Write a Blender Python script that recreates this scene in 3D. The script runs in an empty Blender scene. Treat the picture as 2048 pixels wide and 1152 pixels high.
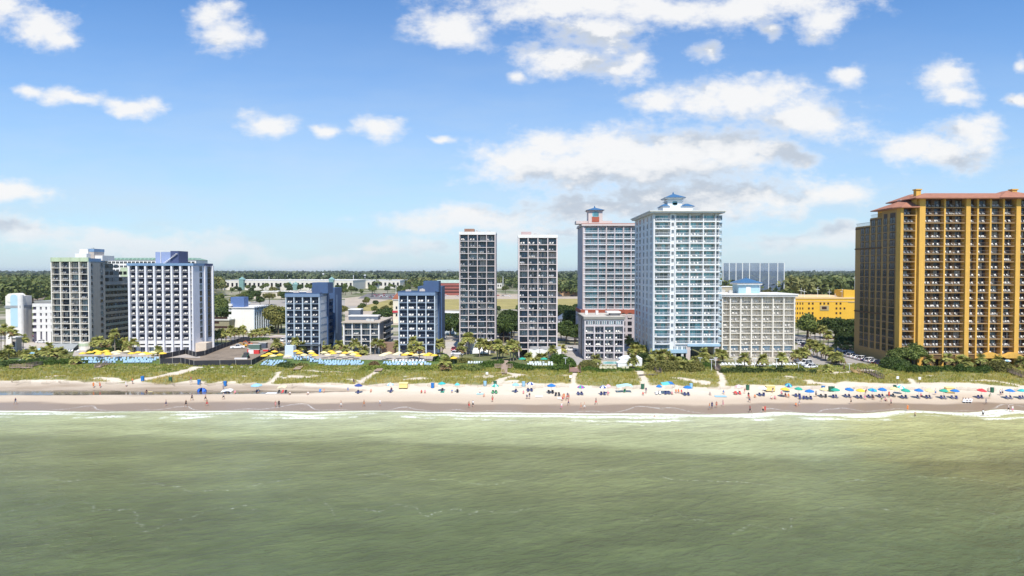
import bpy, bmesh, math, random
import numpy as np
from mathutils import Vector, Matrix
random.seed(7); RNG = np.random.default_rng(11)
SC = bpy.context.scene; COL = SC.collection
R = math.radians
# ------------------------------------------------------------- camera
F = 2048*24/36.0; TH = math.atan(34/F); CZ = 34.0
cam = bpy.data.cameras.new('camera'); cam.lens = 24; cam.sensor_width = 36; cam.clip_end = 60000; cam.clip_start = .5
camo = bpy.data.objects.new('camera', cam); COL.objects.link(camo)
camo.location = (0, 0, CZ); camo.rotation_euler = (R(90)-TH, 0, 0); SC.camera = camo
SC.view_settings.view_transform = 'Standard'; SC.view_settings.look = 'None'
SC.view_settings.exposure = 0.25; SC.view_settings.gamma = 1; SC.view_settings.use_curve_mapping = False
SC.cycles.max_bounces = 6; SC.cycles.diffuse_bounces = 3; SC.cycles.glossy_bounces = 3; SC.cycles.transparent_max_bounces = 24
SC.cycles.volume_bounces = 0
# ------------------------------------------------------------- sun
SUN_EL, SUN_AZ = 56, 9      # azimuth: degrees to the right of straight behind the camera
sd = Vector((math.sin(R(SUN_AZ))*math.cos(R(SUN_EL)), -math.cos(R(SUN_AZ))*math.cos(R(SUN_EL)), math.sin(R(SUN_EL))))
sl = bpy.data.lights.new('sun', 'SUN'); sl.energy = 5.0; sl.angle = R(.53); sl.color = (1, .93, .82)
so = bpy.data.objects.new('sun', sl); COL.objects.link(so); so.rotation_euler = sd.to_track_quat('Z', 'Y').to_euler(); so.location = (0, 0, 300)
# ------------------------------------------------------------- node helper
class NT:
    def __init__(s, tree): s.t = tree; s.t.nodes.clear()
    def n(s, typ, **kw):
        nd = s.t.nodes.new(typ)
        for k, v in kw.items(): setattr(nd, k, v)
        return nd
    def l(s, a, b): s.t.links.new(a, b)
    def put(s, sock, v):
        if isinstance(v, bpy.types.NodeSocket): s.l(v, sock)
        else: sock.default_value = v
    def m(s, op, a, b=None, c=None, clamp=False):
        nd = s.n('ShaderNodeMath', operation=op); nd.use_clamp = clamp
        s.put(nd.inputs[0], a)
        if b is not None: s.put(nd.inputs[1], b)
        if c is not None: s.put(nd.inputs[2], c)
        return nd.outputs[0]
    def vm(s, op, a, b=None, out=0):
        nd = s.n('ShaderNodeVectorMath', operation=op); s.put(nd.inputs[0], a)
        if b is not None:
            if op == 'SCALE': s.put(nd.inputs['Scale'], b)
            else: s.put(nd.inputs[1], b)
        return nd.outputs[out]
    def ss(s, x, a, b, lo=0., hi=1.):
        nd = s.n('ShaderNodeMapRange', interpolation_type='SMOOTHSTEP'); s.put(nd.inputs['Value'], x)
        nd.inputs['From Min'].default_value = a; nd.inputs['From Max'].default_value = b
        nd.inputs['To Min'].default_value = lo; nd.inputs['To Max'].default_value = hi
        return nd.outputs[0]
    def mr(s, x, a, b, lo=0., hi=1.):
        nd = s.n('ShaderNodeMapRange'); s.put(nd.inputs['Value'], x)
        nd.inputs['From Min'].default_value = a; nd.inputs['From Max'].default_value = b
        nd.inputs['To Min'].default_value = lo; nd.inputs['To Max'].default_value = hi
        return nd.outputs[0]
    def mix(s, f, a, b, mode='MIX'):
        nd = s.n('ShaderNodeMix', data_type='RGBA', blend_type=mode); s.put(nd.inputs[0], f)
        s.put(nd.inputs[6], a if isinstance(a, bpy.types.NodeSocket) else (*a[:3], 1)); s.put(nd.inputs[7], b if isinstance(b, bpy.types.NodeSocket) else (*b[:3], 1))
        return nd.outputs[2]
    def noise(s, vec, scale, detail=3, rough=.55, dist=0, col=False, dim='3D'):
        nd = s.n('ShaderNodeTexNoise', noise_dimensions=dim); s.l(vec, nd.inputs['Vector'])
        nd.inputs['Scale'].default_value = scale; nd.inputs['Detail'].default_value = detail
        nd.inputs['Roughness'].default_value = rough; nd.inputs['Distortion'].default_value = dist
        return nd.outputs['Color' if col else 'Fac']
# ------------------------------------------------------------- world: sky + clouds, placed by direction
W = bpy.data.worlds.new('World'); SC.world = W; W.use_nodes = True
w = NT(W.node_tree)
sky = w.n('ShaderNodeTexSky', sky_type='NISHITA'); sky.sun_disc = False; sky.sun_elevation = R(SUN_EL)
sky.sun_rotation = math.atan2(sd.x, sd.y); sky.altitude = 0; sky.air_density = 1.0; sky.dust_density = .4; sky.ozone_density = 1.6
geo = w.n('ShaderNodeTexCoord'); dirv = geo.outputs['Generated']
sx = w.n('ShaderNodeSeparateXYZ'); w.l(dirv, sx.inputs[0])
yy = w.m('MAXIMUM', sx.outputs[1], .05)
U = w.m('DIVIDE', sx.outputs[0], yy); V = w.m('DIVIDE', sx.outputs[2], yy)
cb = w.n('ShaderNodeCombineXYZ'); w.l(U, cb.inputs[0]); w.l(V, cb.inputs[1]); uv = cb.outputs[0]
CL = [(10,20,70,45),(85,60,85,48),(130,82,45,25),(440,25,48,35),(458,78,70,42),(60,190,45,16),(150,196,75,22),(262,208,80,24),
 (535,250,72,32),(758,258,58,34),(662,262,40,20),(880,280,30,12),(1180,10,300,45),(1500,15,250,50),(900,55,100,45),(1640,45,60,45),(1200,62,130,50),
 (1130,118,135,45),(1250,130,70,35),(1490,205,200,55),(1610,240,150,48),(1400,210,100,40),(1310,200,60,30),(1050,320,135,55),(1270,300,200,62),(1480,300,140,48),(1200,345,250,55),
 (1450,395,290,55),(1200,420,200,35),(1590,320,70,30),(950,440,230,30),(850,490,90,24),(1870,300,150,50),(1940,265,85,45),(1890,155,68,38),(1910,185,60,25),(1690,150,48,26),
 (2030,195,38,18),(2040,130,20,24),(1410,110,40,26),(40,392,95,28),(60,465,140,30),(260,485,230,34),(420,505,150,24),(610,525,160,20),(1640,395,110,35),(1700,470,120,24),(1545,62,30,14),(1275,120,40,26),(1100,290,90,30),(1640,480,220,26),(1050,470,160,22),(300,505,260,26),(1030,160,25,16),(770,500,60,14)]
CL += [(1060,335,150,50),(1220,350,230,50),(1400,310,200,55),(1540,310,90,35),(1240,290,200,45),(1100,28,170,36),(1330,22,200,40),(1180,320,200,55),(1370,330,190,50),(1300,395,200,40),(1120,455,120,16)]
CL += [(-300,150,200,60),(-500,400,300,50),(2400,200,220,60),(2600,420,300,60),(300,-200,300,80),(1400,-300,400,90),(2300,-150,260,80)]
g = bpy.data.node_groups.new('cloud_field', 'ShaderNodeTree')
g.interface.new_socket('vec', in_out='INPUT', socket_type='NodeSocketVector'); g.interface.new_socket('d', in_out='OUTPUT', socket_type='NodeSocketFloat')
gn = NT(g); gi = gn.n('NodeGroupInput'); go = gn.n('NodeGroupOutput')
warp = gn.vm('SCALE', gn.vm('SUBTRACT', gn.noise(gi.outputs[0], 9, 3, .6, col=True), (.5, .5, .5)), .055)
p = gn.vm('ADD', gi.outputs[0], warp); acc = None
for (cx, cy, rx, ry) in CL:
    c = ((cx-1024)/F, (542-cy)/F, 0)
    q = gn.vm('MULTIPLY', gn.vm('SUBTRACT', p, c), (F/rx/1.0, F/ry/1.0, 0))
    ln = gn.vm('LENGTH', q, out=1)
    acc = ln if acc is None else gn.m('SMOOTH_MIN', acc, ln, .35)
stretch = gn.vm('MULTIPLY', gi.outputs[0], (1, 1.7, 1))
n1 = gn.noise(stretch, 17, 7, .62); n2 = gn.noise(stretch, 60, 4, .6)
dd = gn.m('ADD', gn.m('SUBTRACT', 1., acc), gn.m('MULTIPLY', gn.m('SUBTRACT', n1, .49), 1.75))
dd = gn.m('ADD', dd, gn.m('MULTIPLY', gn.m('SUBTRACT', n2, .5), .55))
gn.l(dd, go.inputs[0])
def fld(vec):
    nd = w.n('ShaderNodeGroup', node_tree=g); w.l(vec, nd.inputs[0]); return nd.outputs[0]
D0 = fld(uv); D1 = fld(w.vm('ADD', uv, (.012, .050, 0)))
alpha = w.ss(D0, -.12, .8)
alpha = w.m('MULTIPLY', alpha, w.ss(V, -.02, .09, .4, .96))
lit = w.ss(w.m('SUBTRACT', D1, D0), .26, -.30)     # thicker towards the sun: shaded
thick = w.ss(D0, .1, .75)
shade = w.m('SUBTRACT', 1., w.m('MULTIPLY', w.m('SUBTRACT', 1., lit), w.m('MULTIPLY', thick, .85)))
lowg = w.m('MULTIPLY', w.m('MULTIPLY', w.ss(V, .27, .12), w.ss(D0, .25, 1.0)), w.ss(w.m('SUBTRACT', D1, D0), -.75, .25))
shade = w.m('MULTIPLY', shade, w.m('SUBTRACT', 1., w.m('MULTIPLY', lowg, .8)))
ccol = w.mix(shade, (3.9, 4.4, 5.1), (7.1, 7.1, 7.1))
low = w.ss(V, .0, .12)
ccol = w.mix(low, w.mix(.5, ccol, (5.4, 5.9, 6.6)), ccol)
# thin high veil that whitens the lower sky
haze = w.m('MULTIPLY', w.ss(V, .45, -.08), w.ss(w.noise(w.vm('MULTIPLY', uv, (1, 4, 1)), 4, 5, .6), .25, .8, .6, 1.))
tint = w.mix(1., sky.outputs[0], (.66, .98, 1.30), 'MULTIPLY')
skyc = w.mix(w.m('MULTIPLY', haze, 1.0), tint, (4.9, 5.7, 6.3))
fin = w.mix(alpha, skyc, ccol)
up = w.ss(sx.outputs[1], 0., .15)
fin = w.mix(up, tint, fin)
bg = w.n('ShaderNodeBackground'); w.l(fin, bg.inputs[0]); bg.inputs[1].default_value = .113
ow = w.n('ShaderNodeOutputWorld'); w.l(bg.outputs[0], ow.inputs[0])
W.cycles.sampling_method = 'MANUAL'; W.cycles.sample_map_resolution = 512
# ------------------------------------------------------------- pixel <-> world helpers (2048 x 1152 frame)
ct, st = math.cos(TH), math.sin(TH)
def dp(py, z=2.0):
    t = (576-py)/F; return (z-CZ)*(ct+t*st)/(t*ct-st)
def zp(py, Y):
    t = (576-py)/F; return CZ + Y*(t*ct-st)/(ct+t*st)
def xp(px, Y, z=15.0): return (px-1024)/F*(Y*ct-(z-CZ)*st)
def yfromx(px, X, z=15.0): return (X*F/(px-1024)+(z-CZ)*st)/ct
def vnoise(x, y, s, seed=0):
    x = np.asarray(x, float)/s; y = np.asarray(y, float)/s
    xi = np.floor(x).astype(np.int64); yi = np.floor(y).astype(np.int64); fx = x-xi; fy = y-yi
    fx = fx*fx*(3-2*fx); fy = fy*fy*(3-2*fy)
    def h(a, b):
        v = (a*374761393+b*668265263+seed*974634777) & 0xffffffff
        v = ((v ^ (v >> 13))*1274126177) & 0xffffffff
        return ((v ^ (v >> 16)) & 0xffff)/65535.
    return (h(xi, yi)*(1-fx)+h(xi+1, yi)*fx)*(1-fy)+(h(xi, yi+1)*(1-fx)+h(xi+1, yi+1)*fx)*fy
def fbm(x, y, s, seed=0, o=4):
    r = 0; a = .5
    for i in range(o): r = r+a*vnoise(x, y, s/2**i, seed+i*17); a *= .5
    return r/(1-.5**o)
def shore(x):
    x = np.asarray(x, float)
    return np.interp(x, [-400,-127,-83,-40,3,45,90,122,400], [167,165.6,165.0,164.2,162.8,161.4,162.6,163.4,163]) + (vnoise(x, x*0, 17, 3)-.5)*2.2 + (vnoise(x, x*0, 5, 5)-.5)*.6 + 4.2*np.exp(-((x-97)/9.)**2) + 2.2*np.exp(-((x-64)/6.)**2) + 3.*np.exp(-((x-120)/7.)**2) + 1.2*np.exp(-((x+32)/8.)**2)
def sm(a, b, x): t = np.clip((x-a)/(b-a), 0, 1); return t*t*(3-2*t)
PATHS = [([(235,768),(300,757),(350,746),(395,734)],2.6),([(530,768),(548,757),(562,744),(690,743)],1.0),([(700,772),(722,762),(745,747),(762,738)],1.0),
 ([(985,772),(1005,757),(1040,752),(1012,746)],2.0),([(1145,772),(1148,757),(1150,745),(1150,735)],1.0),([(1290,775),(1289,760),(1284,753),(1276,742)],1.6),([(1442,775),(1446,760),(1438,745),(1432,732)],1.2),
 ([(1395,764),(1350,757)],1.8),([(1840,775),(1830,764),(1820,757)],1.2),([(2048,768),(1990,763),(1930,761)],.8),([(1660,748),(1700,742),(1745,742)],1.6)]
PW = [([(float(xp(a, dp(b, 2.6), 2.6)), float(dp(b, 2.6))) for a, b in pts], wd) for pts, wd in PATHS]
def pathdist(x, y):
    out = np.full(np.shape(x), 99.)
    for pts, wd in PW:
        for (ax, ay), (bx, by) in zip(pts, pts[1:]):
            dx, dy = bx-ax, by-ay; t = np.clip(((x-ax)*dx+(y-ay)*dy)/(dx*dx+dy*dy), 0, 1)
            out = np.minimum(out, np.hypot(x-ax-t*dx, y-ay-t*dy)/(wd*.75))
    return out
def dune_edge(x): return 26.5+(fbm(x, x*0+3, 14, 9)-.5)*9 + 2.*sm(-20, -120, np.asarray(x, float))
def veg(x, y):
    d = y-shore(x); v = sm(0, 1.2, d-dune_edge(x))*sm(.8, 1.3, pathdist(x, y)+(fbm(x, y, 2, 8)-.5)*.6)
    bare = sm(.64, .69, fbm(x, y*2, 9, 31))*sm(46, 36, d)
    return v*(1-bare)
def zb(x, y):
    x = np.asarray(x, float); y = np.asarray(y, float); d = y-shore(x)
    z = np.interp(d, [-60,-8,0,10,22,27,34,58,66,90], [-3,-.35,0,.45,1.5,2.0,2.7,2.6,2.0,2.0])
    k = sm(24, 32, d)*sm(64, 56, d)
    z = z+k*(fbm(x, y, 8, 21)-.5)*1.5 + sm(8, 24, d)*sm(66, 60, d)*(fbm(x, y, 1.6, 4)-.5)*.22
    # long shallow hollow that holds the tidal pool, left part of the beach
    cy = 186.5+(x+90)*-.012; hw = np.interp(x, [-300,-140,-95,-60,-42,-38], [6,5.4,4.6,2.8,.8,0])
    z = z-.65*sm(1.25, .55, np.abs(y-cy)/np.maximum(hw, .01))*(hw > .05)
    return z
def gz(x, y):
    return float(zb(x, y)) if y < 229.8 else 2.0
def at(px, py):
    z = 2.
    for _ in range(12):
        Y = dp(py, z); X = xp(px, Y, z); z = .5*z+.5*gz(X, Y)
    Y = dp(py, z); X = xp(px, Y, z); return X, Y, gz(X, Y)
# ------------------------------------------------------------- materials
MATS = {}
def mat(name, col, rough=.7, var=.14, scale=.35, streak=0., metal=0., spec=.4, grain=0., bump=0.):
    if name in MATS: return MATS[name]
    m = bpy.data.materials.new(name); m.use_nodes = True; t = NT(m.node_tree)
    b = t.n('ShaderNodeBsdfPrincipled'); o = t.n('ShaderNodeOutputMaterial'); t.l(b.outputs[0], o.inputs[0])
    pos = t.n('ShaderNodeNewGeometry').outputs['Position']
    nz = t.noise(pos, scale, 5, .65)
    f = t.mr(nz, .3, .7, 1-var, 1+var*.5)
    if streak:
        s2 = t.noise(t.vm('MULTIPLY', pos, (1.3, 1.3, .06)), 1.5, 4, .7)
        f = t.m('MULTIPLY', f, t.mr(s2, .35, .75, 1., 1-streak))
    if grain: f = t.m('MULTIPLY', f, t.mr(t.noise(pos, 9, 2), .3, .7, 1-grain, 1+grain))
    c = t.vm('SCALE', tuple(col), f)
    t.l(c, b.inputs['Base Color']); b.inputs['Roughness'].default_value = rough; b.inputs['Metallic'].default_value = metal
    b.inputs['Specular IOR Level'].default_value = spec
    if bump:
        bp = t.n('ShaderNodeBump'); bp.inputs['Strength'].default_value = bump; bp.inputs['Distance'].default_value = .05
        t.l(t.noise(pos, 6, 4), bp.inputs['Height']); t.l(bp.outputs[0], b.inputs['Normal'])
    MATS[name] = m; return m
def mat_foliage(name, c1, c2, scale=.9, c3=None):
    m = bpy.data.materials.new(name); m.use_nodes = True; t = NT(m.node_tree)
    b = t.n('ShaderNodeBsdfPrincipled'); o = t.n('ShaderNodeOutputMaterial')
    pos = t.n('ShaderNodeNewGeometry').outputs['Position']; oi = t.n('ShaderNodeObjectInfo').outputs['Random']
    c = t.mix(t.ss(t.noise(pos, scale, 4, .7), .3, .7), c1, c2)
    if c3: c = t.mix(t.ss(t.noise(pos, scale*.12, 3), .5, .68), c, c3)
    c = t.vm('SCALE', c, t.mr(oi, 0, 1, .75, 1.25))
    t.l(c, b.inputs['Base Color']); b.inputs['Roughness'].default_value = .6; b.inputs['Specular IOR Level'].default_value = .25
    tr = t.n('ShaderNodeBsdfTranslucent'); t.l(c, tr.inputs[0]); mx = t.n('ShaderNodeMixShader'); mx.inputs[0].default_value = .22
    t.l(b.outputs[0], mx.inputs[1]); t.l(tr.outputs[0], mx.inputs[2]); t.l(mx.outputs[0], o.inputs[0])
    MATS[name] = m; return m
def mat_glass(name, col, rough=.06, spec=.8):
    m = bpy.data.materials.new(name); m.use_nodes = True; t = NT(m.node_tree)
    b = t.n('ShaderNodeBsdfPrincipled'); o = t.n('ShaderNodeOutputMaterial'); t.l(b.outputs[0], o.inputs[0])
    pos = t.n('ShaderNodeNewGeometry').outputs['Position']
    v = t.n('ShaderNodeTexWhiteNoise', noise_dimensions='3D'); t.l(t.vm('FLOOR', t.vm('MULTIPLY', pos, (.55, .2, .385))), v.inputs[0])
    t.l(t.vm('SCALE', tuple(col), t.mr(v.outputs[0], 0, 1, .45, 1.7)), b.inputs['Base Color'])
    b.inputs['Roughness'].default_value = rough; b.inputs['Specular IOR Level'].default_value = spec; MATS[name] = m; return m
# ------------------------------------------------------------- mesh builder
class MB:
    def __init__(s): s.v = []; s.f = []; s.m = []
    def add(s, vs, fs, mi=0):
        k = len(s.v); s.v += [tuple(p) for p in vs]; s.f += [tuple(i+k for i in f) for f in fs]; s.m += [mi]*len(fs); return s
    def box(s, x0, x1, y0, y1, z0, z1, mi=0):
        return s.add([(x0,y0,z0),(x1,y0,z0),(x1,y1,z0),(x0,y1,z0),(x0,y0,z1),(x1,y0,z1),(x1,y1,z1),(x0,y1,z1)],
                     [(0,3,2,1),(4,5,6,7),(0,1,5,4),(1,2,6,5),(2,3,7,6),(3,0,4,7)], mi)
    def quad(s, a, b, c, d, mi=0): return s.add([a, b, c, d], [(0,1,2,3)], mi)
    def tube(s, p0, p1, r, r2=None, n=6, mi=0):
        p0 = Vector(p0); p1 = Vector(p1); r2 = r if r2 is None else r2; d = (p1-p0)
        if d.length < 1e-6: return s
        q = d.to_track_quat('Z', 'Y'); vs = []
        for p, rr in ((p0, r), (p1, r2)):
            for i in range(n): a = 2*math.pi*i/n; vs.append(p+q @ Vector((math.cos(a)*rr, math.sin(a)*rr, 0)))
        return s.add(vs, [(i, (i+1) % n, n+(i+1) % n, n+i) for i in range(n)]+[tuple(range(n-1, -1, -1)), tuple(range(n, 2*n))], mi)
    def lathe(s, prof, n=12, c=(0,0,0), mi=0, ph=0.):
        vs = []; fs = []
        for (r, z) in prof:
            for i in range(n): a = 2*math.pi*i/n+ph; vs.append((c[0]+r*math.cos(a), c[1]+r*math.sin(a), c[2]+z))
        for j in range(len(prof)-1):
            for i in range(n): fs.append((j*n+i, j*n+(i+1) % n, (j+1)*n+(i+1) % n, (j+1)*n+i))
        return s.add(vs, fs, mi)
    def prism(s, pts, z0, z1, mi=0):       # pts counter-clockwise in xy
        n = len(pts)
        return s.add([(x,y,z0) for x,y in pts]+[(x,y,z1) for x,y in pts], [tuple(range(n-1,-1,-1)), tuple(range(n,2*n))]+[(i,(i+1)%n,n+(i+1)%n,n+i) for i in range(n)], mi)
    def hip(s, x0, x1, y0, y1, z0, z1, inset=None, mi=0):
        i = min(x1-x0, y1-y0)/2 if inset is None else inset
        return s.add([(x0,y0,z0),(x1,y0,z0),(x1,y1,z0),(x0,y1,z0),(x0+i,y0+i,z1),(x1-i,y0+i,z1),(x1-i,y1-i,z1),(x0+i,y1-i,z1)],
                     [(0,3,2,1),(4,5,6,7),(0,1,5,4),(1,2,6,5),(2,3,7,6),(3,0,4,7)], mi)
    def mesh(s, name, mats):
        me = bpy.data.meshes.new(name); me.from_pydata(s.v, [], s.f)
        for m in (mats if isinstance(mats, (list, tuple)) else [mats]): me.materials.append(m)
        me.polygons.foreach_set('material_index', s.m); me.update(); return me
    def obj(s, name, mats, parent=None, loc=(0,0,0), rz=0): return ob(name, s.mesh(name, mats), parent, loc, rz)
def ob(name, me, parent=None, loc=(0,0,0), rz=0, sc=None):
    o = bpy.data.objects.new(name, me); COL.objects.link(o); o.location = loc; o.rotation_euler = (0, 0, rz)
    if sc is not None: o.scale = sc if isinstance(sc, (tuple, list)) else (sc, sc, sc)
    if parent is not None: o.parent = parent
    return o
def tag(o, label=None, cat=None, group=None, kind=None):
    for k, v in (('label', label), ('category', cat), ('group', group), ('kind', kind)):
        if v: o[k] = v
    return o
def thing(name, label, cat, loc=(0,0,0), rz=0, group=None): return tag(ob(name, None, None, loc, rz), label, cat, group)
def npmesh(name, V, Fq, mats, fm=None):
    V = np.asarray(V, np.float32); Fq = np.asarray(Fq, np.int32); k = Fq.shape[1]
    me = bpy.data.meshes.new(name); me.vertices.add(len(V)); me.vertices.foreach_set('co', V.ravel())
    me.loops.add(Fq.size); me.loops.foreach_set('vertex_index', Fq.ravel()); me.polygons.add(len(Fq))
    me.polygons.foreach_set('loop_start', np.arange(0, Fq.size, k, dtype=np.int32)); me.polygons.foreach_set('loop_total', np.full(len(Fq), k, np.int32))
    for m in (mats if isinstance(mats, (list, tuple)) else [mats]): me.materials.append(m)
    if fm is not None: me.polygons.foreach_set('material_index', np.asarray(fm, np.int32))
    me.update(calc_edges=True); me.validate(); return me
def copy_tree(o, parent=None):
    c = o.copy(); COL.objects.link(c)
    if parent is not None: c.parent = parent
    for ch in list(o.children): copy_tree(ch, c)
    return c
ORD = 'zeroth first second third fourth fifth sixth seventh eighth ninth tenth eleventh twelfth thirteenth fourteenth fifteenth sixteenth seventeenth eighteenth nineteenth twentieth'.split()
TENS = {20:'twenty',30:'thirty',40:'forty',50:'fifty',60:'sixty',70:'seventy',80:'eighty',90:'ninety'}
TTH = {20:'twentieth',30:'thirtieth',40:'fortieth',50:'fiftieth',60:'sixtieth',70:'seventieth',80:'eightieth',90:'ninetieth'}
def on(n):
    if n <= 20: return ORD[n]
    if n >= 100: return 'hundredth' if n == 100 else 'hundred and '+on(n-100)
    return TTH[n] if n % 10 == 0 else TENS[n//10*10]+'-'+ORD[n % 10]
def name_rank(objs, fmt, key=lambda o: o.location.x/o.location.y):
    for i, o in enumerate(sorted(objs, key=key)):
        o['label'] = fmt.format(on(i+1), o.get('look', '')).replace('  ', ' ').strip()
    for o in objs:
        if 'look' in o: del o['look']
# ============================================================= THE SETTING
def grid(name, xs, ys, zf, m, attrs, kind='structure'):
    X, Y = np.meshgrid(xs, ys); Z = zf(X, Y); nx, ny = len(xs), len(ys)
    i = np.arange(nx*ny).reshape(ny, nx)
    Q = np.stack([i[:-1,:-1], i[:-1,1:], i[1:,1:], i[1:,:-1]], -1).reshape(-1, 4)
    me = npmesh(name, np.stack([X, Y, Z], -1).reshape(-1, 3), Q, m)
    for k, fn in attrs.items():
        a = me.attributes.new(k, 'FLOAT', 'POINT'); a.data.foreach_set('value', np.asarray(fn(X, Y), np.float32).ravel())
    me.polygons.foreach_set('use_smooth', np.ones(len(Q), bool)); me.update()
    return tag(ob(name, me), kind=kind)
XS = np.concatenate([np.arange(-900, -230, 14), np.arange(-230, 230, .7), np.arange(230, 900, 14)])
# --- sand
m = bpy.data.materials.new('sand'); m.use_nodes = True; t = NT(m.node_tree)
b = t.n('ShaderNodeBsdfPrincipled'); o = t.n('ShaderNodeOutputMaterial'); t.l(b.outputs[0], o.inputs[0])
pos = t.n('ShaderNodeNewGeometry').outputs['Position']
at_ = lambda n_: [setattr(nd := t.n('ShaderNodeAttribute'), 'attribute_name', n_), nd.outputs['Fac']][1]
d_, vg = at_('d'), at_('veg')
w1 = t.noise(t.vm('MULTIPLY', pos, (.045, .09, 1)), 1., 4, .6)
dj = t.m('ADD', d_, t.m('MULTIPLY', t.m('SUBTRACT', w1, .5), 9.))
wet = t.ss(dj, 10.5, 7.0); damp = t.ss(dj, 21, 11)
c = t.mix(t.noise(pos, .5, 5, .7), (.58, .50, .395), (.69, .62, .51))
c = t.mix(t.m('MULTIPLY', t.ss(t.noise(t.vm('MULTIPLY', pos, (.25, 1, 1)), .6, 4), .5, .75), .25), c, (.5, .43, .34))
c = t.mix(t.m('MULTIPLY', t.ss(t.noise(t.vm('MULTIPLY', pos, (.02, 1.6, 1)), 1., 3), .55, .7), .16), c, (.45, .37, .28)); c = t.mix(damp, c, (.50, .41, .31)); c = t.mix(wet, c, (.28, .212, .155))
hol = at_('hollow'); c = t.mix(t.m('MULTIPLY', hol, t.mr(w1, .3, .7, .5, 1.)), c, (.27, .21, .155))
c = t.mix(t.m('MULTIPLY', vg, .9), c, t.mix(t.ss(t.noise(pos, .3, 4), .35, .65), (.24, .21, .06), (.14, .165, .04)))
# thin foam left by the last swash
nf = t.noise(pos, 1.6, 6, .75, .6); lob = t.noise(t.vm('MULTIPLY', pos, (.045, 0, 0)), 1., 2, .5)
edge = t.m('SUBTRACT', d_, t.m('MULTIPLY', t.ss(lob, .42, .72), 8.))
fo = t.m('MULTIPLY', t.ss(t.m('ABSOLUTE', edge), .55, .1), t.ss(nf, .42, .6)); fo = t.m('MAXIMUM', fo, t.m('MULTIPLY', t.m('MULTIPLY', t.ss(edge, .2, -.5), t.ss(nf, .56, .7)), .45))
fo = t.m('MULTIPLY', fo, t.ss(lob, .44, .55))
c = t.mix(t.m('MULTIPLY', fo, .75), c, (.75, .75, .72)); t.l(c, b.inputs['Base Color'])
t.l(t.m('SUBTRACT', .9, t.m('MULTIPLY', wet, .52)), b.inputs['Roughness']); b.inputs['Specular IOR Level'].default_value = .22
bp = t.n('ShaderNodeBump'); bp.inputs['Distance'].default_value = .12; t.l(t.m('MULTIPLY', t.m('SUBTRACT', 1., wet), .7), bp.inputs['Strength'])
t.l(t.noise(pos, 1.1, 6, .7), bp.inputs['Height']); t.l(bp.outputs[0], b.inputs['Normal']); SAND = m
def hollow(x, y):
    cy = 186.5+(x+90)*-.012; hw = np.interp(x, [-300,-140,-95,-60,-42,-38], [6,5.4,4.6,2.8,.8,0])
    return sm(1.9, .8, np.abs(y-cy)/np.maximum(hw, .01)+(fbm(x, y*3, 14, 41)-.5)*.9)*(hw > .05)
grid('beach', XS, np.arange(150, 230.3, .6), zb, SAND, {'d': lambda x, y: y-shore(x), 'veg': veg, 'hollow': hollow})
# --- sea
m = bpy.data.materials.new('sea_water'); m.use_nodes = True; t = NT(m.node_tree)
b = t.n('ShaderNodeBsdfPrincipled'); o = t.n('ShaderNodeOutputMaterial'); t.l(b.outputs[0], o.inputs[0])
pos = t.n('ShaderNodeNewGeometry').outputs['Position']; d_ = at_('d')
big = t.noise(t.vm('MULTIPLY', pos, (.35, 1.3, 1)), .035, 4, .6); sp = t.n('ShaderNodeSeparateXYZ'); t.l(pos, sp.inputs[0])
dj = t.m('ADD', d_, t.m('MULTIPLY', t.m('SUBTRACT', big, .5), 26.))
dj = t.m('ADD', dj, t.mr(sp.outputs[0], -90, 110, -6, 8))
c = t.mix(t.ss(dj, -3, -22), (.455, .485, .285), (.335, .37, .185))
c = t.mix(t.ss(dj, -26, -35), c, (.178, .202, .088))  # darker past this edge: silt plume and cloud shadow painted together into the colour
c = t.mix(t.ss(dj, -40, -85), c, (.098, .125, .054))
rgt = t.m('MULTIPLY', t.ss(t.m('ADD', sp.outputs[0], t.m('MULTIPLY', t.m('SUBTRACT', big, .5), 40.)), 62, 78), t.ss(d_, -70, -45)); c = t.mix(t.m('MULTIPLY', rgt, .6), c, t.mix(t.ss(dj, -18, -36), (.42, .41, .15), (.17, .155, .055)))  # right-hand olive patch: silt tone with cloud shadow blended into its colour
pt = t.ss(t.noise(t.vm('MULTIPLY', pos, (.6, 1.6, 1)), .09, 5, .6), .35, .7); c = t.vm('SCALE', c, t.mr(pt, 0, 1, .88, 1.10))
rot = t.n('ShaderNodeVectorRotate', rotation_type='Z_AXIS'); t.l(pos, rot.inputs[0]); rot.inputs['Angle'].default_value = -.42
wv = t.vm('MULTIPLY', rot.outputs[0], (.5, 1, 1))
rp = t.m('ADD', t.m('MULTIPLY', t.noise(wv, .75, 5, .68, .4), .6), t.m('MULTIPLY', t.noise(wv, .16, 3, .5, .3), .4))
c = t.vm('SCALE', c, t.mr(rp, .36, .64, .86, 1.16))     # wave light and shade painted in: crests lighter, troughs darker
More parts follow.
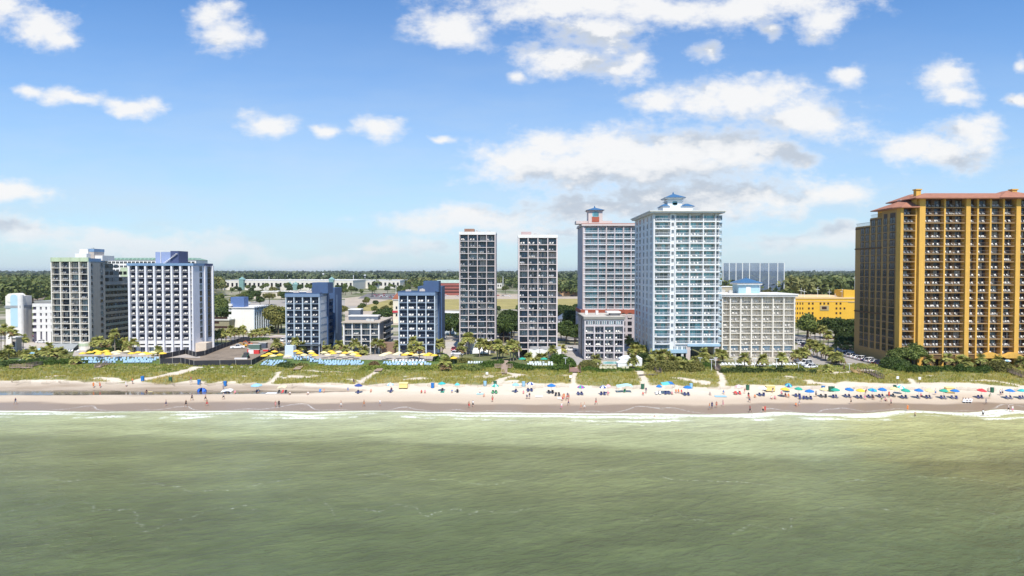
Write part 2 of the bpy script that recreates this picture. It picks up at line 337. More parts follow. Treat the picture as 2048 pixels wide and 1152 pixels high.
# foam
nf = t.noise(pos, 1.3, 7, .72, .8); nl = t.noise(t.vm('MULTIPLY', pos, (.05, 0, 0)), 1., 3, .6); nl2 = t.noise(t.vm('ADD', t.vm('MULTIPLY', pos, (.028, .02, 0)), (7, 3, 0)), 1., 3, .6)
def line(off, wob, wid, mask, th):
    q = t.m('ABSOLUTE', t.m('ADD', t.m('ADD', d_, off), t.m('MULTIPLY', t.m('SUBTRACT', nl if wob > 0 else nl2, .5), abs(wob))))
    return t.m('MULTIPLY', t.m('MULTIPLY', t.ss(q, wid, wid*.15), mask), t.ss(nf, th-.08, th+.08))
f = t.m('MULTIPLY', t.ss(t.m('ABSOLUTE', t.m('ADD', d_, t.m('ADD', .1, t.m('MULTIPLY', nf, 1.7)))), .95, .2), t.mr(nl2, .35, .6, .15, 1.))
for off, wob, wid, mask, th in ((4.0, 7, 1.7, t.ss(nl2, .42, .54), .46), (7.5, -14, 1.6, t.ss(nl, .46, .58), .47), (2.4, -5, 1.9, t.ss(sp.outputs[0], 18, 50), .46), (11.5, 12, .5, t.ss(nl2, .48, .62, 0, .6), .56),
        (52, -40, .5, t.ss(nl, .42, .56, 0, .28), .56), (68, 50, .6, t.ss(nl2, .40, .55, 0, .25), .57), (40, 60, .4, t.ss(nl, .45, .56, 0, .2), .58)):
    f = t.m('MAXIMUM', f, line(off, wob, wid, mask, th))
lace = t.m('MULTIPLY', t.m('MULTIPLY', t.ss(t.noise(pos, 2.2, 6, .8, 1.2), .54, .66), t.ss(d_, -9, -1)), t.ss(nl2, .40, .6, .05, .5))
f = t.m('MAXIMUM', f, lace)
c = t.mix(f, c, (.86, .87, .84)); t.l(c, b.inputs['Base Color'])
t.l(t.mr(f, 0, 1, .16, .8), b.inputs['Roughness']); b.inputs['Specular IOR Level'].default_value = .27; b.inputs['IOR'].default_value = 1.33
h = t.m('ADD', t.m('MULTIPLY', t.noise(wv, .13, 3, .55, .3), 2.0), t.m('ADD', t.m('MULTIPLY', t.noise(wv, .75, 5, .62, .4), 1.25), t.m('MULTIPLY', t.noise(wv, 2.4, 4, .62, .2), .34)))
bp = t.n('ShaderNodeBump'); bp.inputs['Distance'].default_value = 1.0; t.l(t.m('MULTIPLY', t.ss(d_, 0, -30, .45, .9), t.mr(t.noise(t.vm('MULTIPLY', pos, (.5, 1, 1)), .03, 3), .35, .65, .45, 1.1)), bp.inputs['Strength'])
t.l(h, bp.inputs['Height']); t.l(bp.outputs[0], b.inputs['Normal'])
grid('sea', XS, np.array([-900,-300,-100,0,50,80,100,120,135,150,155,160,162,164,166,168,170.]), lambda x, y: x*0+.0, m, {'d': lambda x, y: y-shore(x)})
# --- tidal pool
m = bpy.data.materials.new('pool_water'); m.use_nodes = True; t = NT(m.node_tree)
b = t.n('ShaderNodeBsdfPrincipled'); o = t.n('ShaderNodeOutputMaterial'); t.l(b.outputs[0], o.inputs[0])
b.inputs['Base Color'].default_value = (.115, .095, .065, 1); b.inputs['Roughness'].default_value = .07
pos = t.n('ShaderNodeNewGeometry').outputs['Position']; t.l(t.mix(t.noise(t.vm('MULTIPLY', pos, (.04, .25, 1)), 1, 4), (.075, .065, .045), (.20, .165, .12)), b.inputs['Base Color'])
bp = t.n('ShaderNodeBump'); bp.inputs['Strength'].default_value = .12; bp.inputs['Distance'].default_value = .1; t.l(t.noise(pos, 1.4, 3), bp.inputs['Height']); t.l(bp.outputs[0], b.inputs['Normal'])
mb = MB(); xs_ = [-320, -230, -140, -118, -95, -78, -60, -50, -43, -40]
for a, b_ in zip(xs_, xs_[1:]):
    q = [186.5+(x+90)*-.012 for x in (a, b_)]; hw = np.interp([a, b_], [-300,-140,-95,-60,-42,-38], [6,5.4,4.6,2.8,.8,0])*1.12
    mb.quad((a, q[0]-hw[0], .95), (b_, q[1]-hw[1], .95), (b_, q[1]+hw[1], .95), (a, q[0]+hw[0], .95))
tag(mb.obj('tidal_pool', m), kind='structure')
# --- inland ground
m = bpy.data.materials.new('inland_ground'); m.use_nodes = True; t = NT(m.node_tree)
b = t.n('ShaderNodeBsdfPrincipled'); o = t.n('ShaderNodeOutputMaterial'); t.l(b.outputs[0], o.inputs[0]); b.inputs['Roughness'].default_value = .95
pos = t.n('ShaderNodeNewGeometry').outputs['Position']
c = t.mix(t.ss(t.noise(pos, .12, 5, .65), .35, .65), (.085, .11, .035), (.16, .16, .065)); c = t.mix(t.ss(t.noise(pos, .022, 4, .6), .50, .60), c, (.38, .34, .27))
c = t.vm('SCALE', c, t.mr(t.noise(pos, 1.5, 4), .3, .7, .8, 1.2)); t.l(c, b.inputs['Base Color'])
mb = MB(); ys = [230, 300, 500, 1000, 2500, 14000]
for a, c_ in zip(ys, ys[1:]): mb.quad((-9000, a, 2), (9000, a, 2), (9000, c_, 2), (-9000, c_, 2))
tag(mb.obj('ground', m), kind='structure')
def sheet(name, pts, z, m):          # pts: (px,py) corners on the ground
    P = [(float(xp(a, dp(b_, 2), 2)), float(dp(b_, 2))) for a, b_ in pts]
    ar = sum(P[i][0]*P[(i+1) % len(P)][1]-P[(i+1) % len(P)][0]*P[i][1] for i in range(len(P)))
    if ar < 0: P = P[::-1]
    mb = MB(); mb.prism(P, 1.6, z); return tag(mb.obj(name, m), kind='structure')
asph = mat('asphalt', (.17, .16, .155), .9, .2, .15, grain=.12); conc = mat('concrete', (.46, .42, .37), .85, .15, .3, grain=.08); lawnm = mat('lawn_grass', (.10, .16, .035), .95, .35, .5, grain=.35)
soil = mat('bare_soil', (.25, .20, .15), .95, .35, .25, grain=.2); soil2 = mat('pale_soil', (.44, .37, .29), .95, .2, .1, grain=.1); meadow = mat('meadow_grass', (.33, .28, .095), .95, .25, .05, grain=.1)
line_m = mat('road_paint', (.78, .76, .7), .8, .1)
mb = MB(); mb.box(-900, 900, 318, 332, 1.6, 2.02); tag(mb.obj('road', asph), kind='structure')
mb = MB(); mb.box(-900, 900, 314.5, 317.9, 1.6, 2.13); mb.box(-900, 900, 332.1, 335.5, 1.6, 2.13); tag(mb.obj('pavement', conc), kind='structure')
mb = MB()
for i in range(-60, 60): mb.box(i*9, i*9+3.2, 324.9, 325.1, 2.02, 2.027)
mb.box(-900, 900, 318.4, 318.55, 2.02, 2.027); mb.box(-900, 900, 331.4, 331.55, 2.02, 2.027); tag(mb.obj('road_markings', line_m), kind='structure')
sheet('parking_lot', [(1594,690),(1600,741),(1832,741),(1745,690),(1700,683)], 2.03, mat('lot_asphalt', (.34, .315, .29), .9, .15, .12, grain=.08))
sheet('driveway', [(884,684),(888,724),(919,724),(917,684)], 2.03, conc)
sheet('driveway', [(1118,690),(1128,728),(1160,740),(1172,727),(1160,690)], 2.03, mat('grey_paving', (.36, .34, .32), .9, .15, .3))
sheet('driveway', [(1240,688),(1250,735),(1275,733),(1266,688)], 2.03, mat('grey_paving', (0, 0, 0)))
sheet('car_park', [(0,684),(0,700),(104,700),(104,680)], 2.03, conc)
sheet('building_site', [(322,727),(362,725),(388,731),(503,727),(560,700),(560,686),(480,683),(410,708),(330,716)], 2.04, soil)
sheet('lawn', [(150,716),(110,727),(240,731),(330,731),(330,718)], 2.02, lawnm)
sheet('lawn', [(0,716),(0,731),(90,729),(110,718)], 2.02, lawnm)
sheet('lawn', [(505,732),(560,709),(885,716),(885,731)], 2.02, lawnm)
sheet('lawn', [(889,722),(889,737),(1000,737),(1000,722)], 2.02, lawnm)
sheet('lawn', [(1028,728),(1028,737),(1130,737),(1130,728)], 2.02, lawnm)
sheet('lawn', [(1160,732),(1180,741),(1590,741),(1590,732)], 2.02, lawnm)
sheet('pool_deck', [(1440,728),(1440,737),(1600,737),(1600,728)], 2.05, mat('deck_white', (.68, .66, .62), .8, .1))
sheet('pool_deck', [(1168,721),(1172,732),(1262,732),(1255,721)], 2.05, conc)
sheet('terrace', [(570,706),(565,717),(880,722),(880,709)], 2.05, mat('terrace_tile', (.42, .38, .34), .85, .15, .6))
sheet('terrace', [(150,698),(145,712),(400,716),(400,700)], 2.05, mat('terrace_tile', (0, 0, 0)))
sheet('terrace', [(1795,734),(1795,741),(2400,741),(2400,734)], 2.05, mat('terrace_tile', (0, 0, 0)))
sheet('pool_basin_water', [(1535,731),(1532,735.5),(1592,735.5),(1590,731)], 2.09, mat('pool_turquoise', (.25, .55, .52), .08, .05))
sheet('pool_basin_water', [(1207,723.5),(1206,728),(1236,728),(1234,723.5)], 2.09, mat('pool_turquoise', (0, 0, 0)))
# the open land behind: sandy strip, meadow, car parks
for args in (([(690,596),(690,612),(1900,609),(1900,588),(1190,588),(760,589)], soil2, 2.03, 'sand_lot'), ([(706,617),(780,599),(1160,597.5),(1900,597),(1900,617),(1160,616),(720,622)], meadow, 2.06, 'meadow'),
             ([(690,622),(690,650),(800,650),(800,622)], soil2, 2.03, 'sand_lot'), ([(520,600),(470,612),(800,618),(800,600)], mat('pale_lot', (.36, .33, .29), .9, .25, .02), 2.02, 'sand_lot'),
             ([(735,587),(715,597),(800,600),(800,587)], asph, 2.08, 'parking_lot'), ([(106,590),(40,602),(110,606)], soil2, 2.04, 'sand_lot')):
    sheet(args[3], args[0], args[2], args[1])
# ============================================================= VEGETATION MESHES
GR = {k: mat_foliage(k, *v) for k, v in {
 'leaf_dark': ((.030, .060, .018), (.10, .14, .035)), 'leaf_mid': ((.07, .105, .028), (.21, .25, .065)), 'leaf_olive': ((.11, .12, .035), (.26, .24, .07)),
 'hedge_leaf': ((.035, .075, .015), (.11, .175, .03)), 'wood_leaf': ((.055, .085, .028), (.21, .245, .08), .06, (.25, .23, .075)),
 'far_leaf': ((.05, .075, .04), (.16, .19, .085), .02), 'palm_leaf': ((.19, .24, .055), (.42, .38, .12)), 'palm_dead': ((.16, .10, .05), (.28, .19, .09)),
 'dune_blade': ((.54, .44, .10), (.31, .34, .06), .35, (.62, .49, .15)), 'dune_leaf': ((.18, .25, .04), (.34, .37, .075), .6)}.items()}
BARK = mat('bark', (.17, .13, .095), .95, .3, 2.); PBARK = mat('palm_bark', (.26, .22, .175), .95, .25, 2.)
def leafquads(C, size, rng, flat=.5, up=.0):
    n = len(C); N = rng.normal(size=(n, 3)); N[:, 2] = np.abs(N[:, 2])+up; N /= np.linalg.norm(N, axis=1)[:, None]
    T = np.cross(N, rng.normal(size=(n, 3))); T /= np.linalg.norm(T, axis=1)[:, None]; B = np.cross(N, T)
    s = (size*(.6+.8*rng.random(n)))[:, None]; k = .75
    V = np.stack([C-T*s-B*s*k, C+T*s-B*s*k*.7, C+T*s*.8+B*s*k, C-T*s*.7+B*s*k*.9], 1).reshape(-1, 3)
    return V, np.arange(4*n).reshape(n, 4)
def lumps(n, nl, rx, rz, z0, rng, skin=.8):
    lc = rng.normal(size=(nl, 3)); lc /= np.linalg.norm(lc, axis=1)[:, None]; lc *= (rng.random(nl)**.4)[:, None]*np.array([rx*.68, rx*.68, rz*.62])
    lr = rx*(.30+.22*rng.random(nl)); i = rng.integers(0, nl, n); u = rng.normal(size=(n, 3)); u /= np.linalg.norm(u, axis=1)[:, None]
    u[:, 2] = np.where((u[:, 2] < -.35), -u[:, 2], u[:, 2])
    P = lc[i]+u*(lr[i]*(skin+(1-skin)*rng.random(n)))[:, None]; P[:, 2] *= 1.; P[:, 2] += z0
    return P, lc, lr
def crown(seed, n, size, rx, rz, zc, m, nl=11, name='crown'):
    rng = np.random.default_rng(seed); P, lc, lr = lumps(n, nl, rx, rz, zc, rng, .72)
    V, Q = leafquads(P, size, rng)
    core = MB()
    for c, r in zip(lc, lr):
        core.lathe([(.02, -r*.62), (r*.5, -r*.45), (r*.66, 0), (r*.5, r*.42), (.02, r*.6)], 6, (c[0], c[1], c[2]+zc))
    V2 = np.array(core.v); Q2 = np.array(core.f)+len(V)
    return npmesh(name, np.concatenate([V, V2]), np.concatenate([Q, Q2]), m)
def trunk_mesh(seed, h, rz, rx):
    rng = random.Random(seed); mb = MB(); top = Vector((rng.uniform(-.4, .4), rng.uniform(-.4, .4), h*.55)); mb.tube((0,0,-.3), top, h*.035, h*.022, 7)
    for i in range(5):
        a = i*1.26+rng.random(); e = top+Vector((math.cos(a)*rx*.55, math.sin(a)*rx*.55, h*.22+rng.random()*h*.12)); mb.tube(top, e, h*.016, h*.007, 5)
    return mb.mesh('trunk', BARK)
TREES = {}
for i, (k, lm) in enumerate((('dark', 'leaf_dark'), ('mid', 'leaf_mid'), ('olive', 'leaf_olive'))):
    for j in range(3):
        h = 10; rx = 4.6+.4*j; rz = 3.6-.2*j
        TREES[k, j] = (crown(40+i*7+j, 1500, .33, rx, rz, h-rz*.95, GR[lm], 13), trunk_mesh(i*5+j, h, rz, rx))
def tree(x, y, h, kind='mid', look=None, group='trees'):
    cr, tr = TREES[kind, random.randrange(3)]; s = h/11.
    o = thing('tree', 'tree', 'tree', (x, y, 2), random.uniform(0, 6.28), group); o.scale = (s*random.uniform(.9, 1.15), s*random.uniform(.9, 1.15), s)
    ob('crown', cr, o); ob('trunk', tr, o); o['look'] = look or {'dark': 'dark green rounded', 'mid': 'mid green spreading', 'olive': 'olive yellow-green loose'}[kind]
    return o
def palm_mesh(seed, squat=False):
    rng = random.Random(seed); mb = MB()
    for k in range(52 if not squat else 54):
        a = rng.uniform(0, 6.28); el = rng.uniform(-.55, 1.25) if not squat else rng.uniform(-.7, 1.2); L = rng.uniform(1.25, 1.8)
        mi = 1 if (el < -.3 and rng.random() < (.55 if not squat else .9)) else 0
        d = Vector((math.cos(a), math.sin(a), 0)); side = Vector((-math.sin(a), math.cos(a), 0)); pts = []
        for s in range(5): u = s/4; pts.append(d*(math.cos(el)*L*u*(1-.1*u))+Vector((0, 0, math.sin(el)*L*u-1.0*u*u*max(.25, math.cos(el)))))
        wd = [.05, .26, .50, .46, .0]
        for s in range(4):     # leaflet fans each side, jagged
            for sg in (-1, 1):
                a0 = pts[s]; a1 = pts[s+1]; e = (a0+a1)/2+side*sg*(wd[s]+wd[s+1])*.8+d*.28*(s/3)+Vector((0, 0, -.16*rng.random()))
                mb.add([a0, a1, e], [(0, 1, 2)], mi)
                e2 = a1+side*sg*wd[s+1]*1.1+d*.2+Vector((0,0,-.2*rng.random())); mb.add([a1, (a0+a1)/2, e2], [(0, 1, 2)], mi)
    mb.lathe([(.06, -.7), (.3, -.45), (.34, 0), (.1, .35)], 6, mi=1)
    return mb.mesh('crown', [GR['palm_leaf'], GR['palm_dead']])
PALMC = [palm_mesh(i) for i in range(4)]; PALMS = palm_mesh(9, True)
def ptrunk(seed):
    rng = random.Random(seed); mb = MB(); p = Vector((0, 0, -.3)); bx = rng.uniform(-.12, .12)
    for i in range(4):
        q = Vector((bx*(i+1)**1.3*.3, 0, (i+1)*.25)); mb.tube(p, q, .19-.012*i, .18-.014*i, 7); p = q
    return mb.mesh('trunk', PBARK)
PTR = [ptrunk(i) for i in range(3)]
PALM_GROUPS = {}
def palm(px, yb, yt, zone, squat=False, s=1.):
    X, Y, Z = at(px, yb); h = (yb-yt)/F*Y; cr = 1.42*s; hh = max(1.2, h-1.3)
    o = thing('palm_tree', 'palm', 'palm tree', (X, Y, Z), random.uniform(0, 6.28), 'cabbage palms'); k = random.randrange(3)
    tr = ob('trunk', PTR[k], o, sc=(1, 1, hh)); top = PTR[k].vertices[0]
    bx = max(v.co.x for v in PTR[k].vertices)-.15
    c = ob('crown', PALMS if squat else PALMC[random.randrange(4)], o, (bx*.6, 0, hh), random.uniform(0, 6.28), sc=random.uniform(.92, 1.12)*cr)
    o['look'] = 'squat dry-skirted' if squat else ('tall slim' if h > 6.5 else ('short' if h < 4.2 else 'round-crowned'))
    PALM_GROUPS.setdefault(zone, []).append(o); return o
def bush_mass(name, blobs, m, size, dens, seed=0):
    """leafy mass over ellipsoids (x,y,z,rx,ry,rz)"""
    rng = np.random.default_rng(seed); Ps = []; core = MB(); s2 = np.zeros(3)
    for (x, y, z, rx, ry, rz) in blobs:
        n = int(dens*(rx*ry+rx*rz+ry*rz)*3); u = rng.normal(size=(n, 3)); u /= np.linalg.norm(u, axis=1)[:, None]; u[:, 2] = np.abs(u[:, 2])
        Ps.append(u*np.array([rx, ry, rz])*(.85+.3*rng.random(n))[:, None]+np.array([x, y, z]))
        for (a, b_) in ((1., .0), ):
            k = len(core.v); core.lathe([(.86, -.1), (.8, .35), (.55, .68), (.05, .86)], 8)
            core.v[k:] = [(x+p[0]*rx, y+p[1]*ry, z+p[2]*rz) for p in core.v[k:]]
    V, Q = leafquads(np.concatenate(Ps), size, rng); V2 = np.array(core.v); Q2 = np.array(core.f)+len(V)
    return ob(name, npmesh(name, np.concatenate([V, V2]), np.concatenate([Q, Q2]), m))
def hedge(pts, w_, h, label, m='hedge_leaf', cat='hedge', name='hedge', size=.16, seed=0, group=None):
    bl = []; rng = random.Random(seed+5)
    P = [at(*p_) for p_ in pts]
    for a, b_ in zip(P, P[1:]):
        L = math.hypot(a[0]-b_[0], a[1]-b_[1]); n = max(1, int(L/(w_*.75)))
        for i in range(n+1):
            u = i/n; k = rng.uniform(.8, 1.25); bl.append((a[0]+(b_[0]-a[0])*u, a[1]+(b_[1]-a[1])*u, a[2]+(b_[2]-a[2])*u-.1, w_*.62*k, w_*.55*k, h*rng.uniform(.8, 1.2)))
    return tag(bush_mass(name, bl, GR[m], size, 16, seed), label, cat, group)
# --- dune grass: stuff
def tufts(name, n, cond, h0, h1, wd, m, nb, seed, lean=.35):
    rng = np.random.default_rng(seed); x = rng.uniform(-215, 215, n); y = shore(x)+rng.uniform(22, 68, n); keep = cond(x, y, rng.random(n)); x, y = x[keep], y[keep]; k = len(x)
    x = np.repeat(x, nb)+rng.normal(0, .16, k*nb); y = np.repeat(y, nb)+rng.normal(0, .16, k*nb); z = zb(x, y)-.03; n = len(x)
    h = rng.uniform(h0, h1, n)*(.7+.6*fbm(x, y, 5, 77)); a = rng.uniform(0, 6.28, n); wx, wy = np.cos(a)*wd, np.sin(a)*wd; b_ = rng.uniform(0, 6.28, n); lx, ly = np.cos(b_)*h*lean+h*.12, np.sin(b_)*h*lean
    V = np.stack([np.stack([x-wx, y-wy, z], -1), np.stack([x+wx, y+wy, z], -1), np.stack([x+lx, y+ly, z+h], -1)], 1).reshape(-1, 3)
    return tag(ob(name, npmesh(name, V, np.arange(3*n).reshape(n, 3), m)), {'dune_grass': 'tall straw and olive sea oats covering the dunes', 'dune_shrubs': 'low bright green ground cover on the back of the dunes'}[name], 'grass', kind='stuff')
back = lambda x, y: sm(38, 54, y-shore(x)+(fbm(x, y, 18, 55)-.5)*26)
tufts('dune_grass', 42000, lambda x, y, r: (veg(x, y) > .35) & (r > back(x, y)*.75) & (r < .5+.8*fbm(x, y*1.5, 6, 12)), .45, .95, .075, GR['dune_blade'], 4, 1)
tufts('dune_shrubs', 42000, lambda x, y, r: (veg(x, y) > .5) & (r < back(x, y)), .15, .42, .16, GR['dune_leaf'], 4, 2, .9)
# ============================================================= BUILDINGS
GL = {'blue': mat_glass('glass_dark_blue', (.032, .062, .10), .06, .5), 'teal': mat_glass('glass_teal', (.10, .26, .29), .08, .8), 'black': mat_glass('glass_black', (.014, .015, .02), .1, .5), 'lite': mat_glass('glass_curtained', (.15, .20, .22), .12, .5), 'navy': mat_glass('glass_navy', (.018, .028, .055), .06, .5)}
CURT = mat('curtain', (.36, .37, .35), .9, .2, .5); FRM = {'dark': mat('frame_dark', (.035, .04, .045), .5, .1), 'white': mat('frame_white', (.72, .73, .74), .5, .08), 'bronze': mat('frame_bronze', (.13, .08, .05), .5, .1)}
ROOFM = mat('roof_membrane', (.50, .47, .42), .95, .2, .15)
CH = []           # balcony chairs: (x, y, z, rz, label, colour)
WM = {}
def win_mesh(w_, h, gl, fr, v, nm=3, key='window'):
    k = (round(w_, 2), round(h, 2), gl, fr, v, nm)
    if k in WM: return WM[k]
    rng = random.Random(hash(k) & 0xffff if False else int(w_*100)*7+int(h*100)*13+v*101+nm); mb = MB(); t_ = .07
    for a, b_, c, d in ((-w_/2, w_/2, 0, t_), (-w_/2, w_/2, h-t_, h)): mb.box(a, b_, -.09, 0, c, d, 0)
    pw = (w_-t_)/nm
    for i in range(nm+1): mb.box(-w_/2+i*pw, -w_/2+i*pw+t_, -.088, 0, t_, h-t_, 0)
    for i in range(nm):
        x0, x1 = -w_/2+i*pw+t_, -w_/2+(i+1)*pw
        mode = [0, 1, 2, 3, 4, 0][v % 6]; r = rng.random()
        if mode == 2 and r < .7 or mode == 4: mb.quad((x0, -.03, t_), (x1, -.03, t_), (x1, -.03, h-t_), (x0, -.03, h-t_), 2 if mode == 2 else 3)
        elif mode in (1, 3):
            xm = x0+(x1-x0)*(.32 if mode == 1 else .5); L, Rr = ((2, 1) if (i % 2 == 0) == (mode == 1) else (1, 2))
            if Rr == 2: xm = x1-(xm-x0)
            mb.quad((x0, -.03, t_), (xm, -.03, t_), (xm, -.03, h-t_), (x0, -.03, h-t_), L); mb.quad((xm, -.03, t_), (x1, -.03, t_), (x1, -.03, h-t_), (xm, -.03, h-t_), Rr)
        else: mb.quad((x0, -.03, t_), (x1, -.03, t_), (x1, -.03, h-t_), (x0, -.03, h-t_), 1)
    WM[k] = mb.mesh('window', [FRM.get(fr, fr) if isinstance(fr, str) else fr, GL[gl], CURT, GL['lite']]); return WM[k]
BM = {}; SPL = {}
def balc_mesh(w_, rec, kind, slab, rail, lip, bulge, st_=.2):
    k = (round(w_, 2), round(rec, 2), kind, slab.name, rail.name, lip, bulge)
    if k in BM: return BM[k]
    mb = MB(); y0 = -lip; n = 7 if bulge else 1; pts = []
    for i in range(n+1): u = i/n; pts.append((-w_/2+w_*u, y0-bulge*4*u*(1-u)))
    mb.prism(pts+[(w_/2, rec), (-w_/2, rec)], -st_, 0, 0)
    h = 1.05
    for (xa, ya), (xb, yb) in zip(pts, pts[1:]):
        if kind == 'bars':
            mb.tube((xa, ya+.08, h), (xb, yb+.08, h), .035, n=4, mi=1); mb.tube((xa, ya+.08, .12), (xb, yb+.08, .12), .02, n=4, mi=1)
            q = max(1, int((xb-xa)/.42))
            for j in range(q+1): u = j/q; mb.box(xa+(xb-xa)*u-.012, xa+(xb-xa)*u+.012, ya+(yb-ya)*u+.07, ya+(yb-ya)*u+.095, 0, h, 1)
        elif kind == 'thin':
            mb.tube((xa, ya+.08, h), (xb, yb+.08, h), .022, n=4, mi=1)
            q = max(1, int((xb-xa)/.9))
            for j in range(q+1): u = j/q; mb.box(xa+(xb-xa)*u-.014, xa+(xb-xa)*u+.014, ya+(yb-ya)*u+.07, ya+(yb-ya)*u+.1, 0, h, 1)
        elif kind == 'solid': mb.prism([(xa, ya+.03), (xb, yb+.03), (xb, yb+.14), (xa, ya+.14)], 0, h, 1)
        elif kind == 'picket':
            mb.tube((xa, ya+.08, h), (xb, yb+.08, h), .045, n=4, mi=1); mb.prism([(xa, ya+.04), (xb, yb+.04), (xb, yb+.12), (xa, ya+.12)], 0, .18, 1)
            q = max(1, int((xb-xa)/.26))
            for j in range(q+1): u = j/q; mb.box(xa+(xb-xa)*u-.022, xa+(xb-xa)*u+.022, ya+(yb-ya)*u+.065, ya+(yb-ya)*u+.1, .18, h, 1)
        elif kind == 'glass':
            mb.tube((xa, ya+.08, h), (xb, yb+.08, h), .04, n=4, mi=0); mb.prism([(xa, ya+.06), (xb, yb+.06), (xb, yb+.09), (xa, ya+.09)], .08, h-.04, 1)
    SPL[k] = None; full = mb.mesh('balcony', [slab, rail]); ra = [j for j in range(len(mb.f)) if mb.m[j] == 1]
    full['k'] = 1; BM[k] = full
    if ra:
        a = MB(); a.v = mb.v; a.f = [f for f, q in zip(mb.f, mb.m) if q == 0]; a.m = [0]*len(a.f); b2 = MB(); us = sorted({i for j in ra for i in mb.f[j]}); mp = {u: i for i, u in enumerate(us)}
        b2.v = [mb.v[u] for u in us]; b2.f = [tuple(mp[i] for i in mb.f[j]) for j in ra]; b2.m = [0]*len(ra); us = sorted({i for f in a.f for i in f}); mp = {u: i for i, u in enumerate(us)}; a.f = [tuple(mp[i] for i in f) for f in a.f]; a.v = [mb.v[u] for u in us]
        SPL[full.name] = (a.mesh('balcony', slab), b2.mesh('railing', rail))
    return full
STUFFB = {}
class Hotel:
    def __init__(s, name, label, cat, x0, x1, y0, depth, top, z0=2.0, wall=None, rec=1.5):
        s.x0, s.x1, s.y0, s.dep, s.z0 = x0, x1, y0, depth, z0; s.w = x1-x0; s.cx = (x0+x1)/2; s.h = top-z0; s.rec = rec
        s.root = thing(name, label, cat, (s.cx, y0, z0)); s.short = name; s.nb = 0; s.nw = 0; s.bs = []; s.ws = []
        s.hw = s.w/2
    def part(s, name, fn, m, **kw):
        mb = MB(); fn(mb); return mb.obj(name, m, s.root, **kw)
    def box(s, name, x0, x1, y0, y1, z0, z1, m): return s.part(name, lambda b_: b_.box(x0, x1, y0, y1, z0, z1), m)
    def X(s, px, y=0, z=15): return float(xp(px, s.y0+y, z))-s.cx
    def Z(s, py, y=0): return float(zp(py, s.y0+y))-s.z0
    def window(s, x, y, z, w_, h, gl, fr, nm=2, rz=0, v=None):
        v = random.randrange(6) if v is None else v; me = win_mesh(w_, h, gl, fr, v, nm); s.nw += 1
        if s.nw <= 100: ob('window', me, s.root, (x, y, z), rz)
        else: s.ws.append((me, x, y, z, rz))
    def balcony(s, x, z, w_, kind, slab, rail, lip=0., bulge=0., y=0., rz=0, rec=None):
        me = balc_mesh(w_, s.rec if rec is None else rec, kind, slab, rail, lip, bulge); s.nb += 1
        if s.nb <= 100:
            sp_ = SPL.get(me.name); o = ob('balcony', sp_[0] if sp_ else me, s.root, (x, y, z), rz)
            if sp_: ob('railing', sp_[1], o)
        else: s.bs.append((me, x, y, z, rz))
    def finish(s):
        for nm, lst in (('balcony', s.bs), ('window', s.ws)):
            if not lst: continue
            mats = []; V = []; P = []; M = []; off = 0
            for me, x, y, z, rz in lst:
                co = np.empty(len(me.vertices)*3); me.vertices.foreach_get('co', co); co = co.reshape(-1, 3); c, s_ = math.cos(rz), math.sin(rz)
                V.append(np.stack([co[:, 0]*c-co[:, 1]*s_+x, co[:, 0]*s_+co[:, 1]*c+y, co[:, 2]+z], -1))
                for m_ in me.materials:
                    if m_ not in mats: mats.append(m_)
                for p_ in me.polygons: P.append([i+off for i in p_.vertices]); M.append(mats.index(me.materials[p_.material_index]))
                off += len(co)
            me = bpy.data.meshes.new(nm); me.from_pydata(np.concatenate(V).tolist(), [], P)
            for m_ in mats: me.materials.append(m_)
            me.polygons.foreach_set('material_index', M); me.update(); tag(ob(nm, me, s.root), kind='stuff')
def facade(H, edges, levels, pier_w, pier_m, slab_m, kind, rail_m, gl='blue', fr='dark', nm=3, lip=0., bulge=0., wallf=0., winw=1.0, winoff=None, chairs=.8, ccol='white', desc='', y=0., pt=None, skip=(), pier_proud=.0, winh=None, cn=2, endw=None):
    """edges: local x of pier centres; levels: floor heights. Recess rec deep; window at the back."""
    rec = H.rec; pt = levels[-1] if pt is None else pt
    for i, e in enumerate(edges):
        pw = pier_w if not endw or 0 < i < len(edges)-1 else endw
        a = e-pw/2; b_ = e+pw/2
        if i == 0: a, b_ = e, e+pw
        if i == len(edges)-1: a, b_ = e-pw, e
        H.box('pier', a, b_, y-pier_proud, y+rec, 0, pt, pier_m)
    nf = len(levels)-1
    for j in range(nf):
        fh = levels[j+1]-levels[j]
        for i in range(len(edges)-1):
            if (i, j) in skip: continue
            a = edges[i]+pier_w*(.5 if i else 1.); b_ = edges[i+1]-pier_w*(.5 if i < len(edges)-2 else 1.); bw = b_-a; xm = (a+b_)/2
            H.balcony(xm, levels[j], bw, kind, slab_m, rail_m, lip, bulge, y)
            ww = bw*winw-.12; off = 0 if winoff is None else (bw-ww)/2*winoff[(i+j) % len(winoff)]
            H.window(xm+off, y+rec-.012, levels[j]+.02, ww, (winh or fh-.42), gl, fr, nm)
            if random.random() < chairs:
                n = random.choice([1, 2, 2, 3] if bw > 3 else [1, 2, 2]) if cn == 2 else cn
                x_ = a+.45+random.random()*.3
                for q in range(n):
                    CH.append((H.cx+x_, H.y0+y+.42+random.random()*.2, H.z0+levels[j], random.uniform(-.5, .5), '{}, %s balcony from left, %s floor from top, %s' % (on(i+1), on(nf-j), desc), ccol, q))
                    x_ += (bw-1.2)/max(1, n-.3)*random.uniform(.75, 1.0) if n > 1 else 1
                    if x_ > b_-.4: break
def lev(z0, z1, n): return [z0+(z1-z0)*i/n for i in range(n+1)]
def even(a, b_, n): return [a+(b_-a)*i/n for i in range(n+1)]
WH = mat('render_white', (.74, .73, .71), .75, .10, .25, .10); SLAB = mat('slab_offwhite', (.62, .60, .57), .8, .12, .4, .12)
BLK = mat('rail_dark', (.07, .07, .075), .5, .1); WRL = mat('rail_white', (.76, .78, .80), .5, .06)
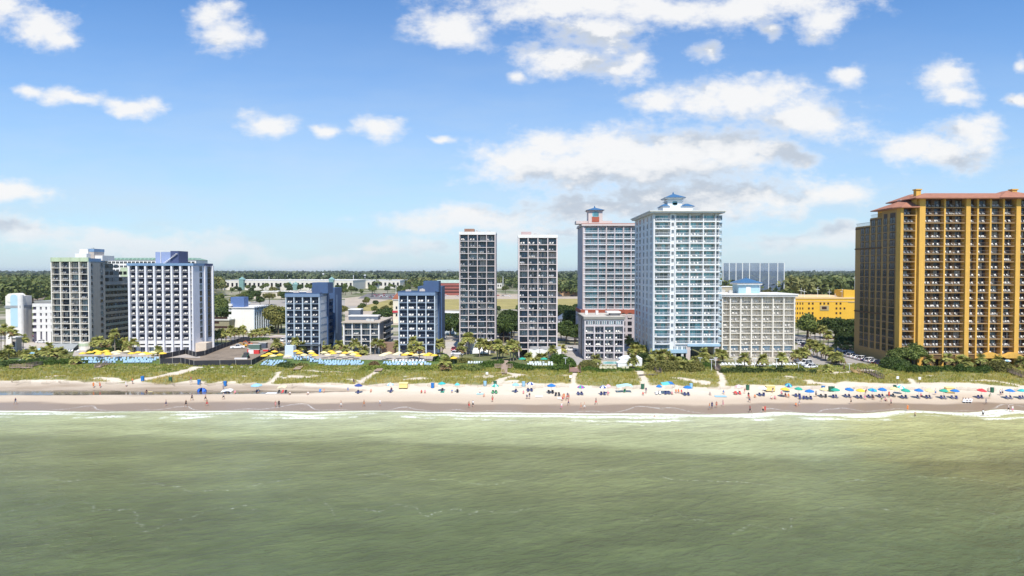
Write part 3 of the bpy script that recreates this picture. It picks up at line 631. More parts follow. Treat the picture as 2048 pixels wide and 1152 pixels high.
def body(H, m, front=None, h=None, roof=True, x0=None, x1=None):
    h = h or H.h; H.box('wall', x0 if x0 is not None else -H.hw, x1 if x1 is not None else H.hw, H.rec if front is None else front, H.dep, 0, h, m)
    if roof: H.box('roof', (x0 if x0 is not None else -H.hw)+.3, (x1 if x1 is not None else H.hw)-.3, .6, H.dep-.3, h+.003, h+.06, ROOFM)
def parapet(H, z0, z1, m, out=.05, back=None, name='parapet', th=.3, x0=None, x1=None, y0=0.):
    a, b_ = (-H.hw if x0 is None else x0)-out, (H.hw if x1 is None else x1)+out; c = y0-out; d = (H.dep if back is None else back)+out
    H.part(name, lambda q: (q.box(a, b_, c, c+th, z0, z1), q.box(a, a+th, c+th, d-th, z0, z1), q.box(b_-th, b_, c+th, d-th, z0, z1), q.box(a, b_, d-th, d, z0, z1)), m)
def rooftop_units(H, n, y0, y1, z, seed=0, x0=None, x1=None):
    rng = random.Random(seed); um = mat('roof_unit', (.5, .5, .48), .6, .2, .8)
    for i in range(n):
        w_, d, h = rng.uniform(.9, 2.2), rng.uniform(.8, 1.6), rng.uniform(.6, 1.3); x = rng.uniform((x0 or -H.hw*.8), (x1 or H.hw*.8)); y = rng.uniform(y0, y1)
        H.part('rooftop_unit', lambda q: (q.box(-w_/2, w_/2, -d/2, d/2, 0, h), q.lathe([(.3, h), (.3, h+.15), (.02, h+.15)], 8)), um, loc=(x, y, z))
# ---- 1 green-topped tower, far left
Y = float(dp(700)); x0, x1 = float(xp(103, Y)), float(xp(178.5, Y)); yb = float(yfromx(211, x1, 20))
H = Hotel('hotel_tower', 'cream balcony tower with pale green scalloped crown, leftmost hotel', 'hotel', x0, x1, Y, yb-Y, float(zp(521, Y)), rec=1.5)
CRM = mat('paint_cream', (.78, .74, .67), .8, .1, .3, .1); GRN = mat('paint_pale_green', (.46, .55, .38), .7, .1, .4); GRY = mat('render_grey', (.35, .335, .30), .85, .12, .12, .18); BLU = mat('paint_slate_blue', (.17, .28, .43), .6, .1, .3)
body(H, GRY); zt = H.Z(523); zb_ = H.Z(684)
E = even(-H.hw, H.hw, 4); L = lev(zb_, zt, 13)
H.box('recess_wall', -H.hw+.4, H.hw-.4, 1.42, 1.488, 0, H.h-.1, mat('recess_shade', (.06, .07, .105), .8))  # dark sheet standing in for the shade at the back of the balconies
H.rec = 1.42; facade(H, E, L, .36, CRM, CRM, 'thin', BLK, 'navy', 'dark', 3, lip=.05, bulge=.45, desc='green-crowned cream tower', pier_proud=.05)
for i in range(4):
    a, b_ = E[i], E[i+1]; H.part('crown_scallop', lambda q: q.prism([(a+(b_-a)*u/8, -.1-.75*4*(u/8)*(1-u/8)) for u in range(9)]+[(b_, 1.5), (a, 1.5)], zt-.02, H.Z(515)), GRN)
H.box('ground_floor_wall', -H.hw+.45, H.hw-.45, 1.3, 1.49, 0, zb_-.2, WH)
H.part('awning', lambda q: (q.add([(-H.hw-1.5, -4.2, zb_-2.4), (H.hw*.45, -4.2, zb_-2.4), (H.hw*.45, .0, zb_-.5), (-H.hw-1.5, 0, zb_-.5), (-H.hw-1.5, -4.2, zb_-2.55), (H.hw*.45, -4.2, zb_-2.55), (H.hw*.45, 0, zb_-.65), (-H.hw-1.5, 0, zb_-.65)], [(0,1,2,3), (7,6,5,4), (0,4,5,1), (1,5,6,2), (3,2,6,7), (0,3,7,4)]), [q.box(x_, x_+.12, -4.1, -4., 0, zb_-2.5) for x_ in (-H.hw-1.3, -H.hw+3, -H.hw+7, H.hw*.4)]), mat('awning_grey', (.28, .30, .31), .6, .1))
H.part('entrance_bay', lambda q: q.lathe([(2.1, 0), (2.1, zb_-.3), (.1, zb_-.3)], 14, (H.hw-2.4, .6, 0)), [CRM]); H.part('entrance_band', lambda q: q.lathe([(2.16, zb_-1.6), (2.16, zb_-.5)], 14, (H.hw-2.4, .6, 0)), GRN)
parapet(H, H.Z(523), H.Z(516.5), BLU, .06, x0=H.hw-.6, y0=0.3)
for z_ in lev(zb_, zt, 13)[:-1]:
    H.window(H.hw+.012, 2.0, z_+.5, .8, 1.2, 'black', 'dark', 1, R(90)); H.window(H.hw+.012, H.dep-2.6, z_+.6, 1.6, 1.3, 'black', 'dark', 1, R(90))
H.box('penthouse', H.X(155, 6), H.X(178, 6), 5, 11, H.h+.06, H.Z(507, 5), WH); H.box('penthouse', H.X(164, 8), H.X(181, 8), 7, 14, H.Z(507, 5)+.004, H.Z(498, 7), WH)
H.box('stair_tower', H.X(180, 9), H.X(193, 9), 8, 15, H.h+.06, H.Z(499, 8), mat('render_tan', (.45, .40, .36), .8, .1)); H.box('stair_tower_cap', H.X(180, 9)-.1, H.X(193, 9)+.1, 7.9, 15.1, H.Z(503.5, 8), H.Z(497.5, 8), BLU)
H.box('penthouse', H.X(193, 9), H.X(208, 9), 8.5, 17, H.h+.06, H.Z(511, 8), WH)
H.part('antenna', lambda q: (q.tube((H.X(186, 9), 10, H.Z(499, 8)), (H.X(186, 9), 10, H.Z(495, 8)), .06), q.tube((H.X(181, 9), 10, H.Z(496, 8)), (H.X(189, 9), 10, H.Z(496, 8)), .05)), BLK)
rooftop_units(H, 5, 3, 12, H.h+.06, 3); H.finish()
# stepped rear wing of tower 1
Y2 = yb+.02; xr = float(xp(210.5, Y2, 20)); steps = [(211, 218, 522, 527), (211, 228, 527, 541), (211, 240, 541, 554), (211, 258, 554, 569)]
yend = float(yfromx(262, xr, 20)); W2 = Hotel('hotel_wing', 'long dark stepped wing with open access galleries behind the green-crowned tower', 'hotel wing', xr-14, xr, Y2, yend-Y2+14, 30)
ye = yend+14-Y2; zl = lev(1.5, float(zp(570, Y2))-2., 10)
GRY2 = mat('render_olive_grey', (.24, .23, .19), .85, .15, .2, .15)
W2.box('wall', -7, 5.6, 0, ye, 0, zl[-1], GRY2)
for (pa, pb, ya_, yb_) in reversed(steps): W2.box('upper_storey', -7, 6.6, 0, float(yfromx(pb, xr, 30))-Y2, float(zp(yb_, Y2))-2+.001 if yb_ != 569 else zl[-1]+.001, float(zp(ya_, Y2))-2, GRY if ya_ != 527 else GRY2)
for j in range(10):
    W2.box('gallery', 5.6, 7.1, 0.05, ye, zl[j]-.2, zl[j], GRY2); W2.box('gallery_rail', 7.0, 7.12, .05, ye, zl[j]+.004, zl[j]+.95, GRY2 if j % 3 else mat('rail_green_grey', (.16, .19, .17), .7))
    for k in range(12): W2.window(5.6+.012, 1.6+k*(ye/12), zl[j]+.05, 1.7, 1.9, 'black', 'dark', 2, R(90))
W2.box('green_lift_tower', W2.X(236, 28, 34), 4.2, 30, 36, zl[-1], float(zp(535, Y2+28))-2, GRN)
for zi, py in enumerate((533, 547, 560)):
    for k in range(3+zi*2): W2.window(6.6+.012, 2+k*3.4, float(zp(py, Y2))-2.6, 2.6, 1.5, 'black', 'dark', 3, R(90))
W2.finish()
# ---- 2 white-piered blue-banded tower
Y = float(dp(706)); x0, x1 = float(xp(256.5, Y)), float(xp(387, Y)); yb = float(yfromx(425, x1, 20))
H = Hotel('hotel_tower', 'tall hotel tower with white vertical piers and slate blue parapet', 'hotel', x0, x1, Y, yb-Y, float(zp(529, Y)), rec=1.7)
LAV = mat('paint_lavender_white', (.72, .72, .76), .7, .08, .3, .08); NV = mat('slate_and_recess_shade', (.06, .07, .105), .8, .15, .3)  # NV: slate colour that also paints the shade inside balcony recesses
H.box('wall', -H.hw, H.hw, 1.7, H.dep, 0, H.h, LAV)
E = [H.X(p_, 0) for p_ in (257, 274, 291.5, 309, 326.5, 344, 361.5, 381)]; L = lev(H.Z(680), H.Z(531.5), 12)
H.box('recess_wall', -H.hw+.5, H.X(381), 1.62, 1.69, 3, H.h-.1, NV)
facade(H, E, L, .68, LAV, mat('slab_lavender', (.26, .26, .33), .8, .1), 'thin', BLK, 'navy', 'dark', 3, lip=-.5, desc='white-piered tower', pier_proud=.1, cn=3, chairs=1.)
H.box('pier', H.X(384.4), H.hw, -.1, 1.7, 0, H.h, LAV)
for j in range(12):
    H.balcony((H.X(381)+H.X(384.4))/2, L[j], H.X(384.4)-H.X(381)-.02, 'bars', SLAB, WRL, -.5)
H.part('lower_wall', lambda q: [q.box(E[i]+.5, E[i+1]-.5, .5, 1.6, z0_, z1_) for i in range(7) for z0_, z1_ in ((H.Z(688), H.Z(681.5)), (H.Z(694.5), H.Z(691)))], WH)
for i in range(7): H.window((E[i]+E[i+1])/2, 1.6, .1, E[i+1]-E[i]-1.1, 2.6, 'navy', 'white', 4)
for (z0_, z1_) in ((H.Z(531.3), H.h+.5),): parapet(H, z0_, z1_, BLU, .25, back=H.dep*.55); parapet(H, z0_, z1_, mat('paint_navy', (.055, .075, .17), .6, .1), .26, y0=H.dep*.55+.3)
H.box('roof', -H.hw+.2, H.hw-.2, .4, H.dep-.3, H.h+.003, H.h+.08, ROOFM)
NAVY = mat('paint_navy', (.055, .075, .17)); px = lambda p_, y_: float(yfromx(p_, x1, 20))-Y
H.box('penthouse', H.X(312.5, 6), H.X(344, 6), 6, 13, H.h+.08, H.Z(504, 6), mat('paint_periwinkle', (.25, .32, .52), .7, .1)); H.box('penthouse', H.X(344, 6)+.01, H.X(360, 6), 5.4, 13.4, H.h+.08, H.Z(502, 6), NAVY)
H.part('roof_stair', lambda q: [q.box(H.X(326, 5)+i*.6, H.X(326, 5)+i*.6+.6, 4.6, 5.9, H.h+.08+i*.45, H.h+.3+i*.45) for i in range(10)], WH)
H.part('mast', lambda q: (q.tube((H.X(321, 5), 5.8, H.h), (H.X(321, 5), 5.8, H.Z(501, 6)), .12), q.tube((H.X(313, 5), 5.8, H.Z(502, 6)), (H.X(340, 5), 5.8, H.Z(502, 6)), .06)), WH)
for j in range(12):
    z_ = L[j]; H.window(H.hw+.012, px(402, 0)-0, z_+.3, 2.0, 1.9, 'navy', 'dark', 2, R(90)); H.balcony(H.hw-.0, z_, 3.4, 'solid', NAVY, NV, 0, 0, px(419, 0), R(90), rec=.0); H.window(H.hw+.013, px(419, 0), z_+.05, 3.2, 2.1, 'black', 'dark', 3, R(90), v=0)
H.box('corner_fin', H.hw, H.hw+.35, px(409, 0), px(411.5, 0), 0, H.h-.4, LAV); H.box('rear_fin', H.hw, H.hw+.7, H.dep-.7, H.dep, 0, H.h-.4, LAV)
H.box('entrance_annexe', H.hw+.01, H.X(413, 2), 1.5, 7, 0, H.Z(687), mat('render_peach', (.62, .52, .42), .8, .1)); H.finish()
# ---- white hotel far behind 1 and 2
Y = 470.; x0, x1 = float(xp(217, Y, 40)), float(xp(392, Y, 40)); H = Hotel('hotel', 'long distant white hotel with small green gables rising behind the left towers', 'hotel', x0, x1, Y, 18, float(zp(520, Y)))
body(H, WH, 0.); n = 22
for i in range(n):
    xa = -H.hw+(i+.5)*H.w/n
    for j in range(9): H.window(xa-.6, -.002, H.h-2.4-j*2.75, 2.1, 1.5, 'black', 'white', 2, v=0)
    H.part('gable', lambda q: q.add([(xa-1.1, -.3, H.h), (xa+1.1, -.3, H.h), (xa, -.3, H.h+1.3), (xa-1.1, 1.5, H.h), (xa+1.1, 1.5, H.h), (xa, 1.5, H.h+1.3)], [(0,1,2), (5,4,3), (0,2,5,3), (1,4,5,2)]), mat('paint_green_roof', (.22, .34, .27), .6))
H.part('hip_roof', lambda q: q.hip(-H.hw-.4, H.hw+.4, -.4, 18, H.h+.07, H.h+1.6, 4), mat('paint_green_roof', (0, 0, 0))); H.finish()
# ---- 3 and 6: the blue pair
DB = mat('paint_deep_blue', (.055, .105, .215), .65, .1, .3, .08); DB2 = mat('paint_steel_blue', (.16, .235, .36), .65, .1, .3); LB = mat('paint_pale_blue', (.54, .61, .68), .7, .1, .3); PW = mat('panel_white', (.62, .63, .65), .7, .08)
def blue_hotel(label, pa, pb, pside, ptop, pbase, pall, desc, right_panel, ph, rear, lo=8):
    Y = float(dp(pbase)); x0, x1 = float(xp(pa, Y)), float(xp(pb, Y)); Yp = float(yfromx(pside, x1)); ye_ = float(yfromx(pall, x1))
    H = Hotel('hotel', label, 'hotel', x0, x1, Y, ye_-Y, float(zp(ptop+6, Y)), rec=1.5)
    H.box('wall', -H.hw, H.hw, 1.5, Yp-Y, 0, H.h, LB if not right_panel else PW); E = even(-H.hw, H.hw, 4)
    L = lev(H.Z(pbase)*0+4.3, H.h, 7); H.box('recess_wall', -H.hw+.5, H.hw-.5, 1.42, 1.49, 0, H.h-.1, NV)  # recess sheet kept dark to paint in the shade of the bays
    facade(H, E, L, .30, LB, mat('slab_blue_grey', (.22, .29, .38), .8, .1), 'thin', mat('rail_blue_grey', (.30, .36, .42), .5), 'blue', 'dark', 3, desc=desc, cn=2, chairs=1., lip=-.1)
    facade(H, E, [.05, 4.1], .46, LB, mat('slab_blue_grey', (0, 0, 0)), 'none', BLK, 'blue', 'dark', 3, chairs=0, y=.02, pt=4.0)
    H.part('parapet', lambda q: q.box(-H.hw-.15, H.hw+.15, -.15, Yp-Y, H.h+.002, H.h+(pbase and 6)*Y/F), DB2 if right_panel else DB2)
    zt = H.h+6*Y/F; H.box('roof', -H.hw+.2, H.hw-.2, .4, Yp-Y-.3, zt+.003, zt+.08, mat('roof_red_brown', (.28, .09, .06), .9, .15)); 
    parapet(H, zt+.002, zt+.45, DB, .1, back=Yp-Y, th=.25)
    n = 8
    for j in range(n): H.box('side_joint', H.hw, H.hw+.06, 1.6, Yp-Y-.2, j*H.h/n, j*H.h/n+.12, DB if right_panel else LB)
    a, b_, c, d, e = ph; H.box('lift_tower', H.X(a, e), H.X(b_, e), e, e+8, zt+.09, H.Z(c, e), DB)
    H.box('rear_wall', -H.hw+1, H.hw+.5, Yp-Y+.001, Yp-Y+(1.8 if right_panel else 6), 0, H.Z(ptop-1, Yp-Y), DB)
    if right_panel:
        y1_ = Yp-Y+1.8; y2_ = float(yfromx(667, x1))-Y; H.box('rear_wing', -H.hw+1, H.hw-1.6, y1_, y2_, 0, H.h, DB)
        for j in range(8):
            H.box('gallery', H.hw-1.6, H.hw-.1, y1_, y2_, .2+j*2.75, .4+j*2.75, DB); H.box('gallery_rail', H.hw-.22, H.hw-.1, y1_, y2_, .404+j*2.75, 1.4+j*2.75, mat('rail_navy_dark', (.03, .045, .08), .7))
            for k in range(3): H.window(H.hw-1.6+.012, y1_+1.6+k*(y2_-y1_-1)/3, .5+j*2.75, 1.8, 1.9, 'black', 'dark', 2, R(90))
        H.box('stair_tower', -H.hw+4, H.hw+.6, y2_, H.dep, 0, H.Z(576, y2_), DB); H.box('stair_strip', H.hw+.6, H.hw+.66, y2_+2.2, y2_+4.2, 6, H.Z(590, y2_), DB2)
    else: H.box('stair_tower', -H.hw+5, H.hw+1.0, Yp-Y+6.001, H.dep, 0, H.Z(rear, 14), DB); H.box('stair_base', H.hw+.2, H.hw+1.1, Yp-Y+3, H.dep+.1, 0, 3.5, mat('render_tan', (0, 0, 0)))
    rooftop_units(H, 3, 2, 5, zt+.08, 5, x1=H.hw*.3); H.finish(); return H
H3 = blue_hotel('navy hotel with white paneled right side and rear stair tower, left of the grey midrise', 571, 639, 653.5, 588, 709, 681, 'left navy hotel', True, (625, 656, 565, 0, 4), None)
H3.box('pool_shed', H3.X(571, -5)-.0, H3.X(588, -5), -6, -2.6, 0, 4.0, mat('shed_pale_blue', (.55, .64, .72), .7, .06)); H3.box('ground_canopy', H3.X(590), H3.hw, -2.5, -.02, 3.6, 3.9, mat('canopy_dark', (.08, .10, .12), .6))
H6 = blue_hotel('blue-grey hotel with tall lift tower on its right, between grey midrise and the twin towers', 797, 870, 876, 585, 712, 885, 'right blue hotel', False, (847, 877.5, 562, 0, 4), 573)
# ---- 5 grey midrise
Y = float(dp(707)); x0, x1 = float(xp(686, Y)), float(xp(758.5, Y)); yb = float(yfromx(782, x1, 8))
H = Hotel('hotel', 'low five storey grey hotel with flat overhanging roof between the two blue hotels', 'hotel', x0, x1, Y, yb-Y, float(zp(646, Y)), rec=1.4)
TAUP = mat('render_taupe', (.37, .35, .33), .85, .12, .3, .12); H.box('wall', -H.hw, H.hw, 1.4, H.dep, 0, H.h, TAUP)
facade(H, even(-H.hw, H.hw, 4), lev(.15, H.h, 5), .38, WH, SLAB, 'bars', BLK, 'blue', 'dark', 2, desc='low grey hotel', chairs=.5, endw=.5)
H.box('roof', -H.hw-.5, H.hw+.5, -.6, H.dep+.4, H.h+.002, H.h+.5, mat('roof_edge_tan', (.46, .40, .33), .85, .1)); SLT = mat('slate_cladding', (.12, .15, .20), .7, .1)
for (a, b_, pt_, y_) in ((697, 721, 620, 15), (697, 756, 633, 9)):
    H.box('plant_room', H.X(a, y_), H.X(b_, y_), y_, y_+5, H.h+.502, H.Z(pt_, y_), SLT); H.box('plant_room_cap', H.X(a, y_)-.15, H.X(b_, y_)+.15, y_-.15, y_+5.15, H.Z(pt_, y_)+.002, H.Z(pt_-2, y_), WH)
for j in range(5):
    H.box('gallery', H.hw, H.hw+1.0, H.dep*.32, H.dep, .05+j*H.h/5, .2+j*H.h/5, SLAB); H.box('gallery_rail', H.hw+.9, H.hw+1.0, H.dep*.32, H.dep, .204+j*H.h/5, 1.1+j*H.h/5, SLT)
    for k in range(5): H.window(H.hw+.012, H.dep*.36+1+k*H.dep*.125, .3+j*H.h/5, 1.6, 1.8, 'black', 'dark', 2, R(90))
rooftop_units(H, 3, 3, 7, H.h+.5, 8); H.box('side_kiosk', H.hw+1.2, H.hw+6, -1, 3.5, 0, 4.2, mat('timber_brown', (.26, .17, .12), .8, .2)); H.finish()
# ---- twin dark-glass towers
PNK = mat('concrete_pinkish', (.53, .47, .465), .8, .12, .3, .12); PNK2 = mat('concrete_rose', (.70, .62, .61), .8, .1, .3, .1)
def twin(label, pa, pb, top, low, base, nf, desc, pier, slabm, topm, topz, ph, phm):
    Y = float(dp(base)); x0, x1 = float(xp(pa, Y)), float(xp(pb, Y)); H = Hotel('hotel_tower', label, 'hotel', x0, x1, Y, 19, float(zp(top, Y)), rec=1.4)
    body(H, pier); H.rec = 1.32; L = lev(H.Z(low), H.Z(top+topz), nf)
    facade(H, even(-H.hw, H.hw, 4), L, .3, pier, slabm, 'thin', BLK, 'blue', 'dark', 4, lip=.0, bulge=.4, desc=desc, chairs=.6, pier_proud=.05, endw=.45)
    H.box('recess_wall', -H.hw+.5, H.hw-.5, 1.32, 1.385, 0, H.h-.3, NV)  # dark backing, bay shade put into its colour
    H.box('fascia', -H.hw-.08, H.hw+.08, -.15, 1.38, H.Z(top+topz)+.02, H.h+.3, topm); parapet(H, H.h+.065, H.h+.35, topm, .08, th=.25, y0=1.6)
    a, b_, c = ph; H.box('penthouse', H.X(a, 6), H.X(b_, 6), 6, 11, H.h+.06, H.Z(c, 6), phm); rooftop_units(H, 3, 3, 10, H.h+.06, 9, x0=0.); return H
H = twin('left of the twin dark-glass towers, taupe frame with white rooftop edge', 918.5, 991.5, 465, 679.5, 707, 17, 'left twin tower', PNK, mat('slab_mauve', (.64, .60, .60), .8, .1), WH, 4.5, (929, 948.5, 457.5), mat('brick_brown', (.30, .17, .12), .85, .2))
H.box('podium', H.X(944), H.X(981), -2, 1.3, 0, H.Z(680), WH); H.part('podium_awning', lambda q: q.add([(H.X(946), -3.6, H.Z(703)), (H.X(978), -3.6, H.Z(703)), (H.X(976), -2.01, H.Z(688)), (H.X(948), -2.01, H.Z(688)), (H.X(946), -3.6, H.Z(705)), (H.X(978), -3.6, H.Z(705))], [(0,1,2,3), (0,4,5,1), (1,5,2), (0,3,4)]), mat('awning_white', (.80, .79, .76), .7, .04))
H.box('podium', -H.hw+.5, H.X(943.8), .3, 1.3, 0, H.Z(681.5), PNK2)
H.part('podium_door', lambda q: [q.box(x_-.5, x_+.5, -2.1, -2.003, .1, 2.6) for x_ in (H.X(951), H.X(962), H.X(973))], GL['black']); H.finish()
H = twin('right of the twin dark-glass towers, rose concrete frame and deep white fascia', 1036.5, 1115, 471, 698, 716, 17, 'right twin tower', PNK2, PNK2, WH, 4.8, (1042.5, 1062.5, 463.5), mat('unit_pinkish', (.50, .38, .37), .7, .15))
H.part('ground_screen', lambda q: [q.prism([(H.X(1058)+i*4.0, -.9), (H.X(1058)+(i+1)*4.0-.15, -.9), (H.X(1058)+(i+1)*4.0-.15, .2), (H.X(1058)+i*4.0, .2)], 0, 3.3) for i in range(3)], mat('awning_white', (0, 0, 0)))
H.part('ground_scallop', lambda q: [q.prism([(H.X(1058)+2+i*4+1.85*math.cos(math.pi+a_*math.pi/8), .1+1.15*math.sin(math.pi+a_*math.pi/8)) for a_ in range(9)], 3.32, 4.3) for i in range(3)], mat('scallop_grey', (.45, .44, .44), .8))
H.window(H.X(1046), 1.3, 0.1, 4.2, 2.6, 'black', 'dark', 3, v=0); H.finish()
# ---- pink-beige tower with red podium band
BGE = mat('render_pink_beige', (.52, .47, .49), .8, .1, .2, .08); TRED = mat('tile_red', (.36, .10, .06), .85, .2, .5); STL = mat('roof_steel_blue', (.05, .14, .28), .45, .1, .5); TRM = mat('trim_pinkish', (.58, .50, .47), .75, .1)
Y = 318.; x0 = float(xp(1165, Y, 30)); x1 = float(xp(1300, Y)); H = Hotel('hotel_tower', 'pink-beige tower with white railings and red tile podium band, behind the tall white tower', 'hotel', x0, x1, Y, 24, float(zp(452, Y)), rec=1.6)
body(H, BGE); zp0 = H.Z(618)
E = [H.X(p_) for p_ in (1165, 1196, 1212, 1229, 1246, 1262, 1279, 1300)]; L = lev(zp0, H.Z(454), 14)
facade(H, E, L, .42, BGE, mat('slab_white', (.64, .65, .67), .7, .08), 'picket', WRL, 'teal', 'white', 3, lip=.1, desc='pink-beige tower', chairs=0, pt=H.h, winh=2.35, endw=1.2)
for i in (0, 2, 4): H.box('pier', E[i]+(.0 if i else .0)-.0, E[i]+.35, -.25, -.001, zp0, H.h, TRM)
H.box('podium_band', -H.hw-.9, H.hw, -1.6, -.01, zp0-2.2, zp0-.25, TRED); H.box('podium_wall', -H.hw-.8, H.hw, -1.5, -.012, 0, zp0-2.21, BGE); H.box('podium_side', -H.hw-.85, -H.hw-.001, -.009, H.dep, 0, zp0-.25, BGE); H.box('podium_band', -H.hw-.95, -H.hw-.851, -1.6, H.dep, zp0-2.2, zp0-.25, TRED)
for k, p_ in enumerate((1229.5, 1245.5, 1258.5)):
    for j in range(4): H.window(H.X(p_), -1.512, zp0-4.6-j*2.9, 1.9, 1.8, 'black', 'dark', 2, v=0)
    H.part('arch_hood', lambda q: q.tube((0, -1.60, 0), (0, -1.51, 0), 1.25, n=14), TRM, loc=(H.X(p_), 0, zp0-2.9))
for k in range(7): H.window(-H.hw-.86, 2+k*3.2, zp0-4.6, 1.3, 1.5, 'black', 'white', 1, R(-90), v=0)
H.box('cornice', -H.hw-.5, H.hw+.3, -.7, H.dep+.5, H.h+.062, H.h+.9, TRM); H.box('cornice_band', -H.hw-.3, H.hw+.2, -.5, H.dep+.3, H.h+.902, H.h+1.3, mat('trim_dusty_red', (.40, .22, .18), .8, .1))
ccx = H.X(1192); zb1 = H.h+1.3
H.part('cupola', lambda q: (q.box(ccx-3.3, ccx+3.3, 3, 10, zb1, zb1+3.4), q.box(ccx-3.3, ccx-1.5, 3, 10, zb1+3.4, H.Z(421)), q.box(ccx+1.5, ccx+3.3, 3, 10, zb1+3.4, H.Z(421)), q.box(ccx-1.5, ccx+1.5, 3, 10, H.Z(424), H.Z(421)), q.box(ccx-3.7, ccx+3.7, 2.6, 10.4, H.Z(421), H.Z(419)), q.box(ccx-9, ccx+8, 4, 11, zb1, zb1+1.4)), TRM)
H.part('cupola_panel', lambda q: q.box(ccx-1.7, ccx+1.7, 2.85, 2.995, zb1+.8, zb1+3.2), TRED); H.part('cupola_arch', lambda q: q.tube((ccx, 2.9, H.Z(428)), (ccx, 2.99, H.Z(428)), 1.55, n=14), GL['teal'])
H.part('cupola_roof', lambda q: (q.hip(ccx-4.3, ccx+4.3, 2, 11, H.Z(419)+.003, H.Z(412.5), 4.2), q.lathe([(.35, 0), (.3, .5), (.02, 1.)], 8, (ccx, 6.5, H.Z(413)))), STL); H.finish()
# ---- small grey block in front
Y = float(dp(720)); x0, x1 = float(xp(1169, Y)), float(xp(1248.5, Y)); yb = float(yfromx(1156.5, x0, 8)); H = Hotel('hotel', 'six storey pale grey block with penthouse in front of the pink-beige tower', 'hotel', x0, x1, Y, yb-Y, float(zp(639, Y)), rec=1.3)
PGY = mat('render_pale_grey', (.40, .39, .40), .8, .1, .3, .1); PGF = mat('frame_rose_grey', (.56, .51, .52), .8, .1, .3); body(H, PGY)
L = [.3+i*(H.Z(653)-.3)/5 for i in range(6)]
facade(H, even(-H.hw, H.hw, 4), L, .42, PGF, PGF, 'bars', BLK, 'navy', 'white', 3, desc='small grey block', chairs=.9, pt=H.h)
H.box('top_storey_wall', -H.hw+.43, H.hw-.43, .05, 1.29, L[-1], H.h-.02, PGF)
for i in range(16): H.window(-H.hw+.45+(i+.5)*(H.w-.9)/16, .03, L[-1]+.75, .72, 1.35, 'lite' if i % 3 else 'navy', 'white', 1, v=0)
H.box('roof_band', -H.hw-.35, H.hw+.35, -.35, H.dep+.2, H.h+.062, H.h+.95, mat('band_olive_grey', (.26, .25, .22), .8, .1)); H.box('roof', -H.hw, H.hw, 0, H.dep, H.h+.953, H.h+1., ROOFM)
H.box('penthouse', H.X(1221, 6), H.X(1240, 6), 6, 11, H.h+1.003, H.Z(626, 6), mat('render_mid_grey', (.33, .31, .31), .8)); H.box('penthouse_cap', H.X(1214, 6), H.X(1241, 6), 5.2, 11.5, H.Z(626, 6)+.002, H.Z(623, 6), WH)
H.part('chimney', lambda q: (q.box(H.X(1170, 14), H.X(1175, 14), 13, 14.5, H.h+1, H.Z(621, 14)), q.box(H.X(1191, 14), H.X(1196, 14), 13, 14.5, H.h+1, H.Z(621, 14))), WH)
for j in range(5): H.window(-H.hw-.012, 4, 1+j*2.6, 1., 1.2, 'black', 'white', 1, R(-90)); H.window(-H.hw-.012, H.dep-5, 1+j*2.6, 1.4, 1.2, 'black', 'white', 1, R(-90))
H.part('downpipe', lambda q: q.tube((-H.hw-.12, 9, 0), (-H.hw-.12, 9, H.h), .1), BLK); H.finish()
# ---- tall white and pale blue tower
Y = float(dp(722)); x0, x1 = float(xp(1307, Y, 30)), float(xp(1440, Y, 30)); yb = float(yfromx(1270, x0, 30)); H = Hotel('hotel_tower', 'tallest white and pale blue tower with grey cornice and blue-roofed cupola', 'hotel', x0, x1, Y, yb-Y, float(zp(427, Y)), rec=1.7)
WB = mat('render_bluish_white', (.73, .745, .75), .7, .07, .2, .06); PB = mat('band_pale_blue', (.33, .48, .60), .7, .08); COR = mat('cornice_grey', (.60, .60, .57), .75, .08)
zlo = H.Z(691); gx = H.X(1374.5)
H.box('wall', -H.hw, gx, 1.7, H.dep, 0, H.h, WB); H.box('wall', gx+.001, H.hw, 1.7, H.dep, zlo+.6, H.h, WB); H.box('open_ground_core', gx+1, H.hw-6, 14, H.dep, 0, zlo+.59, mat('core_dark', (.14, .15, .16), .8))
H.box('roof', -H.hw+.3, H.hw-.3, .6, H.dep-.3, H.h+.003, H.h+.06, ROOFM)
E = [H.X(p_) for p_ in (1307, 1341.5)]; E2 = [H.X(p_) for p_ in (1349, 1378.5, 1405.5, 1431)]; nfl = 18; L = lev(zlo+.6, H.h-.2, nfl)
facade(H, E, L, .35, WB, WB, 'picket', WRL, 'teal', 'white', 3, lip=.15, bulge=.55, desc='tall white tower', chairs=.9, winw=.86)
facade(H, E2, L, .34, WB, WB, 'picket', WRL, 'teal', 'white', 3, lip=.15, desc='main bays, tall white tower', chairs=.9, pier_proud=.1)
H.box('window_stack_wall', E[1]+.001, E2[0]-.001, .3, 1.7, zlo-2.9, H.h, WB)
for j in range(nfl): H.window((E[1]+E2[0])/2-.1, .29, L[j]+.9, .9, 1.3, 'blue', 'white', 2, v=0); H.window(H.hw-.75, 1.69, L[j]+.2, 1.0, 1.9, 'blue', 'white', 2, v=0); H.balcony(H.hw-.72, L[j], 1.38, 'picket', WB, WRL, .15)
# right edge: projecting blue bay windows
for j in range(nfl): H.box('bay_window', H.hw+.001, H.hw+1.0, 1.2, 4.2, L[j]+.5, L[j]+2.2, PB); H.window(H.hw+.5, 1.19, L[j]+.75, .8, 1.2, 'lite', 'white', 1, v=0)
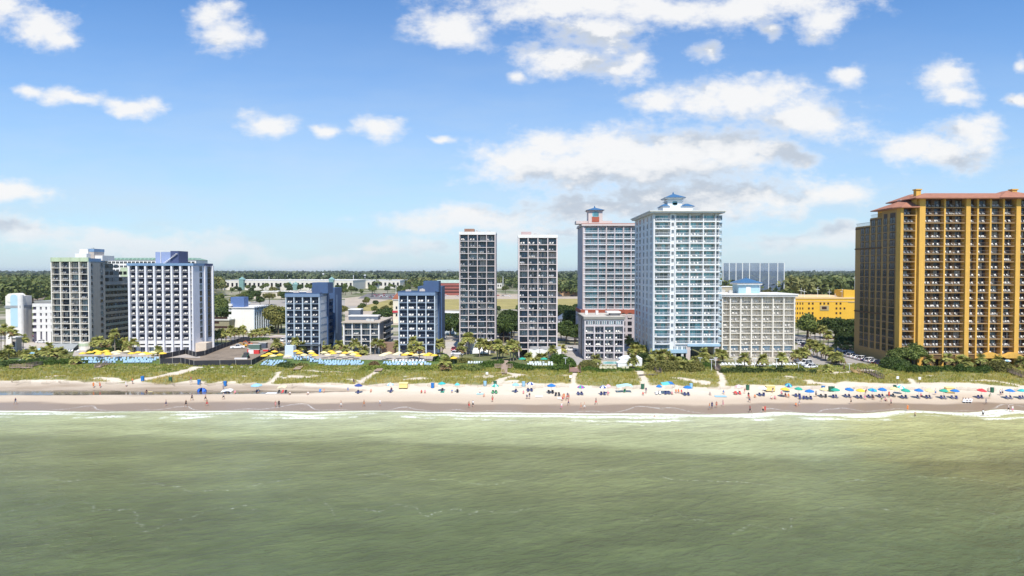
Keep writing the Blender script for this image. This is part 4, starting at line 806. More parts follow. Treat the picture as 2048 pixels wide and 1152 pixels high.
# two lower storeys of the left part
for j, zz in enumerate((zlo-2.2,)):
    H.balcony((E[0]+E[1])/2+.1, zz, E[1]-E[0]-.5, 'picket', WB, WRL, .15); H.window((E[0]+E[1])/2, 1.69, zz, 4.6, 2.2, 'teal', 'white', 3)
    H.box('lower_wall', E[1]+.002, gx, .302, 1.69, zz-.2, zlo+.3, WB)
    for q_ in range(4): H.window(E[1]+1.6+q_*1.7, .29, zz+.5, 1.2, 1.4, 'teal', 'white', 2)
H.box('blue_band', -H.hw-.3, gx-.05, -.35, 1.6, H.Z(706), H.Z(699), PB); H.box('blue_band', gx+.05, H.hw+.3, -.4, 1.6, zlo-.3, zlo+.55, PB)
for p_ in (1376.5, 1434): H.box('column', H.X(p_)-.75, H.X(p_)+.75, -.2, 1.4, 0, zlo-.31, TRM)
for p_ in (1310, 1330, 1350, 1365): H.box('column', H.X(p_)-.4, H.X(p_)+.4, -.1, .8, 0, H.Z(706)-.01, COR)
H.box('ground_wall_dark', -H.hw, gx-.1, 1.55, 1.69, 0, H.Z(706), GL['black'])
# left side: bays with dark windows
sy = [float(yfromx(p_, x0, 30))-Y for p_ in (1303, 1296, 1288, 1281, 1275)]
for j in range(nfl+1):
    z_ = L[j]-2.6 if j == 0 else L[j-1]
    for k, y_ in enumerate(sy):
        H.window(-H.hw-.012, y_+1.0, z_+.45, 3.0, 1.9, 'black', 'white', 2, R(-90), v=0)
        if k in (1, 3, 4): H.box('side_balcony', -H.hw-.22, -H.hw-.03, y_-.6, y_+2.6, z_-.15, z_+.5, WB)
for y_ in (0, 3.9, 9.0, 19.0, H.dep-1): H.box('side_pilaster', -H.hw-.15, -H.hw-.001, y_, y_+.9, 0, H.h-.2, WB)
H.part('cornice', lambda q: (q.box(-H.hw-1.3, H.hw+1.2, -1.3, H.dep+1, H.h+.062, H.h+.6), q.box(-H.hw-1.7, H.hw+1.6, -1.7, H.dep+1.4, H.h+.602, H.h+.95)), COR)
ccx = H.X(1347, 6); z0_ = H.h+.95
H.part('cupola', lambda q: (q.box(ccx-2.6, ccx+2.6, 5, 10.5, z0_, H.Z(398, 6)), q.box(ccx-3.1, ccx+3.1, 4.6, 10.9, H.Z(403, 6), H.Z(401.5, 6)), q.box(ccx-3.6, ccx+3.6, 4.0, 11.5, H.Z(398, 6)+.002, H.Z(396, 6)), q.box(ccx-4.4, ccx+6.2, 4.3, 13, z0_, z0_+2.0)), WB)
H.part('cupola_window', lambda q: (q.box(ccx-.9, ccx+.9, 4.9, 4.99, z0_+2.6, H.Z(404, 6)-.4), q.tube((ccx, 4.9, H.Z(404, 6)-.4), (ccx, 4.99, H.Z(404, 6)-.4), .9, n=12)), GL['teal'])
H.part('cupola_roof', lambda q: (q.hip(ccx-3.9, ccx+3.9, 3.6, 11.9, H.Z(396, 6)+.003, H.Z(387, 6), 3.7), q.lathe([(.3, 0), (.25, .5), (.02, .9)], 8, (ccx, 7.7, H.Z(387.5, 6))), q.hip(ccx-5.2, ccx-1.9, 3.9, 12, z0_+2.0, z0_+3.0, 1.5), q.hip(ccx+1.9, ccx+7.2, 3.9, 13.4, z0_+2.0, z0_+3.1, 2.2)), STL); H.finish()
# ---- cream hotel to its right
Y = 252.; x0, x1 = float(xp(1443.5, Y)), float(xp(1590, Y)); H = Hotel('hotel', 'cream ten storey hotel with white roof edge, blue cupola and pool deck', 'hotel', x0, x1, Y, 20, float(zp(594, Y)), rec=1.7)
CR2 = mat('render_warm_cream', (.72, .66, .56), .8, .08, .3, .08); CRW = mat('pier_ivory', (.80, .76, .68), .75, .08, .3, .08); body(H, CR2)
H.box('recess_wall', -H.hw+.5, H.hw-.5, 1.62, 1.69, 0, H.h-.1, CR2); E = [H.X(p_) for p_ in (1443.5, 1460.5, 1481.5, 1503, 1524, 1546, 1567.5, 1590)]
facade(H, E, lev(.1, H.h, 10), .42, CRW, CRW, 'thin', CRW, 'navy', 'dark', 3, desc='cream hotel', chairs=.7, winw=.58, winoff=[1, -1], lip=-.1, winh=2.15, pier_proud=.12)
for i in range(7): H.box('blue_storey_panel', E[i]+.6, E[i+1]-.5, 1.58, 1.618, H.h*.1+.1+.1, H.h*.2-.3, PB)
H.part('roof_edge', lambda q: (q.box(-H.hw-.5, H.hw+.7, -.6, H.dep+.5, H.h+.062, H.h+.7), q.box(-H.hw-.8, H.hw+1.0, -.9, H.dep+.8, H.h+.702, H.h+1.15)), WH)
ccx = H.X(1494, 7); BX = mat('cladding_sky_blue', (.33, .50, .60), .7, .08, .5); z_ = H.h+1.15
H.box('cupola', ccx-4, ccx+4, 5, 12, z_, H.Z(569, 7), BX); H.box('cupola_door', ccx-1.2, ccx+.6, 4.9, 4.99, z_, z_+2.6, WH); H.box('cupola_cornice', ccx-4.7, ccx+4.7, 4.2, 12.8, H.Z(569, 7)+.002, H.Z(565.5, 7), WH)
H.part('cupola_roof', lambda q: (q.hip(ccx-5, ccx+5, 3.9, 13.1, H.Z(565.5, 7)+.004, H.Z(557, 7), 4.2), q.lathe([(.25, 0), (.2, .5), (.02, .9)], 8, (ccx, 8.5, H.Z(557.5, 7)))), STL); rooftop_units(H, 4, 8, 16, z_, 12)
H.part('pool_fence', lambda q: [q.box(H.X(1448)+i*1.2, H.X(1448)+i*1.2+.06, -13, -12.95, 0, 1.1) for i in range(20)]+[q.box(H.X(1448), H.X(1448)+24, -13, -12.95, 1.1, 1.16)], WRL); H.finish()
# ---- yellow garage
YL = mat('render_yellow', (.76, .44, .045), .8, .08, .15, .1); Y = 400.; x0, x1 = float(xp(1570, Y)), float(xp(1722, Y)); H = Hotel('parking_garage', 'bright yellow parking garage with square openings and rooftop lamp poles', 'parking garage', x0, x1, Y, 45, float(zp(597.5, Y)), rec=0)
H.box('wall', -H.hw, H.hw, 0, H.dep, 0, H.h, YL); H.box('roof_band', -H.hw-.3, H.hw+.1, -.3, H.dep, H.h+.002, H.h+.9, mat('band_peach', (.74, .52, .26), .8, .08)); H.box('string_course', -H.hw, H.hw, -.18, -.001, H.Z(603.3), H.Z(602.3), mat('band_peach', (0, 0, 0)))
DK = mat('opening_dark', (.045, .02, .015), .9, .1)
for r_, py in enumerate((607.3, 617, 626.5, 636, 646)):
    for px_ in (1590.5, 1595, 1600.3, 1605.5, 1618, 1625.5, 1641, 1648.5, 1656.5, 1673, 1681)+((1689,) if r_ == 1 else ()):
        if r_ in (1, 2) and 1640 < px_ < 1658: continue
        a = H.X(px_); ww = .62 if px_ < 1610 else .95; H.part('opening', lambda q: q.box(a-ww/2*1.1, a+ww/2*1.1, -.03, -.002, H.Z(py+2), H.Z(py-2.2)), DK)
H.part('balcony_frame', lambda q: q.box(H.X(1640), H.X(1657.5), -.25, -.03, H.Z(621), H.Z(611)), mat('band_khaki', (.40, .32, .17), .8)); H.part('opening', lambda q: q.box(H.X(1643.5), H.X(1653), -.3, -.252, H.Z(618.5), H.Z(613)), DK)
H.box('stair_tower', H.X(1688, 0), H.X(1711, 0), .5, 12, H.h+.902, H.Z(580, 2), YL); H.box('string_course', H.X(1696), H.hw, -.2, -.001, H.Z(605), H.Z(604), mat('band_khaki', (0, 0, 0)))
for px_, py in ((1602, 577), (1608.5, 579), (1635, 575), (1658.5, 580), (1670, 588), (1684, 579), (1709, 552)):
    H.part('lamp_pole', lambda q: (q.tube((H.X(px_, 2), 2, H.h+.9), (H.X(px_, 2), 2, H.Z(py, 2)), .12, .08), q.box(H.X(px_, 2)-1.1, H.X(px_, 2)+1.1, 1.9, 2.1, H.Z(py, 2)-1.3, H.Z(py, 2)-1.1), q.tube((H.X(px_, 2), 2, H.Z(py, 2)), (H.X(px_, 2)+.3, 2, H.Z(py, 2)+.1), .12)), FRM['white'])
H.finish()
# ---- orange tower
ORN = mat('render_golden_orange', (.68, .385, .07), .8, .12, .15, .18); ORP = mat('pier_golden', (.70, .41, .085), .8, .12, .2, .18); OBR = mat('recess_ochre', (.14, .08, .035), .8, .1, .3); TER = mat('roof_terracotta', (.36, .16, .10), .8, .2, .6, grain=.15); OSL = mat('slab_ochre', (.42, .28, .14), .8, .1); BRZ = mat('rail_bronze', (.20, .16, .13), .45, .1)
Y = float(dp(735)); x0, x1 = float(xp(1835, Y, 30)), 215.; H = Hotel('hotel_tower', 'huge golden orange tower with terracotta roof at the right edge', 'hotel', x0, x1, Y, 15, float(zp(398, Y)), rec=1.9)
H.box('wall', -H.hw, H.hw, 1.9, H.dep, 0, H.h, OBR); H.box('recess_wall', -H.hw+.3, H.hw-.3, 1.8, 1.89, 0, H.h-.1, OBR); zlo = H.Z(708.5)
E = [H.X(p_, 0, 30) for p_ in (1835.5, 1887.5, 1932.5, 1953.5, 1979, 2005, 2032.5)]+[H.X(2032.5, 0, 30)+d_ for d_ in (8, 16.5, 20, 24.5, 29, 33.5)]; L = lev(zlo, H.h-.1, 20); big = {0, 2, 6, 8}
for i, e in enumerate(E):
    pw = 1.45 if i in big else .55; H.box('pier', e-pw/2 if i else e, e+pw/2 if i else e+1.9, -.55 if i in big else -.1, 1.8, 0, H.h+(.0), ORP)
for i in range(len(E)-1):
    a = E[i]+(.73 if i in big else .28)+(1.2 if i == 0 else 0); b_ = E[i+1]-(.73 if i+1 in big else .28); bw = b_-a; xm = (a+b_)/2; wide = bw > 6
    if wide:
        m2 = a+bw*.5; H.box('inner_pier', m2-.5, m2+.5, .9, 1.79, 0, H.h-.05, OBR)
    for j in range(20):
        H.balcony(xm, L[j], bw, 'bars', OSL, BRZ, .0); fh = L[1]-L[0]
        for c_, ww in ((((a+m2)/2-.3, bw*.5-1.2), ((m2+b_)/2+.3, bw*.5-1.2)) if wide else ((xm, bw*.72),)): H.window(c_, 1.79, L[j]+.02, ww, fh-.4, 'navy', 'bronze', 3 if wide else 2)
        x_ = a+.5
        n = random.choice([3, 4, 5]) if wide else random.choice([1, 2, 2, 3]); gap = (bw-1)/n
        for q in range(n):
            CH.append((H.cx+x_+random.uniform(0, .3), H.y0+.45+random.random()*.2, 2+L[j], random.uniform(-.5, .5), '{}, %s floor from top, %s bay from left, orange tower' % (on(20-j), on(i+1)), 'white', q)); x_ += gap
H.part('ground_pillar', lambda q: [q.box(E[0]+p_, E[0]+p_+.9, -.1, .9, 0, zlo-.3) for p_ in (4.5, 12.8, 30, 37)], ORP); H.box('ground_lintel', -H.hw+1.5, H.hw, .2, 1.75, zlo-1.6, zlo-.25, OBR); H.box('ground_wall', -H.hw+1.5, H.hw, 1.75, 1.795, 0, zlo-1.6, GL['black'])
for p_ in (1975, 2018): H.part('ground_gable', lambda q: q.add([(H.X(p_)-4.5, -2.6, 3.4), (H.X(p_)+4.5, -2.6, 3.4), (H.X(p_)-.6, -2.6, 5.2), (H.X(p_)+.6, -2.6, 5.2), (H.X(p_)-4.5, -.6, 3.4), (H.X(p_)+4.5, -.6, 3.4), (H.X(p_)-.6, -.6, 5.2), (H.X(p_)+.6, -.6, 5.2)], [(0,1,3,2), (5,4,6,7), (0,2,6,4), (2,3,7,6), (1,5,7,3), (0,4,5,1)]), ORP)
# main roof
H.part('roof', lambda q: (q.hip(-H.hw-2.2, H.hw+1, -2.2, H.dep+1, H.h+.3, H.h+2.5, 7.4), q.box(-H.hw-2.2, H.hw+1, -2.2, H.dep+1, H.h+.003, H.h+.3), q.hip(H.X(1985), H.X(2085), -2.4, 16, H.h+.302, H.h+3.4, 8)), TER)
for p_ in (1827, 2017): H.part('chimney', lambda q: (q.box(H.X(p_, 6)-.8, H.X(p_, 6)+.8, 4.2, 5.8, H.h+1, H.Z(380.5, 5)), q.box(H.X(p_, 6)-1.05, H.X(p_, 6)+1.05, 3.95, 6.05, H.Z(380.5, 5)+.002, H.Z(378.5, 5))), ORP)
# corner bay with its own lower roof
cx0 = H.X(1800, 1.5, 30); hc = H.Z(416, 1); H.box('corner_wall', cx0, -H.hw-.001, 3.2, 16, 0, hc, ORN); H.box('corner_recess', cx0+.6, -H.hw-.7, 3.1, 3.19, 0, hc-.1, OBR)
H.box('pier', cx0-.5, cx0+.45, .7, 3.1, 0, hc, ORP); H.box('pier', -H.hw-.6, -H.hw-.002, .6, 3.1, 0, H.h, ORP)
L2 = [z_ for z_ in L if z_ < hc-1.5]
for j, z_ in enumerate(L2):
    bw = -H.hw-.6-cx0-.46; xm = cx0+.45+bw/2; me = balc_mesh(bw, 2.3, 'bars', OSL, BRZ, .3, .35); H.nb += 1; H.bs.append((me, xm, .8, z_, 0)); H.ws.append((win_mesh(bw*.62, 2.15, 'navy', 'bronze', j % 6, 2), xm-.4, 3.09, z_+.02, 0))
    for q in range(random.choice([2, 3, 4])): CH.append((H.cx+cx0+1.2+q*1.15, H.y0+1.3, 2+z_, random.uniform(-.4, .4), '{} on the %s corner balcony up, orange tower' % on(j+1), 'white', q))
H.part('corner_roof', lambda q: (q.prism([(cx0-2.6, 2.4), (cx0-.8, -.3), (-H.hw-.01, -.9), (-H.hw-.01, 16), (cx0-2.6, 16)], hc+.002, hc+.3), q.add([(cx0-2.6, 2.4, hc+.302), (cx0-.8, -.3, hc+.302), (-H.hw-.01, -.9, hc+.302), (-H.hw-.01, 16, hc+.302), (cx0-2.6, 16, hc+.302), (cx0+2.5, 8, hc+2.7), (-H.hw-.01, 5, hc+3.2), (-H.hw-.01, 13, hc+3.2)], [(0,1,5), (1,2,6,5), (2,3,7,6), (3,4,5,7), (4,0,5), (5,6,7)])), TER)
H.box('upper_block', H.X(1808, 10), -H.hw-.01, 7, 15.5, hc, H.Z(400, 8), ORN); H.part('upper_roof', lambda q: q.hip(H.X(1792, 10), H.X(1850, 10), 5, 17, H.Z(400, 8)+.004, H.Z(387, 8), 5), TER); H.box('upper_turret', H.X(1794, 8), H.X(1803, 8), 7, 9, hc+1.5, H.Z(400, 8), WH)
# left side: curved stack then stepped blocks
ex = H.cx+cx0; yy_ = lambda p_: float(yfromx(p_, ex, 30))-Y
segs = [(1800, 1778, hc, 0), (1778, 1764, hc, 0), (1764, 1740, H.Z(434, 14), .0), (1740, 1711, H.Z(452, 24), .0)]
BRK = mat('spandrel_dark_bronze', (.075, .05, .035), .6, .1)
OSD = mat('render_orange_shaded', (.44, .27, .10), .8, .08, .2, .12)  # orange render darkened for the side away from the sun, shade in the colour
for k, (pa, pb, tz, dx) in enumerate(segs):
    ya, yb_ = max(3.2, yy_(pa)), yy_(pb); H.box('side_wall', cx0+.02*k-.3+dx, cx0+9+(.9*k), max(16.01 if k > 1 else 3.2, ya) if False else ya+(.001 if k else 0), yb_, 0, tz, OSD) if k else H.box('side_wall', cx0-.3, cx0-.001, 3.2, yb_, 0, tz, OSD)
    if k >= 2:
        H.box('side_band', cx0-.38+.02*k, cx0-.3+.02*k-.001, ya, yb_, tz-1.1, tz-.5, OBR); H.part('roof_railing', lambda q: [q.box(cx0-.1, cx0-.04, ya+i*.6, ya+i*.6+.06, tz, tz+1.1) for i in range(int((yb_-ya)/.6))]+[q.box(cx0-.1, cx0-.04, ya, yb_, tz+1.1, tz+1.18)]+[q.box(cx0, cx0+6, ya+.1, ya+.16, tz+.5, tz+1.1)], BLK)
lst = lev(L[0], L[-1], 20)
for p_, tp, ww in ((1785.5, hc, 3.3), (1771, hc, 2.3), (1759, H.Z(434, 14), 2.3), (1747, H.Z(434, 14), 2.6), (1735, H.Z(452, 24), 2.5), (1725.5, H.Z(452, 24), 2.3)):
    y_ = yy_(p_); H.box('window_column', cx0-(.375 if p_ < 1785 and False else .305), cx0-.301, y_-ww/2, y_+ww/2, L[0]-.2, tp-1.2, BRK)
    for j, z_ in enumerate(lst):
        if z_+2.5 > tp: continue
        H.ws.append((win_mesh(ww, 2.1, 'black', 'bronze', 0, 2), cx0-.32, y_, z_+.05, R(-90)))
        H.bs.append((balc_mesh(ww+.2, .0, 'bars', OSL, BLK, .12 if p_ < 1785 else .6, .0), cx0-.31, y_, z_, R(-90)))
for z_ in (lst[5], lst[14]): H.box('side_band', cx0-.5, cx0-.301, yy_(1764), yy_(1711), z_-.35, z_+.1, OBR)
H.finish(); T10 = H
# ---- low olive parking structure behind the fence, white hotel with blue box
Y = 318+20.; Y = 352.; x0, x1 = float(xp(463, Y)), float(xp(507.5, Y)); yb = float(yfromx(543, x1, 10)); H = Hotel('hotel', 'small hotel with blank white end wall and blue rooftop box', 'hotel', x0, x1, Y, yb-Y, float(zp(616, Y)), rec=0)
H.box('wall', -H.hw, H.hw, 0, H.dep, 0, H.h, mat('render_bright_white', (.80, .78, .73), .75, .05, .2, .05)); H.box('roof', -H.hw-1.2, H.hw+.6, -.5, H.dep+.3, H.h+.002, H.h+.35, WH); H.box('roof_box', H.X(464.5, 4), H.X(491, 4), 2, 8, H.h+.352, H.Z(594, 4), mat('paint_cobalt', (.10, .17, .36), .6, .08))
for j in range(6):
    H.box('walkway', -H.hw-1.6, -H.hw-.001, .3, H.dep, .1+j*2.75, 1.2+j*2.75, WH)
    if j < 5:
        for k in range(8): H.window(H.hw+.012, (k+.5)*H.dep/8, .7+j*2.75, H.dep/8-.8, 1.9, 'navy', 'white', 2, R(90)); 
for k in range(9): H.box('side_pier', H.hw, H.hw+.4, k*(H.dep-.3)/8, k*(H.dep-.3)/8+.3, 0, H.h, LB)
H.finish()
Y = 345.; H = Hotel('parking_garage', 'low olive parking garage between the white-piered tower and the blank white wall', 'parking garage', float(xp(426, Y)), float(xp(458, Y)), Y, 30, float(zp(641, Y)), rec=0)
H.box('wall', -H.hw, H.hw, 0, H.dep, 0, H.h, mat('render_olive', (.27, .25, .16), .85, .1)); H.box('roof_slab', -H.hw-.3, H.hw+.3, -.4, H.dep, H.h+.002, H.h+.6, mat('roof_pale', (.58, .58, .52), .8, .1))
for j in range(4): H.box('opening', -H.hw+.6, H.hw-.8 if j % 2 else -H.hw+3, -.05, -.002, .8+j*2.3, 1.8+j*2.3, DK)
H.finish()
# ---- far left garage with rounded blue-panel stair tower
Y = 300.; x0, x1 = float(xp(52, Y)), float(xp(104.5, Y)); H = Hotel('parking_garage', 'white parking garage with rounded sky blue stair tower at the far left', 'parking garage', x0, x1+3, Y+4, 26, float(zp(607, Y+4)), rec=0)
H.box('wall', -H.hw, H.hw, .6, H.dep, 0, H.h, mat('garage_inside', (.10, .09, .13), .9)); 
for j, (a, b_) in enumerate(((607, 613.5), (619.5, 626), (632, 638), (645, 650), (657, 663))): H.box('parapet_band', -H.hw, H.hw, 0, .59, H.Z(b_), H.Z(a), WH)
for p_ in (76, 87, 97.5): H.box('pier', H.X(p_)-.8, H.X(p_)+.8, .05, .595, 0, H.h-.5, WH)
H.box('roof_wall', H.X(52), H.hw, 5, H.dep, H.h+.002, H.Z(602, 5), mat('roof_grey_green', (.30, .31, .29), .8)); 
tx0, tx1 = H.X(18, -2), H.X(48, -2)
H.part('stair_tower', lambda q: q.box(tx0, tx1, -4, 3, 0, H.Z(592, -4)), CRM); H.part('stair_tower_round', lambda q: q.tube(((tx0+H.X(37, -2))/2+.2, -4.2, H.Z(596, -4)), ((tx0+H.X(37, -2))/2+.2, 2.9, H.Z(596, -4)), 2.0, n=20), CRM)
H.part('blue_panel', lambda q: (q.box(H.X(22, -4), H.X(36.5, -4), -4.3, -4.201, H.Z(653, -4), H.Z(596, -4)), q.tube(((H.X(22, -4)+H.X(36.5, -4))/2, -4.32, H.Z(596, -4)), ((H.X(22, -4)+H.X(36.5, -4))/2, -4.201, H.Z(596, -4)), (H.X(36.5, -4)-H.X(22, -4))/2, n=20)), mat('panel_sky_blue', (.42, .60, .68), .6, .05))
H.box('stair_band', tx0-.1, tx1+.1, -4.35, 3.05, H.Z(616, -4), H.Z(611, -4), mat('band_grey', (.30, .32, .34), .7)); H.part('corner_drum', lambda q: q.tube((H.X(42, -3), -3.2, 0), (H.X(42, -3), -3.2, H.Z(590, -3)), 1.25, n=14), WH); H.finish()
# ============================================================= distant buildings and structures
def shed(name, label, cat, pa, pb, Y, ptop, m, depth=30, bands=(), roofm=None, wins=0, base=0):
    x0, x1 = float(xp(pa, Y)), float(xp(pb, Y)); H = Hotel(name, label, cat, x0, x1, Y, depth, float(zp(ptop, Y)), rec=0)
    H.box('wall', -H.hw, H.hw, 0, H.dep, 0, H.h, m); H.box('roof', -H.hw-.4, H.hw+.4, -.4, H.dep+.4, H.h+.003, H.h+.5, roofm or WH)
    for a, b_, mm in bands: H.box('window_band', -H.hw+.5, H.hw-.5, -.12, -.002, H.Z(b_), H.Z(a), mm)
    for i in range(wins): H.box('window', -H.hw+(i+.25)*H.w/wins, -H.hw+(i+.7)*H.w/wins, -.1, -.002, H.h*.35, H.h*.75, GL['black'])
    return H
PALEW = mat('metal_roof_pale', (.66, .63, .56), .7, .08, .02); GLG = mat('glass_green_gable', (.20, .34, .32), .2, .1)
H = shed('convention_center', 'long low cream convention center with glass gables, far behind the blue hotels', 'convention center', 443, 706, 1150., 561, PALEW, 120, wins=30); 
for p_, s_, zt in ((485, 9, 553), (664, 9, 553), (580, 9, 563), (592, 9, 563)):
    H.part('glass_gable', lambda q: (q.box(H.X(p_)-s_/2*.84, H.X(p_)+s_/2*.84, -6, 4, 0, H.Z(zt+6)), q.add([(H.X(p_)-s_/2, -6.5, H.Z(zt+6)), (H.X(p_)+s_/2, -6.5, H.Z(zt+6)), (H.X(p_)+s_/2, 4, H.Z(zt+6)), (H.X(p_)-s_/2, 4, H.Z(zt+6)), (H.X(p_), -1, H.Z(zt))], [(0,3,2,1), (0,1,4), (1,2,4), (2,3,4), (3,0,4)])), GLG)
rooftop_units(H, 12, 10, 100, H.h+.5, 4); H.finish()
shed('convention_hall', 'cream low hall extending right of the convention center, behind trees', 'hall', 700, 800, 1250., 561, PALEW, 90, wins=12).finish()
H = shed('retail_building', 'long cream store with flat roof behind the trees left of the navy hotel', 'store', 508, 627, 800., 584, mat('render_sand', (.60, .53, .42), .8, .1, .05), 40, wins=16, roofm=PALEW); rooftop_units(H, 8, 5, 30, H.h+.5, 6); H.finish()
H = shed('parking_garage', 'red brick parking garage with pale green roof left of the twin towers', 'parking garage', 870, 990, 900., 566, mat('brick_red', (.30, .10, .08), .85, .15, .1), 50, bands=((571, 573, DK), (577, 579.5, DK), (583, 585.5, DK)), roofm=mat('roof_pale_green', (.42, .50, .44), .7)); H.box('roof_rear', -H.hw, H.hw, 25, 50, H.h+.5, H.h+3.5, mat('roof_pale_green', (0, 0, 0))); H.finish()
shed('retail_building', 'low white-roofed building among trees right of the twin towers', 'store', 1119, 1175, 880., 577, mat('render_orange_tan', (.52, .34, .2), .8), 20, wins=6).finish()
shed('house', 'white-roofed house among trees between the twin towers', 'house', 984, 1004, 1250., 567, PALEW, 12, wins=4).finish()
shed('store', 'flat pale-roofed store right of the rear of the blue hotel', 'store', 884, 925, 430., 627, mat('render_sand', (0, 0, 0)), 14, wins=5).finish()
H = shed('house', 'blue-roofed house under dark trees beside the blue hotel', 'house', 886, 912, 345., 648, LB, 9, wins=4); H.part('pitched_roof', lambda q: q.hip(-H.hw-.5, H.hw+.5, -.6, 9.6, H.h+.51, H.h+3.2, 4), STL); H.finish()
H = shed('house', 'slate-roofed white house under dark trees right of the twin towers', 'house', 1117, 1150, 380., 640, WH, 10, wins=5); H.part('pitched_roof', lambda q: q.hip(-H.hw-.7, H.hw+.7, -.8, 10.8, H.h+.51, H.h+4.4, 5), mat('roof_slate_blue', (.10, .13, .19), .7)); H.finish()
H = shed('house', 'dark-roofed pavilion between the twin towers', 'house', 1000, 1019, 308., 674, mat('timber_brown', (0, 0, 0)), 8, wins=3); H.part('pitched_roof', lambda q: q.hip(-H.hw-.5, H.hw+.5, -.6, 8.6, H.h+.51, H.h+2.6, 4), mat('roof_dark_brown', (.08, .065, .06), .8)); H.finish()
H = shed('motel', 'cream gabled motel with red roof and red sign panel beside the blue hotel', 'motel', 786, 800, 420., 600, mat('render_ivory', (.74, .68, .55), .8), 14); H.part('gable_roof', lambda q: q.add([(-H.hw-.4, -.5, H.h+.5), (H.hw+.4, -.5, H.h+.5), (0, -.5, H.h+4), (-H.hw-.4, 14, H.h+.5), (H.hw+.4, 14, H.h+.5), (0, 14, H.h+4)], [(0,1,2), (5,4,3), (0,2,5,3), (1,4,5,2)]), mat('roof_brick_red', (.40, .14, .08), .8))
for z_ in (4, 8.5): H.window(0, -.01, z_, 1.2, 1.8, 'black', 'white', 1, v=0)
H.box('sign_panel', -H.hw-.3, .8, -.5, -.2, 6.4, 7.6, mat('sign_red', (.55, .05, .07), .6)); H.finish()
H = shed('hotel', 'tan low building beyond the cream hotel roof', 'building', 1443, 1470, 640., 574, mat('render_khaki', (.42, .37, .28), .8), 20, wins=5); H.finish()
H = shed('shed', 'grey flat-roofed shed beside the navy hotel rear road', 'shed', 540, 570, 312., 675, mat('render_mid_grey', (0, 0, 0)), 7, wins=2, roofm=mat('roof_pink_grey', (.5, .43, .38), .8)); H.finish()
H = shed('shed', 'white maintenance hut with sign window in the far left car park', 'hut', 22, 32, 270., 676, mat('render_tan', (0, 0, 0)), 3, wins=1); H.finish()
# driving range net
t_ = thing('driving_range_net', 'tall golf driving range net hung on slim white poles, far right horizon', 'net', (float(xp(1500, 700.)), 700, 2)); NX = [float(xp(p_, 700., 40))-t_.location.x for p_ in (1446, 1458.5, 1472, 1485, 1499, 1520, 1537.5, 1555.5, 1568.5)]; nh = float(zp(525.5, 700.))-2
for x_ in NX: mb = MB(); mb.tube((x_, 0, 0), (x_, 0, nh), .55, .38, n=8); mb.obj('pole', mat('pole_white', (.72, .73, .74), .6, .05), t_)
m = bpy.data.materials.new('net_mesh'); m.use_nodes = True; t = NT(m.node_tree); df = t.n('ShaderNodeBsdfDiffuse'); df.inputs[0].default_value = (.16, .21, .30, 1); tr = t.n('ShaderNodeBsdfTransparent'); mx = t.n('ShaderNodeMixShader'); o = t.n('ShaderNodeOutputMaterial')
pos = t.n('ShaderNodeNewGeometry').outputs['Position']; mx.inputs[0].default_value = .5; t.l(t.mr(t.noise(pos, .08, 3), .3, .7, .42, .56), mx.inputs[0]); t.l(tr.outputs[0], mx.inputs[1]); t.l(df.outputs[0], mx.inputs[2]); t.l(mx.outputs[0], o.inputs[0])
for a, b_ in zip(NX, NX[1:]): mb = MB(); mb.box(a+.5, b_-.5, -.02, .02, 4, nh-.3); mb.obj('net_panel', m, t_)
# sky wheel
Yw = 1900.; cx_ = float(xp(897, Yw)); rw = 17.5; zc = float(zp(540, Yw))-rw; wh = thing('ferris_wheel', 'observation wheel whose rim shows above the distant trees', 'ferris wheel', (cx_, Yw, 2)); DW = mat('wheel_dark', (.16, .18, .2), .6)
mb = MB(); n = 40
for i in range(n): a, b_ = 2*math.pi*i/n, 2*math.pi*(i+1)/n; mb.tube((rw*math.cos(a), 0, zc-2+rw*math.sin(a)), (rw*math.cos(b_), 0, zc-2+rw*math.sin(b_)), .22, n=4)
mb.obj('rim', DW, wh); mb = MB()
for i in range(20): a = 2*math.pi*i/20; mb.tube((0, 0, zc-2), (rw*math.cos(a), 0, zc-2+rw*math.sin(a)), .09, n=4)
mb.obj('spokes', DW, wh); mb = MB()
for s_ in (-1, 1): mb.tube((s_*9, 0, 0), (0, 0, zc-2), .6, n=6)
mb.obj('support', DW, wh)
for i in range(28): a = 2*math.pi*(i+.5)/28; mb = MB(); mb.lathe([(.3, -.9), (.8, -.5), (.85, .3), (.3, .8)], 8); mb.obj('gondola', DW, wh, (rw*1.03*math.cos(a), 0, zc-2+rw*1.03*math.sin(a)))
# water towers and masts on the horizon
poles = []
for px_, yt, Yp_, kind in ((538, 552, 1500, 0), (566, 552, 1700, 0), (575, 550, 1700, 0), (582, 548, 1600, 0), (635, 553, 1600, 1), (646.5, 547, 2100, 1), (707, 550, 1300, 0), (730, 549.5, 1500, 1), (745, 547, 2000, 0), (760, 551, 1700, 1), (792, 571, 650, 0), (1006, 553, 1200, 0)):
    h = float(zp(yt, Yp_))-2; o = thing('water_tower' if kind else 'mast', 'x', 'water tower' if kind else 'mast', (float(xp(px_, Yp_)), Yp_, 2), 0, 'white towers on the horizon'); mb = MB(); r_ = Yp_/1500
    mb.tube((0, 0, 0), (0, 0, h), (.9 if kind else .7)*r_, (.6 if kind else .5)*r_, n=8); mb.obj('shaft', mat('pole_white', (0, 0, 0)), o)
    if kind: mb = MB(); mb.lathe([(.5*r_, h-3.4*r_), (2.6*r_, h-2*r_), (2.8*r_, h-.9*r_), (1.6*r_, h), (.05, h+.2)], 12); mb.obj('tank', mat('pole_white', (0, 0, 0)), o)
    poles.append(o)
name_rank(poles, '{} thin white tower from the left along the tree line')
